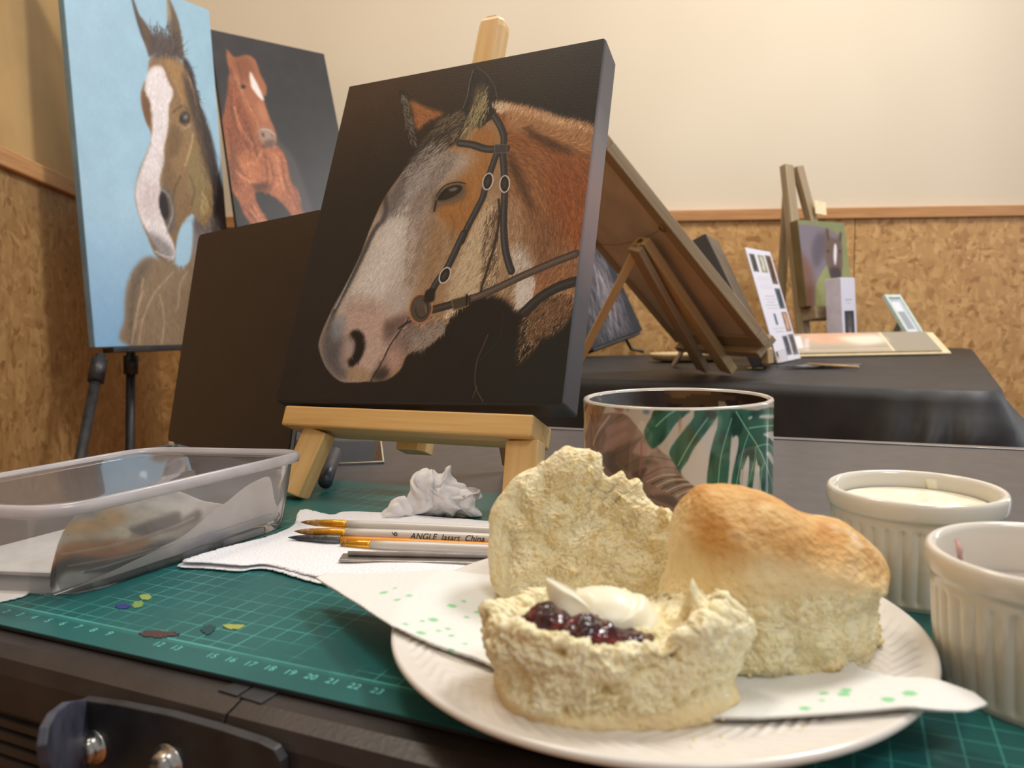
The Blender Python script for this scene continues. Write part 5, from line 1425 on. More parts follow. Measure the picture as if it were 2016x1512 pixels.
def mug_paint(P):
    P.texture(0.03, 12, 4)
    # pinkish brown banana leaf
    leaf = z([(232, 300), (300, 320), (420, 305), (520, 300), (600, 330), (660, 400), (720, 480), (800, 560), (900, 660), (1000, 740), (1090, 850), (1140, 930), (1230, 1020), (1240, 1080), (1100, 1180), (1050, 1260), (900, 1250), (700, 1240), (500, 1200), (350, 900), (240, 680)])
    lm = P.fill(leaf, (142, 118, 108), 0.8)
    P.fill(z([(330, 520), (380, 420), (470, 330), (560, 310), (600, 350), (500, 400), (420, 500), (380, 640), (340, 640)]), (128, 108, 96), 1.5, 0.9, clip=lm)
    for q, c in (([(410, 430), (500, 400), (600, 370), (580, 430), (470, 480), (420, 520)], (160, 128, 122)), ([(600, 620), (700, 560), (790, 600), (860, 640), (760, 700), (640, 720)], (168, 134, 132)),
                 ([(780, 820), (900, 760), (1010, 750), (1000, 800), (860, 860), (760, 900)], (156, 126, 120)), ([(420, 560), (560, 480), (600, 500), (480, 600), (400, 660)], (160, 130, 124)),
                 ([(800, 1000), (940, 960), (1000, 990), (880, 1030), (790, 1040)], (160, 128, 124))):
        P.fill(z(q), c, 1.2, 0.85, clip=lm)
    for q, c in (([(480, 640), (620, 560), (720, 520), (700, 560), (640, 660), (740, 700), (860, 760), (740, 780), (620, 840), (540, 800), (480, 720)], (108, 90, 82)),
                 ([(380, 680), (480, 660), (500, 760), (560, 820), (480, 860), (400, 780)], (98, 86, 80)), ([(640, 840), (760, 800), (740, 860), (700, 930), (640, 880)], (92, 76, 72)),
                 ([(820, 1060), (960, 1050), (1080, 1160), (1040, 1180), (900, 1100)], (92, 80, 76)), ([(900, 960), (1000, 920), (1080, 930), (1000, 1000), (940, 1000)], (104, 86, 80)),
                 ([(1060, 1040), (1180, 1000), (1220, 1030), (1100, 1100)], (116, 98, 92))):
        P.fill(z(q), c, 1.2, 0.9, clip=lm)
    for k in range(9):
        x0 = 800 + k * 42; y0 = 960 + k * 22
        P.line(z([(x0 - 40, y0 - 30), (x0 + 90, y0 - 90), (x0 + 210, y0 - 95)]), 2.2, (84, 70, 66) if k % 2 else (188, 172, 162), 1, 0.8, clip=lm)
    for q in ([(300, 620), (420, 420), (560, 310)], [(420, 720), (600, 620), (720, 520)], [(560, 800), (760, 700), (1000, 740)], [(740, 880), (900, 800), (1060, 820)]):
        P.line(z(q), 1.2, (86, 72, 68), 1, 0.7, clip=lm)
    P.line(z([(790, 1060), (900, 1110), (1060, 1170), (1240, 1180)]), 3.4, (104, 90, 86), 0.8, 0.95)
    P.line(z([(715, 560), (712, 700), (700, 860)]), 3.2, (150, 92, 96), 1, 0.8)
    P.line(z([(300, 600), (340, 480), (440, 330)]), 3.5, (180, 168, 154), 1, 0.9)
    P.line(z([(270, 560), (300, 400), (330, 300)]), 3, (150, 118, 92), 1.2, 0.8)
    # green monstera
    G1, G2, G3 = (44, 96, 80), (22, 54, 48), (92, 138, 116)
    lobes = [[(850, 270), (1130, 265), (1080, 330), (1010, 400), (930, 520), (860, 600), (800, 620), (745, 510), (745, 450), (800, 350)],
             [(1190, 270), (1420, 265), (1360, 340), (1290, 450), (1180, 600), (1120, 720), (1060, 850), (1020, 790), (960, 690), (970, 620), (1050, 500), (1160, 350)],
             [(1390, 270), (1520, 275), (1500, 400), (1480, 600), (1470, 800), (1440, 1010), (1290, 1000), (1280, 880), (1300, 700), (1340, 520), (1375, 400)],
             [(1500, 290), (1560, 300), (1600, 500), (1580, 700), (1560, 900), (1560, 1030), (1470, 1010), (1500, 850), (1550, 600), (1540, 500), (1500, 500)],
             [(1540, 300), (1650, 480), (1700, 620), (1700, 700), (1680, 900), (1660, 1040), (1620, 1040), (1640, 850), (1630, 700), (1580, 820), (1570, 700)],
             [(1520, 280), (1700, 280), (1860, 270), (1862, 560), (1850, 620), (1862, 1060), (1760, 1060), (1730, 860), (1700, 700), (1640, 500)]]
    for i, q in enumerate(lobes):
        lm2 = P.fill(z(q), G1, 0.7)
        for k in range(10):
            a = rng.integers(0, len(q)); b = rng.integers(0, len(q)); c = rng.uniform(0.25, 0.75)
            cx = q[a][0] * c + q[b][0] * (1 - c); cy = q[a][1] * c + q[b][1] * (1 - c)
            P.fill(P.ellipse(z([(cx, cy)])[0], rng.uniform(4, 12), rng.uniform(8, 26), rng.uniform(10, 40)), [G2, G3, (56, 84, 58), (30, 70, 60)][k % 4], 3, 0.65, clip=lm2)
    P.fill(z([(1500, 300), (1580, 330), (1580, 480), (1500, 520), (1480, 420)]), (14, 52, 42), 2, 0.8)
    for q, w_ in (([(1000, 280), (930, 330), (840, 420)], 1.6), ([(1290, 340), (1180, 500), (1100, 640), (1030, 780)], 1.6), ([(1490, 350), (1420, 600), (1390, 760), (1370, 1000)], 1.6), ([(1530, 290), (1620, 450), (1720, 620), (1800, 820), (1850, 1000)], 2.2),
                  ([(1640, 480), (1590, 640), (1540, 900), (1520, 1010)], 1.4), ([(1700, 620), (1680, 760), (1620, 1000)], 1.2), ([(1640, 440), (1740, 425), (1860, 420)], 1.6), ([(1700, 610), (1800, 590), (1850, 640)], 1.4), ([(1760, 760), (1740, 900), (1750, 1040)], 1.2)):
        P.line(z(q), w_ + 0.6, (126, 176, 150), 0.7, 0.85)
    for q in ([(1350, 405), (1368, 430), (1340, 520), (1310, 640), (1280, 860), (1250, 1010), (1060, 860), (1130, 720), (1200, 590), (1300, 450)], [(1530, 505), (1550, 540), (1540, 640), (1500, 820), (1480, 1010), (1455, 1000), (1480, 760), (1500, 560)],
              [(1630, 695), (1642, 730), (1630, 880), (1600, 1030), (1585, 1010), (1600, 820)], [(1720, 785), (1730, 840), (1710, 1040), (1670, 1030), (1690, 880)],
              [(1725, 340), (1760, 318), (1860, 325), (1860, 350), (1760, 352)], [(1632, 350), (1655, 332), (1672, 335), (1650, 360)], [(1762, 500), (1800, 480), (1860, 480), (1862, 580), (1820, 540)], [(1790, 670), (1820, 665), (1855, 740), (1860, 800), (1820, 740)]):
        P.fill(z(q), (198, 192, 188), 0.7)
    # paint stains below the lip
    for q, c in (([(235, 230), (330, 240), (400, 260), (370, 330), (340, 400), (320, 300), (300, 420), (270, 330), (240, 400)], (128, 86, 60)), ([(320, 225), (400, 235), (395, 262), (330, 245)], (92, 104, 40)), ([(585, 250), (612, 248), (610, 275), (588, 275)], (110, 116, 44)),
                 ([(730, 280), (770, 272), (790, 290), (765, 308), (735, 300)], (62, 94, 132)), ([(1280, 285), (1360, 285), (1350, 350), (1290, 350)], (62, 52, 38)), ([(1040, 330), (1060, 330), (1050, 460), (1040, 470)], (150, 112, 70)), ([(480, 240), (560, 250), (550, 290), (500, 280)], (140, 92, 74))):
        P.fill(z(q), c, 1.2, 0.8)
mug_paint(mp_)
m_glz = VCOL('glazed_print', 0.07, spec=0.6)
m_glw = MAT('white_glaze', (206, 198, 188), 0.08, spec=0.6)
mug = thing('mug', 'stoneware mug printed with green and pinkish brown leaves, paint water inside', 'mug', (mcx[0], mcx[1], MZ))
# outer wall: printed
nth, nz_ = 720, 300
ang = np.linspace(th0, th1, nth); zs = np.linspace(mz1 - 0.0012, mz0 + 0.004, nz_)
A_, Z_ = np.meshgrid(ang, zs)
V = np.stack([mcx[0] + mr * np.cos(A_), mcx[1] + mr * np.sin(A_), Z_], -1).reshape(-1, 3)
add('printed_wall', V, grid_faces(nz_, nth), m_glz, mug, smooth=True, col=mp_.colors())
ang2 = np.linspace(th1, th1 + math.pi, 60)
A_, Z_ = np.meshgrid(ang2, np.linspace(mz1 - 0.0012, mz0 + 0.004, 8))
c2 = np.tile(lin((186, 176, 166)), (480, 1)); gsel = (np.sin(A_.ravel() * 9) > 0.2); c2[gsel] = lin((44, 96, 80))
add('printed_wall', np.stack([mcx[0] + mr * np.cos(A_), mcx[1] + mr * np.sin(A_), Z_], -1).reshape(-1, 3), grid_faces(8, 60), m_glz, mug, smooth=True, col=c2)
Mm = Matrix.Translation(Vector((mcx[0], mcx[1], 0)))
v_, f_ = lathe_grid([(mr, mz1 - 0.0012), (mr - 0.0003, mz1 - 0.0004), (mr - 0.0012, mz1), (mr - 0.0022, mz1 - 0.0003), (mr - 0.0028, mz1 - 0.0015)], 200)
add('lip', v_, f_, m_glw, mug, Mm, smooth=True)
v_, f_ = lathe_grid([(mr, mz0 + 0.004), (mr - 0.001, mz0 + 0.001), (mr - 0.003, mz0 + 0.0003), (0.001, mz0 + 0.0003)], 120)
add('base', v_, f_, m_glw, mug, Mm, smooth=True)
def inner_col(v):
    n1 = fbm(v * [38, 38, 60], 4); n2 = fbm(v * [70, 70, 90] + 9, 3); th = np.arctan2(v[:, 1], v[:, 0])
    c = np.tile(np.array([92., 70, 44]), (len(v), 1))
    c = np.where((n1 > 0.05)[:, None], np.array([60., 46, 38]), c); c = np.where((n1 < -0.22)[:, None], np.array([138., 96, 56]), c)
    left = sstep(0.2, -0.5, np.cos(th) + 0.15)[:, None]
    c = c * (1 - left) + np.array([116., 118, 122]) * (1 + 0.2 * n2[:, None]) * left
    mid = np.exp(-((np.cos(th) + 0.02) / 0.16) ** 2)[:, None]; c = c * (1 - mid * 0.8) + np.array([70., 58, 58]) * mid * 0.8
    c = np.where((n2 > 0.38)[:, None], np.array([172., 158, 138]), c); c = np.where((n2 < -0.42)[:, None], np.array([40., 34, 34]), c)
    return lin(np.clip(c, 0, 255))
v_, f_ = lathe_grid(resample([(mr - 0.0028, mz1 - 0.0015), (mr - 0.0032, mz1 - 0.045), (mr - 0.006, mz1 - 0.080), (0.001, mz1 - 0.083)], 0.0012), 480)
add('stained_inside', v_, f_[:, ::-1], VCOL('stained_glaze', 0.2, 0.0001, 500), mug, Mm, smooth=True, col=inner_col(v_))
v_, f_ = lathe_grid([(mr - 0.0036, mz1 - 0.040), (0.001, mz1 - 0.040)], 64)
add('paint_water', v_, f_, MAT('murky_water', (66, 54, 44), 0.05), mug, Mm, smooth=True)

# ================================================================== RAMEKINS
m_por = MAT('white_porcelain', (222, 216, 204), 0.12, spec=0.55, var=0.015, vs=20)
def ramekin(label, cx, cy, R, H, rot, cont, tilt=0.0):
    z0 = MZ
    n = 432
    fl_n = 36
    rb = R * 0.885
    prof = resample([(0.001, 0.002), (rb * 0.86, 0.002), (rb * 0.9, 0.0), (rb * 0.955, 0.0)], 0.004) + resample([(rb * 0.955, 0.0003), (rb * 0.985, 0.002), (rb + (R * 0.965 - rb) * 0.5, H * 0.4), (R * 0.955, H - 0.0105)], 0.0009) + \
        [(R * 0.958, H - 0.0092), (R * 0.985, H - 0.0086), (R * 0.997, H - 0.0074), (R, H - 0.005), (R, H - 0.0022), (R - 0.0006, H - 0.0007), (R - 0.0018, H), (R - 0.0032, H - 0.0006), (R - 0.0040, H - 0.0024), (R - 0.0044, H - 0.012), (rb - 0.0042, 0.009), (rb - 0.009, 0.0052), (0.001, 0.0045)]
    def rad(Rr, Z, TH):
        m_ = sstep(0.0015, 0.005, Z) * sstep(H - 0.0120, H - 0.0145, Z) * (Rr > rb * 0.95)
        outer = np.zeros_like(Rr); outer[:len(prof) - 13] = 1
        s_ = np.abs(np.sin(TH * fl_n / 2)) ** 0.8
        return Rr - 0.0010 * (1 - s_) * m_ * outer
    v_, f_ = lathe_grid(prof, n, rad)
    M = Matrix.Translation(Vector((cx, cy, z0))) @ Matrix.Rotation(rot, 4, 'Z')
    t = thing('ramekin', label, 'ramekin', M=M)
    add('bowl', v_, f_, m_por, t, M, smooth=True)
    return t, M
r1, M1 = ramekin('fluted white ramekin of cream behind the plate, next to the mug', 0.1860, 0.3480, 0.0380, 0.0490, 0.1, 'cream')
Zr = 0.0475
def cream_fill(Rr, h0, amp, seed, lip=0.0):
    ns = 46; n = 160; vv = []
    for i in range(ns):
        s_ = i / (ns - 1); a = np.arange(n) / n * 2 * np.pi
        x, y = s_ * Rr * np.cos(a), s_ * Rr * np.sin(a)
        z = h0 + amp * fbm(np.c_[x * 60, y * 60, np.full(n, seed)], 3) * (1 - s_ ** 4) + lip * s_ ** 6
        vv.append(np.c_[x, y, z])
    return np.vstack(vv), ring_faces(ns, n)
m_cream = MAT('clotted_cream', (238, 232, 208), 0.35, var=0.01)
cbn = m_cream.node_tree.nodes['Principled BSDF']; cbn.inputs['Subsurface Weight'].default_value = 0.4; cbn.inputs['Subsurface Radius'].default_value = (0.008, 0.006, 0.004); cbn.inputs['Subsurface Scale'].default_value = 0.6
v_, f_ = cream_fill(0.0325, 0.0400, 0.0035, 3.0, 0.001)
co = add('cream', v_, f_, m_cream, None, M1 @ Matrix.Translation(Vector((0, 0, 0.0))), smooth=True)
tag(co, 'cream filling the ramekin beside the mug', 'cream')
# smears up the inner wall
def smear(parent_M, a0, a1, z0, z1, R0, mat, name, parent=None):
    a = np.linspace(a0, a1, 14); zz = np.linspace(z0, z1, 10); A, Z = np.meshgrid(a, zz)
    ed = np.minimum(np.minimum((A - a0), (a1 - A)) / (a1 - a0) * 4, np.minimum(Z - z0, z1 - Z) / (z1 - z0) * 4).clip(0, 1)
    sh = (Z - z0) * 6.0
    R = R0 + 0.0004 - 0.0012 * ed * (1 + 0.5 * noise3(np.c_[A.ravel() * 8, Z.ravel() * 300, A.ravel() * 0]).reshape(A.shape))
    v = np.stack([R * np.cos(A + sh), R * np.sin(A + sh), Z], -1).reshape(-1, 3)
    return add(name, v, grid_faces(10, 14), mat, parent, parent_M, smooth=True)
smear(M1, 0.62, 0.82, 0.038, 0.0465, 0.0338, m_cream, 'cream_smear', co)
smear(M1, 2.3, 2.55, 0.038, 0.0455, 0.0338, m_cream, 'cream_smear', co)
r2, M2 = ramekin('fluted white ramekin with a little jam, nearest the camera at the right edge', 0.1812, 0.2500, 0.0384, 0.0490, 0.0, 'jam')
m_jamr = MAT('thin_jam_film', (206, 168, 160), 0.12, var=0.2, vs=90)
v_, f_ = cream_fill(0.0318, 0.0310, 0.0006, 8.0)
jo = add('jam_residue', v_, f_, MAT('pale_residue', (196, 184, 180), 0.1, var=0.05), None, M2, smooth=True)
tag(jo, 'thin residue left in the ramekin at the right edge', 'residue')
smear(M2, 1.9, 1.98, 0.034, 0.044, 0.0338, m_jamr, 'jam_smear', jo)

# ================================================================== PLATE
PC = np.array([0.0508, 0.2838]); PR = 0.0982; PK = PR / 0.0935
plate = thing('plate', 'white plate with an embossed herringbone rim under the scones', 'plate', (PC[0], PC[1], MZ))
MP = Matrix.Translation(Vector((PC[0], PC[1], MZ)))
def plate_z(r):      # height of the upper surface above the mat
    return np.interp(r / PK, [0, 0.052, 0.060, 0.070, 0.0875, 0.0915, 0.0935], [0.0085, 0.0085, 0.0096, 0.0118, 0.0150, 0.0158, 0.0158])
prof = [(0.0005, 0.0055), (0.050, 0.0055), (0.052, 0.0), (0.054, 0.0), (0.0555, 0.0045), (0.070, 0.0080), (0.088, 0.0118), (0.0925, 0.0130), (0.0935, 0.0142), (0.0933, 0.0154), (0.0922, 0.0160)]
prof = prof + [(r, float(plate_z(r * PK))) for r in np.arange(0.0915, 0.001, -0.0008)] + [(0.0005, 0.0085)]
def pz(R, Z, TH):
    k0 = 11
    up_ = np.zeros_like(R); up_[k0:] = 1
    band1 = sstep(0.0705, 0.072, R) * sstep(0.0785, 0.0775, R); band2 = sstep(0.0795, 0.081, R) * sstep(0.0880, 0.0868, R)
    h = np.sin(TH * 84 + R * 1500) * band1 + np.sin(TH * 84 - R * 1500) * band2
    fl = np.sin(TH * 84) * sstep(0.0545, 0.056, R) * sstep(0.068, 0.066, R) * 0.5
    return Z + 0.0003 * (h + fl) * up_
v_, f_ = lathe_grid(prof, 1008, None, pz); v_[:, :2] *= PK
add('dish', v_, f_, MAT('white_china', (226, 220, 212), 0.14, spec=0.5, var=0.01), plate, MP, smooth=True)

# ================================================================== NAPKIN
def rp(x, y): return np.hypot(x - PC[0], y - PC[1])
def nap_z(x, y):
    r = rp(x, y)
    z = MZ + np.where(r < PR, plate_z(np.minimum(r, PR)) + 0.0021, 0.0179 - (r - PR) * 0.09)
    return z + 0.0004 * noise3(np.c_[x * 40, y * 40, 0 * x]) * sstep(0.0, 0.03, r)
m_nap = VCOL('napkin_paper', 0.85, 0.00035, 420, Subsurface_Weight=0.1)
m_nap.node_tree.nodes['Principled BSDF'].inputs['Subsurface Radius'].default_value = (0.003, 0.003, 0.003)
npx = [(621, 1131, .758), (640, 1146, .758), (700, 1190, .759), (772, 1240, .760), (860, 1281, .757), (935, 1312, .754), (1060, 1356, .753), (1250, 1400, .753), (1400, 1428, .754), (1490, 1424, .756), (1620, 1412, .758), (1760, 1400, .760), (1850, 1404, .760),
       (1905, 1402, .760), (1946, 1387, .760), (1915, 1366, .760), (1850, 1348, .760), (1760, 1342, .758), (1690, 1335, .754), (1640, 1250, .753), (1400, 1180, .753), (1180, 1150, .753), (1010, 1140, .756), (930, 1136, .758), (800, 1128, .760), (700, 1124, .759), (645, 1122, .758)]
nout = np.array([T(u, v, zz)[:2] for u, v, zz in npx])
n0 = []
for i in range(len(nout)):
    n0.append(nout[i]); n0.append((nout[i] + nout[(i + 1) % len(nout)]) / 2)
nout2 = np.array(n0)
z4 = Zm(600, 1080, 3.5); z3b = Zm(1560, 880, 2.392)
dots = z4([(545, 338), (625, 308), (640, 398), (718, 372), (1012, 392), (1093, 352), (1187, 402), (1113, 445), (885, 500), (808, 522), (985, 546), (920, 570), (692, 562), (800, 606), (1003, 698), (1110, 740), (1440, 438), (1105, 635), (1010, 590)]) + z3b([(140, 1190), (245, 1165), (255, 1143), (450, 1222), (552, 1202), (60, 1230), (150, 1148)])
dxy = np.array([T(u, v, 0.7585)[:2] for u, v in dots])
dsz = rng.uniform(0.0009, 0.0020, len(dxy))
def nap_col(P):
    c = np.tile(lin((226, 226, 222)), (len(P), 1)); g = lin((142, 206, 156))
    d = np.sqrt(((P[:, None] - dxy[None]) ** 2).sum(-1)) / dsz[None]
    w = sstep(1.25, 0.8, d.min(1))[:, None]
    return c * (1 - w) + g * w
nap = thing('napkin', 'white paper napkin with pale green dots spread on the plate under the scones', 'napkin', (PC[0], PC[1], MZ))
flat_sheet('napkin_sheet', nout2, nap_z, m_nap, nap, 0.0006, 0.0009, nap_col)
cn = nout2.mean(0); in2 = cn + (nout2 - cn) * 0.975
flat_sheet('napkin_under_sheet', in2, lambda x, y: nap_z(x, y) - 0.0009 - 0.0012 * sstep(0.09, 0.14, rp(x, y)), m_nap, nap, 0.0005, 0.002, lambda P: np.tile(lin((226, 226, 222)), (len(P), 1)))

# ================================================================== SCONES
def SCONE(name):
    m_, t, b, N, L = nt(name)
    a = N.new('ShaderNodeAttribute'); a.attribute_name = 'Col'; L.new(a.outputs['Color'], b.inputs['Base Color'])
    b.inputs['Roughness'].default_value = 0.72; b.inputs['Specular IOR Level'].default_value = 0.3
    b.inputs['Subsurface Weight'].default_value = 0.22; b.inputs['Subsurface Radius'].default_value = (0.004, 0.0026, 0.0012); b.inputs['Subsurface Scale'].default_value = 1.0
    n1 = N.new('ShaderNodeTexNoise'); n1.inputs['Scale'].default_value = 420; n1.inputs['Detail'].default_value = 4; L.new(coords(N, L), n1.inputs['Vector'])
    v1 = N.new('ShaderNodeTexVoronoi'); v1.inputs['Scale'].default_value = 330; L.new(coords(N, L), v1.inputs['Vector'])
    s1 = N.new('ShaderNodeMath'); s1.operation = 'MULTIPLY_ADD'; s1.inputs[1].default_value = 0.5; L.new(v1.outputs['Distance'], s1.inputs[0]); L.new(n1.outputs['Fac'], s1.inputs[2])
    add_bump(N, L, b, s1.outputs[0], 0.0012, 1.0)
    return m_
m_scone = SCONE('scone_crumb')
CR = {'crumb': np.array([243., 231, 190]), 'deep': np.array([222., 194, 134]), 'pale': np.array([250., 243, 214]), 'skin': np.array([236., 214, 166]), 'brown': np.array([196., 134, 62]), 'dark': np.array([176., 110, 46]), 'flour': np.array([226., 196, 160]), 'base': np.array([206., 176, 112])}
def crumble(V, F, mask, seed, amp=1.0, lump=1.0):
    N3 = normals(V, F)
    q = V + seed
    big = (noise3(q * 62) * 0.0026 + (lump - 1) * 0.0022 * (1 - 2 * np.abs(noise3(q * 48 + 5))))
    w3 = np.stack([noise3(q * 110 + 40), noise3(q * 110 + 50), noise3(q * 110 + 60)], 1) * 0.004
    chunk = fbm((q + w3) * 105 + 3, 5, gain=0.68) * 0.0034
    t_ = fbm((q + w3) * 160 + 23, 3); mid = (np.floor(t_ * 5) / 5 - t_) * 0.0028
    fine = noise3(q * 560 + 11) * 0.00045 + noise3(q * 1100 + 19) * 0.00030
    d = (big + chunk + mid + fine) * amp * mask + (noise3(q * 60 + 2) * 0.0012 + noise3(q * 260) * 0.00018) * (1 - mask)
    # little holes
    h = noise3(q * 190 + 31); d = d - 0.0022 * sstep(0.42, 0.7, h) * mask
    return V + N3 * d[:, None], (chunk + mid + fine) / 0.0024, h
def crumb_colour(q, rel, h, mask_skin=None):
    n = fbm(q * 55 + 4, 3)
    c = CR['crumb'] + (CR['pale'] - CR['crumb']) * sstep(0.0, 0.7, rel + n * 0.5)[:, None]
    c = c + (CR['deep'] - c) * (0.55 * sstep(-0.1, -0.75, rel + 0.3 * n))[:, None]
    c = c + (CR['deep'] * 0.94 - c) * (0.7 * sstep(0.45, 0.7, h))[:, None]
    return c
zf = Zm(900, 860, 2.3186)

# --- half scone standing on its edge, torn face forward
apx = zf([(600, 66), (672, 84), (672, 120), (700, 182), (735, 175), (775, 158), (802, 200), (840, 192), (866, 218), (878, 290), (915, 335), (975, 348), (1008, 392), (1030, 440), (1022, 520), (1010, 600), (980, 700), (930, 760), (800, 800), (600, 830), (420, 830), (300, 785), (215, 725), (160, 655), (148, 560), (140, 450), (152, 350), (195, 268), (265, 190), (360, 130), (470, 90), (540, 70)])
V, F, C, R_, S = pillow(apx, (1150, 1052), 0.318, 0.010, 0.021, 620, 170, 2.8)
rim_m = np.clip(V[:, 1] / 0.021, 0, 1)               # 0 at the torn front, 1 at the smooth back
torn = sstep(0.32, 0.12, rim_m)
# undulating torn face: a hollow right of centre and a raised shoulder
V[:, 1] += torn * (0.0045 * np.exp(-(((V[:, 0] - 0.012) / 0.012) ** 2 + ((V[:, 2] - 0.006) / 0.014) ** 2)) - 0.0040 * np.exp(-(((V[:, 0] + 0.006) / 0.014) ** 2 + ((V[:, 2] + 0.010) / 0.010) ** 2)))
rr_ = np.hypot(V[:, 0], V[:, 2]); edge = sstep(0.72, 0.97, np.tile(np.concatenate([np.sin(np.linspace(0, np.pi / 2, 170)), np.sin(np.linspace(0, np.pi / 2, 170))[-2::-1]])[:, None], (1, 620)).ravel())
side_ = sstep(-0.2, 0.5, (0.8 * V[:, 0] + 0.6 * V[:, 2]) / (rr_ + 1e-6))
torn_d = torn * (1 - edge * (0.85 - 0.45 * side_))
V2, rel, h = crumble(V, F, torn_d, 0.31, 1.15, 2.6)
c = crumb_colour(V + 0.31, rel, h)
sk = (1 - torn)[:, None]
skc = CR['skin'] + (CR['base'] - CR['skin']) * sstep(-0.2, 0.4, noise3(V * 90))[:, None] * 0.5
c = c * (1 - sk) + skc * sk
V2 = V2 @ np.array(Matrix.Rotation(math.radians(-14), 3, 'X')).T + C
V2[:, 2] = np.maximum(V2[:, 2], MZ + 0.0100)
sA = thing('scone', 'torn scone half standing on edge at the back of the plate, crumb facing out', 'scone', (C[0], C[1], MZ + 0.01))
add('scone_body', V2, F, m_scone, sA, smooth=True, col=lin(np.clip(c, 0, 255)))

# --- whole browned scone
bpx = zf([(1130, 258), (1200, 251), (1300, 258), (1400, 285), (1480, 318), (1560, 368), (1640, 393), (1720, 405), (1795, 452), (1852, 505), (1890, 570), (1880, 612), (1852, 655), (1848, 750), (1852, 850), (1840, 960), (1812, 1030), (1760, 1090), (1680, 1140), (1600, 1160), (1450, 1170), (1340, 1166), (1200, 1160), (1060, 1120), (975, 1030), (945, 900), (948, 800), (965, 700), (1000, 600), (1012, 500), (1030, 390), (1072, 310)])
Bc = (1508, 1165)
V, F, C, R_, S = pillow(bpx, Bc, 0.268, 0.029, 0.032, 640, 190, 2.35)
scp = np.linalg.norm(C - CAM) / FPX * 0.985
U = V[:, 0] / scp + Bc[0]; W = Bc[1] - V[:, 2] / scp; UZ = (U - 900) * 2.3186; WZ = (W - 860) * 2.3186
front = sstep(0.012, -0.004, V[:, 1])
lineY = np.interp(UZ, [900, 960, 1080, 1200, 1300, 1500, 1700, 1860], [760, 720, 690, 620, 640, 600, 600, 640]) + 26 * noise3(V * 120)
torn = sstep(-30, 25, WZ - lineY) * front * sstep(1150, 1100, WZ + 20 * noise3(V * 100))
V2, rel, h = crumble(V, F, torn, 0.77, 0.95, 1.7)
# overhanging top crust
crust_y = np.interp(UZ, [900, 1020, 1100, 1200, 1300, 1450, 1600, 1750, 1900], [440, 450, 520, 500, 470, 490, 520, 600, 640])
lip = np.exp(-((WZ - crust_y - 20) / 45.0) ** 2) * sstep(1350, 1700, UZ)
V2[:, 1] -= 0.0018 * lip * front
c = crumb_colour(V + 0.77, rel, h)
skin = (CR['skin'] + 10 * noise3(V * 150)[:, None])
c = c * torn[:, None] + skin * (1 - torn)[:, None]
nn = fbm(V * 80 + 1, 4)
br = sstep(70, -90, WZ - crust_y + 55 * nn) * (0.35 + 0.65 * sstep(-0.5, 0.3, nn + 0.2))
br = np.maximum(br, sstep(0.0, 0.03, V[:, 1]) * sstep(90, -20, WZ - crust_y))
br *= 0.86 * sstep(1000, 1130, UZ + 30 * nn) * (0.7 + 0.3 * sstep(-0.2, 0.4, fbm(V * 45 + 9, 2)))
brc = CR['brown'] + (CR['dark'] - CR['brown']) * sstep(0.0, 0.5, fbm(V * 150 + 6, 3))[:, None]
c = c * (1 - br[:, None]) + brc * br[:, None]
fl = sstep(1560, 1700, UZ) * sstep(600, 440, WZ) * sstep(-0.1, 0.35, fbm(V * 130 + 12, 3)) * 0.85
c = c * (1 - fl[:, None]) + CR['flour'] * fl[:, None]
bs_ = sstep(1120, 1165, WZ); c = c * (1 - bs_[:, None] * 0.6) + CR['base'] * bs_[:, None] * 0.6
V2 = V2 + C
V2[:, 2] = np.maximum(V2[:, 2], MZ + 0.0103)
sB = thing('scone', 'whole scone with a golden brown top at the right of the plate', 'scone', (C[0], C[1], MZ + 0.01))
add('scone_body', V2, F, m_scone, sB, smooth=True, col=lin(np.clip(c, 0, 255)))

# --- lower half scone with jam and cream, nearest the camera
cc = np.array([0.0300, 0.2352]); zb = MZ + 0.0103
n, ns, nt_ = 720, 70, 62
th = np.arange(n) / n * 2 * np.pi; ct, st = np.cos(th), np.sin(th)
Rx, Ry = 0.0385, 0.0280
Rr = (np.abs(ct / Rx) ** 2.5 + np.abs(st / Ry) ** 2.5) ** (-1 / 2.5)
Rr = Rr * (1 + 0.05 * noise3(np.c_[ct * 2, st * 2, np.full(n, 4.2)]))
# rim height round the piece: angle degrees -> metres (0 = right, 270 = towards the camera)
deg = np.degrees(th)
H = np.interp(deg, [0, 20, 40, 70, 110, 150, 175, 200, 225, 245, 262, 275, 290, 300, 310, 322, 335, 350, 360],
              [.0265, .0262, .0245, .0230, .0230, .0240, .0270, .0290, .0300, .0285, .0265, .0252, .0245, .0255, .0275, .0300, .0300, .0275, .0265])
H = H + 0.0022 * noise3(np.c_[ct * 5, st * 5, np.full(n, 1.2)]) + 0.0010 * noise3(np.c_[ct * 14, st * 14, np.full(n, 7.2)])
rows = []; kind = []
for s_ in np.linspace(0.02, 1, 26)[:-1]:                       # underside
    rows.append(np.c_[Rr * 0.925 * s_ * ct, Rr * 0.925 * s_ * st, np.zeros(n)]); kind.append(0)
for t in np.linspace(0, 1, ns):                                # side wall
    prof_r = 0.925 + 0.050 * sstep(0, 0.10, t) + 0.03 * t - 0.035 * sstep(0.10, 0.30, t) * sstep(0.6, 0.3, t) - 0.05 * sstep(0.75, 1.0, t)
    rows.append(np.c_[Rr * prof_r * ct, Rr * prof_r * st, H * t * 0.97]); kind.append(1)
inner = 0.0235 + 0.0035 * (ct)                                 # torn top
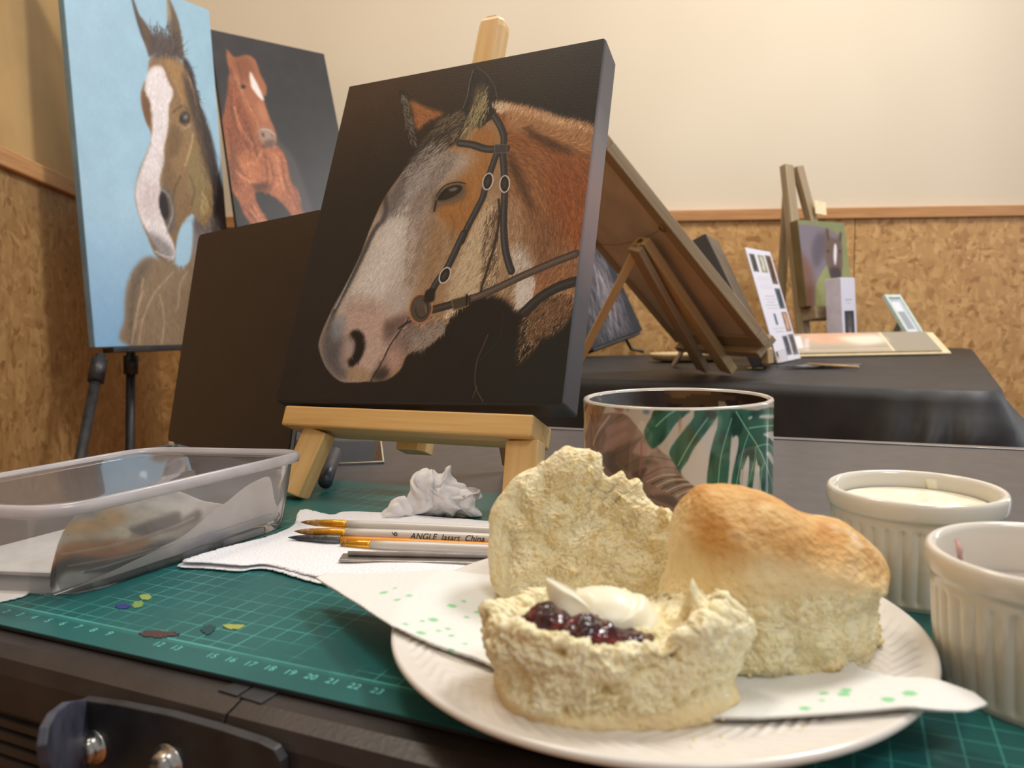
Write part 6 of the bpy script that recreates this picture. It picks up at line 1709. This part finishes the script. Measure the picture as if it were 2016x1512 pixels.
for t in np.linspace(0, 1, nt_)[1:]:
    s_ = 1 - t; rim = np.exp(-((s_ - 0.90) / 0.07) ** 2)
    hh = H * sstep(0.62, 0.93, s_) + inner * 0.92 * (1 - sstep(0.62, 0.93, s_)) + 0.0008 * rim
    rows.append(np.c_[Rr * (0.02 + 0.935 * s_) * ct, Rr * (0.02 + 0.935 * s_) * st, hh]); kind.append(2)
V = np.vstack(rows); F = ring_faces(len(rows), n); kd = np.repeat(kind, n)
torn = np.where(kd == 0, 0.0, np.where(kd == 1, sstep(0.0045, 0.009, V[:, 2] + 0.0015 * noise3(V * 110)), 1.0))
V2, rel, h = crumble(V, F, torn, 0.53, 1.1, 1.5)
# stout broken horn on the right and a small tuft on the left, as torn
for (hx_, hy_, hr, hh_) in ((0.0240, -0.0080, 0.0034, 0.0135), (0.0320, -0.0050, 0.0050, 0.0060), (-0.0345, -0.0060, 0.0060, 0.0020)):
    w_ = np.exp(-(((V[:, 0] - hx_) ** 2 + (V[:, 1] - hy_) ** 2) / hr ** 2)) * sstep(0.018, 0.026, V[:, 2])
    V2[:, 2] += hh_ * w_
V2[:, 0] -= 0.0035 * sstep(-0.018, -0.034, V[:, 0]) * sstep(0.012, 0.024, V[:, 2])
# ragged end on the right
w_ = sstep(0.030, 0.040, V[:, 0]) * (kd == 1)
V2[:, 0] += w_ * 0.0035 * noise3(V * 140 + 2) + w_ * 0.003 * sstep(0.012, 0.026, V[:, 2])
V2 = V2 + [cc[0], cc[1], zb]; V2[:, 2] = np.maximum(V2[:, 2], zb)
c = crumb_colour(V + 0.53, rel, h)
bs_ = ((1 - torn) * (kd == 1))[:, None]; c = c * (1 - bs_) + (CR['skin'] + 8 * noise3(V * 130)[:, None]) * bs_
c[kd == 0] = CR['base']
sC = thing('scone', 'torn scone half topped with jam and cream, nearest the camera on the plate', 'scone', (cc[0], cc[1], zb))
add('scone_body', V2, F, m_scone, sC, smooth=True, col=lin(np.clip(c, 0, 255)))
# loose crumbs
m_cr = MAT('crumb_bits', (226, 206, 150), 0.7)
cr = thing('scone_crumbs', 'tiny scone crumbs scattered on the plate beside the whole scone', 'crumbs', (PC[0], PC[1], MZ + 0.01))
vv, ff = [], []
for k in range(46):
    a = rng.uniform(-0.15, 0.9) if k % 2 else rng.uniform(-2.0, -1.2); r = rng.uniform(0.062, 0.088) if k else 0
    x, y = PC[0] + r * math.cos(a), PC[1] + r * math.sin(a)
    if k == 0:
        x, y = T(1720, 1240, MZ + 0.014)[:2]
    s_ = rng.uniform(0.0003, 0.0008) if k else 0.0012; z0_ = MZ + float(plate_z(rp(x, y))) + 0.0022
    b0 = len(vv)
    for q in ((1, 0, 0), (-1, 0, 0), (0, 1, 0), (0, -1, 0), (0, 0, 1), (0, 0, -1)):
        vv.append((x + q[0] * s_ * rng.uniform(.6, 1.3), y + q[1] * s_ * rng.uniform(.6, 1.3), z0_ + q[2] * s_ * 0.8))
    ff += [(b0 + a_, b0 + b_, b0 + c_) for a_, b_, c_ in ((0, 2, 4), (2, 1, 4), (1, 3, 4), (3, 0, 4), (2, 0, 5), (1, 2, 5), (3, 1, 5), (0, 3, 5))]
add('crumb', vv, ff, m_cr, cr)['kind'] = 'stuff'

# --- jam
m_jam, t_, b_, N_, L_ = nt('berry_jam')
b_.inputs['Roughness'].default_value = 0.09; b_.inputs['Specular IOR Level'].default_value = 0.6
jn = N_.new('ShaderNodeTexNoise'); jn.inputs['Scale'].default_value = 150; jn.inputs['Detail'].default_value = 3; L_.new(coords(N_, L_), jn.inputs['Vector'])
L_.new(ramp(N_, L_, jn.outputs['Fac'], [(0.35, (34, 6, 14)), (0.56, (74, 10, 14)), (0.74, (136, 30, 18))]), b_.inputs['Base Color'])
b_.inputs['Subsurface Weight'].default_value = 0.05; b_.inputs['Subsurface Radius'].default_value = (0.002, 0.0004, 0.0003)
add_bump(N_, L_, b_, jn.outputs['Fac'], 0.0006)
jm = thing('jam', 'glossy dark red berry jam on the front scone half', 'jam', (0.03, 0.23, zb + 0.022))
def jam(px, c, y, tf, tb, amp):
    V, F, C, R_, S = pillow(zf(px), c, y, tf, tb, 260, 60, 2.0)
    N3 = normals(V, F)
    V = V + N3 * (amp * np.abs(noise3(V * 210)) + amp * 0.5 * noise3(V * 420))[:, None]
    return add('jam_dollop', V + C, F, m_jam, jm, smooth=True)
jam([(285, 848), (330, 800), (380, 775), (440, 772), (490, 810), (540, 850), (560, 890), (520, 920), (440, 905), (370, 880), (320, 860)], (1080, 1222), 0.2265, 0.008, 0.010, 0.0010)
jam([(480, 860), (540, 835), (620, 830), (690, 850), (730, 890), (745, 940), (700, 965), (630, 950), (560, 925), (500, 900)], (1168, 1244), 0.2190, 0.006, 0.010, 0.0015)
jam([(690, 900), (760, 905), (850, 915), (920, 945), (1010, 968), (960, 985), (860, 992), (780, 985), (710, 960)], (1258, 1267), 0.2190, 0.0050, 0.010, 0.0012)
# --- cream
cpxo = zf([(420, 652), (436, 680), (470, 712), (510, 735), (560, 712), (640, 697), (720, 703), (780, 728), (810, 742), (850, 745), (900, 800), (935, 850), (955, 892), (945, 925), (900, 940), (850, 932), (800, 938), (750, 920), (700, 882), (640, 862), (570, 862), (500, 868), (455, 850), (438, 800), (424, 730)])
V, F, C, R_, S = pillow(cpxo, (1202, 1206), 0.2365, 0.0115, 0.010, 420, 110, 2.3)
N3 = normals(V, F)
# swept hollow across the top, ridge along its edge
X_, Z_ = V[:, 0], V[:, 2]
spk = np.exp(-((np.arctan2(Z_, X_) - math.radians(152)) / 0.42) ** 2) * sstep(0.004, 0.014, np.hypot(X_, Z_))
V[:, 1] *= 1 - 0.45 * spk
V = V + N3 * (0.0008 * noise3(V * 90 + 2) + 0.0002 * noise3(V * 240))[:, None]
V[:, 1] += 0.0030 * sstep(-0.008, 0.012, Z_ - 0.10 * X_) * sstep(0.006, -0.002, V[:, 1])
rdg = np.exp(-((np.hypot((X_ - 0.002) / 1.7, Z_ - 0.003) - 0.0072) / 0.0010) ** 2) * (V[:, 1] < 0) * sstep(-0.002, 0.006, X_)
V[:, 1] -= 0.0012 * rdg
cdol = add('cream_dollop', V + C, F, m_cream, None, smooth=True)
tag(cdol, 'spoonful of thick white cream on the jam of the front scone half', 'cream')

# ================================================================== ON THE FAR TABLE
FZ = TZ + 0.0030
wood_g = WOOD('weathered_wood', (148, 128, 100), (172, 152, 122), 0.55)
wood_gx = WOOD('weathered_wood_across', (148, 128, 100), (172, 152, 122), 0.55, axis='X')
wood_l = WOOD('light_wood', (190, 162, 116), (210, 184, 140), 0.5)
m_back = MAT('taupe_backing_board', (196, 182, 164), 0.7, var=0.05, vs=12)
m_brass = MAT('brass_fitting', (150, 124, 70), 0.35, metal=0.8)
# --- framed picture seen from behind
BRp, BLp, TRp = D(1506, 684, 1.42), D(1330, 694, 1.72), D(1207, 251, 1.25)
xd_ = (BLp - BRp); xd_[2] = 0; Wf = np.linalg.norm(xd_); xd_ /= Wf
up_ = TRp - BRp; up_ -= xd_ * (up_ @ xd_); Hf = np.linalg.norm(up_); up_ /= Hf
yd_ = np.cross(up_, xd_)                       # out of the back of the frame
O_ = BRp.copy()
Mf = Matrix(((xd_[0], yd_[0], up_[0], O_[0]), (xd_[1], yd_[1], up_[1], O_[1]), (xd_[2], yd_[2], up_[2], O_[2]), (0, 0, 0, 1)))
fr = thing('framed_picture', 'large wooden picture frame seen from behind, leaning on a small wooden easel', 'picture frame', M=Mf)
fw_, ft = 0.028, 0.020
# local y positive = back side; frame occupies y -ft..0
box('frame_rail', (0, Wf, -ft, 0, 0, fw_), wood_gx, fr, Mf, bevel=0.0015)
box('frame_rail', (0, Wf, -ft, 0, Hf - fw_, Hf), wood_gx, fr, Mf, bevel=0.0015)
box('frame_stile', (0, fw_, -ft, 0.0001, fw_, Hf - fw_), wood_g, fr, Mf, bevel=0.0015)
box('frame_stile', (Wf - fw_, Wf, -ft, 0.0001, fw_, Hf - fw_), wood_g, fr, Mf, bevel=0.0015)
box('backing_board', (fw_ + 0.001, Wf - fw_ - 0.001, -ft * 0.6, -0.003, fw_ + 0.001, Hf - fw_ - 0.001), m_back, fr, Mf, bevel=0.0005)
hz = Hf * 0.60
for xx in (fw_ * 0.6, Wf - fw_ * 0.6):
    tube('hanging_ring', [Mf @ Vector((xx + 0.006 * math.cos(a), 0.004, hz + 0.006 * math.sin(a))) for a in np.linspace(0, 2 * np.pi, 13)], 0.0014, m_brass, fr, seg=6, cap=False)
tube('hanging_cord', [Mf @ Vector((fw_ * 0.6, 0.005, hz)), Mf @ Vector((Wf * 0.35, 0.007, hz - 0.012)), Mf @ Vector((Wf * 0.65, 0.007, hz - 0.012)), Mf @ Vector((Wf - fw_ * 0.6, 0.005, hz))], 0.0007, MAT('cord', (120, 104, 84), 0.7), fr, seg=6)
# --- its little easel: two legs, hinged strut, ledge
we = thing('table_easel', 'small wooden easel with a thin back strut under the large picture frame', 'easel', (0.45, 1.6, TZ))
yv = Vector(yd_)
hinge = Vector(PL(1266, 474, O_ + yd_ * 0.016, yd_))
def onf(u, v, off): return Vector(PL(u, v, O_ + yd_ * off, yd_))
def at_z(a, b, z):
    k = (z - a.z) / (b.z - a.z); return a + (b - a) * k
A1_ = onf(1262, 474, 0.020); A2_ = onf(1440, 736, 0.020)
bar('leg', at_z(A1_, A2_, FZ + 0.010), A1_, 0.036, 0.018, wood_l, we, tuple(yd_))
A3_ = onf(1250, 488, 0.040); A4_ = onf(1388, 732, 0.040)
bar('leg', at_z(A3_, A4_, FZ + 0.009), A3_, 0.030, 0.014, wood_g, we, tuple(yd_))
sf_ = Vector(T(1128, 735, FZ + 0.005)); 
bar('back_strut', sf_, hinge + yv * 0.01, 0.016, 0.010, wood_l, we, (0, -1, 0))
tube('wing_nut', [hinge + yv * 0.002, hinge + yv * 0.022], 0.008, m_brass, we)
for q in ((1268, 486), (1274, 500)):
    p = onf(q[0], q[1], 0.024); tube('hinge_pin', [p, p + yv * 0.008], 0.004, m_brass, we)
lg0 = Mf @ Vector((Wf - 0.055, -0.03, -0.012)); 
box('ledge', (0.012, Wf - 0.01, -0.034, 0.014, -0.0155, -0.001), wood_gx, we, Mf, bevel=0.001)
bq = Mf @ Vector((0.02, -0.012, -0.016)); 
bar('front_foot', (bq.x + 0.002, bq.y, bq.z - 0.028), bq, 0.018, 0.014, wood_l, we, (-1, -0.4, 0))
# --- dark canvas leaning on the next easel
Md = frame(D(1518, 690, 1.745) * [1, 1, 0] + np.array([0, 0, FZ + 0.0165]), 67, -25)
dc = thing('painting', 'dark edged canvas seen almost from the side, behind the large picture frame', 'painting', M=Md)
Pd = Painter(60, 80, hmap([(0, 0), (1, 0), (1, 1), (0, 1)]), (96, 84, 72), 60)
Pd.texture(0.3, 4, 9)
canvas(dc, Md, 0.20, 0.315, 0.034, Pd, MAT('charcoal_canvas_side', (48, 42, 42), 0.55))
# hidden prop that holds it
pp = Md @ Vector((0, 0.032, 0.2)); pg = Md.to_3x3() @ Vector((0, 1, 0))
bar('prop_stand', (pp.x + pg.x * 0.12, pp.y + pg.y * 0.12, FZ + 0.003), pp, 0.03, 0.008, wood_g, dc, tuple(-pg))

# --- price sheet in an acrylic holder
def flatprint(P, rect, c): P.fill([(rect[0], rect[1]), (rect[2], rect[1]), (rect[2], rect[3]), (rect[0], rect[3])], c, 0, smooth=False)
Mps = frame((0.649, 1.85, FZ), 55, -16.3)
Mps = Mps @ Matrix.Translation(Vector((0.105, 0, 0)))
P = Painter(168, 238, lambda p: np.asarray(p, float) / [210, 297], (226, 224, 236), 0.8)
ph = [(16, 14, 62, 62), (84, 14, 136, 62), (150, 12, 200, 92), (150, 104, 200, 160), (150, 168, 200, 222), (96, 232, 142, 284), (152, 230, 202, 286)]
for i, r in enumerate(ph):
    base = [(92, 94, 92), (140, 142, 120), (110, 84, 70), (80, 96, 112), (150, 112, 96), (96, 102, 120), (112, 116, 118)][i]
    flatprint(P, r, base)
    cx, cy = (r[0] + r[2]) / 2, (r[1] + r[3]) / 2; w_, h_ = r[2] - r[0], r[3] - r[1]
    P.fill([(cx - w_ * .2, r[1] + h_ * .15), (cx + w_ * .15, r[1] + h_ * .1), (cx + w_ * .3, cy), (cx + w_ * .1, r[3] - h_ * .1), (cx - w_ * .3, r[3] - h_ * .2), (cx - w_ * .1, cy)], [(40, 40, 42), (206, 200, 180), (50, 34, 30), (40, 52, 66), (206, 166, 140), (44, 50, 66), (60, 62, 66)][i], 1.5)
for k in range(5): P.line([(34 + k * 20, 84), (46 + k * 20, 74), (40 + k * 20, 106), (52 + k * 20, 96)], 1.4, (150, 148, 168), 1, 0.6)
for y_, a, b in ((126, 50, 130), (134, 40, 140), (142, 56, 120), (150, 36, 142), (158, 44, 136), (212, 40, 140), (220, 56, 126)):
    P.line([(a, y_), (b, y_)], 1.6, (138, 136, 152), 0.6, 0.65, smooth=False)
flatprint(P, (76, 172, 96, 202), (96, 98, 130))
m_print = VCOL('printed_card', 0.4)
ps = thing('price_sheet', 'white sheet with small horse photos and lines of text in a clear stand', 'sign', M=Mps)
add('printed_sheet', np.stack([X.ravel() for X in (lambda a, b: (a, 0 * a, b))(*np.meshgrid(np.linspace(-0.105, 0.105, P.w), np.linspace(0.297, 0.002, P.h)))], -1), grid_faces(P.h, P.w)[:, ::-1], m_print, ps, Mps, col=P.colors())
box('backing_sheet', (-0.105, 0.105, 0.0004, 0.0016, 0.002, 0.297), m_white, ps, Mps, bevel=0)
m_acr = PLASTIC('acrylic', 0.05, gl=1.4)
Mfoot = frame((0.649 + 0.06, 1.85 + 0.086, FZ), 55)
box('holder_foot', (-0.105, 0.105, -0.004, 0.055, 0.0, 0.002), m_acr, ps, Mfoot, bevel=0.0004)
box('holder_lip', (-0.105, -0.088, -0.022, -0.0015, 0.0, 0.030), m_acr, ps, Mps, bevel=0.0004)
bar('holder_back', tuple(Mps @ Vector((0, 0.034, 0.012))), tuple(Mps @ Vector((0, 0.004, 0.20))), 0.04, 0.002, m_acr, ps, tuple(Mps.to_3x3() @ Vector((0, 1, 0))))

# --- grey horse on green, on its A-frame easel
Mg = frame(CAM + np.array([0.838, 2.0, 0.004]) * 1.165, 28.1, -9.2, 0.5)
def paint_green():
    f = hmap([(1569, 432), (1663, 438), (1680, 603), (1590, 603)])
    P = Painter(120, 150, f, (132, 140, 82), 1.0)
    P.a = P.grad((1620, 436), (1640, 600), (126, 130, 88), (150, 150, 96)); P.texture(0.08, 6, 2)
    z = Zm(1360, 300, 2.607)
    P.fill(z([(540, 380), (600, 372), (660, 380), (720, 400), (760, 430), (770, 470), (700, 580), (660, 640), (640, 700), (636, 795), (590, 795), (560, 600), (545, 480)]), (122, 110, 120), 1)
    P.fill(z([(540, 520), (600, 560), (630, 640), (630, 795), (580, 795)]), (116, 72, 50), 6, 0.8)
    P.fill(z([(650, 420), (700, 430), (690, 520), (640, 600), (620, 500)]), (84, 74, 84), 5, 0.8)
    P.fill(z([(690, 400), (705, 390), (716, 430), (750, 445), (765, 415), (778, 412), (775, 460), (780, 520), (778, 600), (765, 650), (730, 650), (705, 600), (690, 540), (684, 460)]), (104, 82, 72), 1.5)
    P.fill(z([(738, 478), (750, 480), (750, 545), (742, 585), (734, 540)]), (226, 220, 224), 1)
    P.fill(z([(715, 600), (765, 600), (770, 650), (725, 655)]), (64, 50, 48), 2)
    P.line(z([(700, 395), (705, 450)]), 3, (60, 48, 48), 1); P.line(z([(772, 415), (768, 455)]), 3, (60, 48, 48), 1)
    P.fill(P.ellipse(z([(706, 510)])[0], 2, 2.4), (28, 22, 22), 0.8); P.fill(P.ellipse(z([(768, 510)])[0], 1.6, 2.2), (28, 22, 22), 0.8)
    P.texture(0.06, 40, 4)
    return P
gp = thing('painting', 'small painting of a brown horse head and grey neck on olive green', 'painting', M=Mg)
gw, gh = 0.178 * 1.165, 0.227 * 1.165
canvas(gp, Mg, gw, gh, 0.032, paint_green(), MAT('olive_canvas_side', (112, 96, 62), 0.5, var=0.1, vs=12))
ge = thing('display_easel', 'wooden A-frame easel behind the small olive green horse painting', 'easel', tuple(Mg @ Vector((0, 0.1, 0)))[:2] + (TZ,))
g3 = Mg.to_3x3(); gfn = tuple(g3 @ Vector((0, -1, 0)))
def gd_(x, y, zt):
    a = Mg @ Vector((x, y, 0)); b = Mg @ Vector((x, y, 0.1)); k = (zt - a.z) / (b.z - a.z); return a + (b - a) * k
apex = gd_(-0.027, 0.066, 1.320)
bar('leg', gd_(-0.075, 0.050, FZ + 0.006), apex + g3 @ Vector((-0.022, 0, 0)), 0.036, 0.024, wood_g, ge, gfn)
bar('leg', gd_(0.105, 0.050, FZ + 0.006), apex + g3 @ Vector((0.026, 0, 0)), 0.030, 0.024, wood_g, ge, gfn)
bk_ = Vector((apex.x - 0.04, apex.y + 0.17, FZ)); bk_ = Vector((min(bk_.x, 1.2), min(bk_.y, 2.43), FZ + 0.006))
bar('rear_leg', bk_, apex + g3 @ Vector((0, 0.022, -0.05)), 0.026, 0.016, wood_g, ge, (0, 1, 0))
box('ledge', (-0.085, 0.06, -0.012, 0.045, -0.038, -0.001), wood_gx, ge, Mg, bevel=0.0015)
tg = Mg.inverted() @ Vector(PL(1616, 422, np.array(Mg @ Vector((0, 0.0372, 0))), np.array(Mg.to_3x3() @ Vector((0, 1, 0)))))
Mtg = Mg @ Matrix.Translation(tg) @ Matrix.Rotation(math.radians(4), 4, 'Y')
tgx = box('price_tag', (-0.025, 0.025, -0.0012, 0, 0, 0.042), MAT('cream_card', (232, 218, 178), 0.6), None, Mtg, bevel=0)
tag(tgx, 'blank cream card clipped on the A-frame easel above the green painting', 'price tag')

# --- brochure holder
Mb = frame(tuple(D(1676, 655, 2.225)[:2]) + (FZ,), 34, -4)
bo = thing('brochure_holder', 'white leaflet box with a dark horse photo on the front', 'leaflet holder', M=Mb)
hB = float(D(1664, 546, 2.235)[2] - FZ)
m_lil = MAT('white_lilac_card', (214, 210, 226), 0.45)
bw = 0.072
box('box_body', (-bw / 2, bw / 2, 0.0006, 0.050, 0.003, hB), m_lil, bo, Mb, bevel=0.001)
P = Painter(70, 150, lambda p: np.asarray(p, float) / [70, 150], (218, 214, 228), 1)
P.line([(18, 44), (52, 44)], 2.2, (150, 148, 168), 0.8, 0.8, smooth=False); P.line([(24, 51), (46, 51)], 1.5, (170, 168, 186), 0.8, 0.7, smooth=False)
flatprint(P, (12, 66, 60, 142), (44, 42, 44))
P.fill([(30, 74), (44, 78), (50, 100), (46, 128), (36, 136), (28, 120), (24, 95)], (84, 74, 74), 3); P.fill([(34, 100), (42, 104), (42, 128), (36, 130)], (140, 130, 132), 2, 0.8); P.line([(28, 76), (34, 84)], 3, (24, 22, 24), 1)
add('printed_front', np.stack([X.ravel() for X in (lambda a, b: (a, 0 * a, b))(*np.meshgrid(np.linspace(-bw / 2 + 0.001, bw / 2 - 0.001, P.w), np.linspace(hB - 0.001, 0.002, P.h)))], -1), grid_faces(P.h, P.w)[:, ::-1], m_print, bo, Mb, col=P.colors())

# --- small white frame
wt_, wbm = D(1765, 581, 2.40), D(1807, 655, 2.28)
dirw = (wbm - wt_); kz = (FZ + 0.006 - wt_[2]) / dirw[2]
leanw = math.degrees(math.atan2(np.hypot(0.10, dirw[1]), -dirw[2]))
Mw = frame((wt_[0] + dirw[0] * kz * 0.8, wt_[1] + dirw[1] * kz, FZ + 0.004), 30, -34)
hw = float((wt_[2] - FZ) / math.cos(math.radians(34))) * 0.985
wf = thing('picture_frame', 'small pale mint framed card leaning by the wall at the back of the table', 'picture frame', M=Mw)
m_mint = MAT('pale_mint_paint', (196, 210, 202), 0.45)
fwid, fb = 0.078, 0.011
box('frame_stile', (-fwid / 2, -fwid / 2 + fb, 0, 0.012, 0, hw), m_mint, wf, Mw)
box('frame_stile', (fwid / 2 - fb, fwid / 2, 0, 0.012, 0, hw), m_mint, wf, Mw)
box('frame_rail', (-fwid / 2 + fb, fwid / 2 - fb, 0, 0.012, 0, fb), m_mint, wf, Mw)
box('frame_rail', (-fwid / 2 + fb, fwid / 2 - fb, 0, 0.012, hw - fb, hw), m_mint, wf, Mw)
box('backing_board', (-fwid / 2 + fb, fwid / 2 - fb, 0.006, 0.009, fb, hw - fb), m_white, wf, Mw)
P = Painter(50, 110, lambda p: np.asarray(p, float) / [50, 110], (214, 216, 222), 1)
flatprint(P, (4, 4, 46, 106), (170, 178, 188)); flatprint(P, (8, 8, 42, 102), (222, 222, 228))
flatprint(P, (10, 30, 40, 70), (164, 166, 172)); [P.line([(12, 34 + k * 5), (38, 34 + k * 5)], 1, (120, 122, 130), 0.5, 0.8, smooth=False) for k in range(7)]
add('printed_card', np.stack([X.ravel() for X in (lambda a, b: (a, 0 * a + 0.0055, b))(*np.meshgrid(np.linspace(-fwid / 2 + fb, fwid / 2 - fb, P.w), np.linspace(hw - fb, fb, P.h)))], -1), grid_faces(P.h, P.w)[:, ::-1], m_print, wf, Mw, col=P.colors())
ws = Mw @ Vector((0.0, 0.013, hw * 0.6))
bar('strut', (ws.x - 0.02, min(ws.y + 0.05, 2.45), FZ), ws, 0.02, 0.003, m_mint, wf, (0, 1, 0))

# --- mounted prints stacked on a raised slope
Ms = frame((float(T(1512, 703, FZ)[0]) * 0.0 + 0.700, 2.070, FZ), -1.5)
wS = float(D(1880, 700, 2.06)[0]) - 0.712
slope = 28
Ms2 = Ms @ Matrix.Rotation(math.radians(slope), 4, 'X')
st_ = thing('mounted_print', 'cream mounted print lying lowest in the stack at the front of the far table', 'print', M=Ms)
m_card = MAT('cream_mount_board', (214, 196, 158), 0.5)
box('mount_board', (0, wS, 0, 0.115, 0.0, 0.0045), m_card, st_, Ms2, bevel=0.0005)
v = [(0.02, 0.012, 0), (wS - 0.02, 0.012, 0), (wS - 0.02, 0.098, 0), (0.02, 0.098, 0), (0.02, 0.012, 0.0035), (wS - 0.02, 0.012, 0.0035), (wS - 0.02, 0.098, 0.050), (0.02, 0.098, 0.050)]
add('wedge_support', v, BOXF, MAT('brown_card', (150, 120, 84), 0.7), st_, Ms)
m_grb = MAT('grey_mount', (150, 140, 124), 0.5)
st2 = thing('mounted_print', 'plastic wrapped print with a grey border lying on the cream mounted print', 'print', M=Ms2)
box('mount_board', (0.02, wS - 0.022, 0.008, 0.112, 0.0055, 0.0095), m_card, st2, Ms2, bevel=0.0004)
P = Painter(220, 80, lambda p: np.asarray(p, float) / [220, 80], (176, 160, 140), 1)
P.texture(0.08, 5, 3)
flatprint(P, (160, 0, 220, 80), (150, 141, 124)); flatprint(P, (0, 0, 24, 80), (128, 112, 96))
P.fill([(52, 0), (120, 0), (150, 30), (90, 44), (60, 40)], (206, 162, 134), 5); P.fill([(98, 20), (150, 12), (156, 40), (120, 50)], (226, 208, 188), 5)
P.fill([(30, 10), (46, 10), (40, 66), (24, 66)], (222, 212, 214), 1.2, smooth=False); P.fill([(50, 20), (56, 20), (46, 70), (40, 70)], (206, 190, 186), 1.2, smooth=False)
P.line([(0, 64), (158, 60)], 3, (140, 134, 132), 2, 0.8); P.line([(157, 0), (157, 80)], 2.5, (226, 210, 176), 0.6)
X_, Y_ = np.meshgrid(np.linspace(0.022, wS - 0.024, P.w), np.linspace(0.111, 0.0085, P.h))
add('print_face', np.stack([X_.ravel(), Y_.ravel(), np.full(X_.size, 0.0098)], -1), grid_faces(P.h, P.w)[:, ::-1], VCOL('glossy_print', 0.12, spec=0.6), st2, Ms2, col=P.colors())
# --- dark mane print on its own stand, between the canvases
Mk = frame(D(1212, 668, 2.36) * [1, 1, 0] + np.array([0, 0, float(D(1212, 669, 2.36)[2])]), 30, -20, 0)
def paint_mane():
    f = lambda p: np.asarray(p, float)
    P = Painter(120, 150, f, (42, 42, 46), 120)
    P.texture(0.2, 5, 6)
    for k in range(34):
        x = 0.35 + 0.5 * rng.random(); y = 0.1 + 0.4 * rng.random()
        P.line([(x, y), (x - 0.06 + 0.1 * rng.random(), y + 0.2), (x - 0.16, y + 0.4 + 0.15 * rng.random())], 0.012, (150, 136, 142) if k % 3 else (196, 184, 188), 0.01, 0.45)
    P.hair([(0.2, 0.1), (0.9, 0.1), (0.8, 0.95), (0.2, 0.95)], [(0.5, 0.5, 100), (0.7, 0.2, 80)], 500, 0.18, 0.2, (0.8, 1.3), 0.4, tint=(120, 110, 118))
    return P
kp = thing('painting', 'dark charcoal print with a pale flowing mane behind the large frame', 'painting', M=Mk)
Mk2 = Mk @ Matrix.Rotation(math.radians(-14), 4, 'Y')
canvas(kp, Mk2, 0.24, 0.33, 0.016, paint_mane(), m_wrap)
ke = thing('display_easel', 'thin black stand under the pale mane print at the back wall', 'easel', tuple(Mk @ Vector((0, 0.05, 0)))[:2] + (0,))
k3 = Mk @ Vector((0, 0.055, 0.27))
kb = Mk @ Vector((0, 0.0, 0))
for i, dx in enumerate((-0.12, 0.12)):
    a = Mk @ Vector((dx * 0.75, 0.045, -0.02)); tube('leg', [(a.x + dx * 0.3, a.y - 0.02, FZ + 0.006), a, k3], 0.005, m_blk, ke)
tube('leg', [(k3.x, 2.47 if k3.y + 0.12 > 2.47 else k3.y + 0.12, FZ + 0.006), k3 + Vector((0, 0.006, 0))], 0.005, m_blk, ke)
box('ledge', (-0.10, 0.10, -0.006, 0.03, -0.010, -0.002), m_blk, ke, Mk2, bevel=0.001)

# --- oval wooden tray
oc = D(1360, 703, 2.02); 
prof = resample([(0.001, 0.006), (0.075, 0.006), (0.098, 0.013), (0.104, 0.022), (0.109, 0.022), (0.109, 0.017), (0.098, 0.005), (0.075, 0.0), (0.001, 0.0)], 0.01)
v_, f_ = lathe_grid(prof, 96); v_[:, 1] *= 0.62
Mo = Matrix.Translation(Vector((oc[0], 2.02, FZ)))
tr = add('wooden_tray', v_, f_[:, ::-1], wood_l, None, Mo, smooth=True)
tag(tr, 'oval wooden tray on the black cloth behind the large picture frame', 'tray')
# --- small things lying on the cloth
yn = T(1487, 725, FZ); 
s1 = box('sticky_note', (-0.016, 0.016, -0.016, 0.016, 0, 0.0012), MAT('pale_yellow_paper', (232, 220, 150), 0.6), None, frame(yn, -20), bevel=0)
tag(s1, 'small pale yellow label on the black cloth by the easel foot', 'label')
l0, l1 = T(1528, 724, FZ + 0.002), T(1700, 720, FZ + 0.002)
lq = []
for i in range(12):
    p = l0 + (l1 - l0) * i / 11; lq.append((p[0], p[1] - 0.03 * math.sin(i / 11 * np.pi), FZ + 0.0016 + 0.004 * abs(math.sin(i * 0.9))))
for i in range(11, -1, -1):
    p = l0 + (l1 - l0) * i / 11; lq.append((p[0], p[1] + 0.03 * math.sin(i / 11 * np.pi), FZ + 0.0016 + 0.004 * abs(math.sin(i * 0.9 + 0.5))))
lf = sheet('leaflet', lq, (0, 0, 1), 0.0012, MAT('grey_leaflet', (92, 92, 96), 0.35, var=0.4, vs=40))
tag(lf, 'crumpled dark grey leaflet lying in front of the mounted prints', 'leaflet')
pn2 = tube('pencil', [T(1590, 717, FZ + 0.006), T(1690, 723, FZ + 0.006)], 0.0032, MAT('tan_pencil', (178, 142, 98), 0.5))
tag(pn2, 'tan pencil lying on the grey leaflet on the black cloth', 'pencil')

# ------------------------------------------------------------------ repeats of one kind share a group phrase
_grp = {'scone': 'scones on the plate', 'ramekin': 'white ramekins beside the plate', 'paintbrush': 'paintbrushes bundled on the kitchen paper',
        'painting': 'horse paintings on show', 'mounted_print': 'mounted prints stacked on the far table',
        'display_easel': 'display easels round the room', 'table_easel': 'small wooden table easels'}
for o in list(sc.objects):
    k = o.name.split('.')[0]
    if o.parent is None and k in _grp and 'category' in o:
        o['group'] = _grp[k]
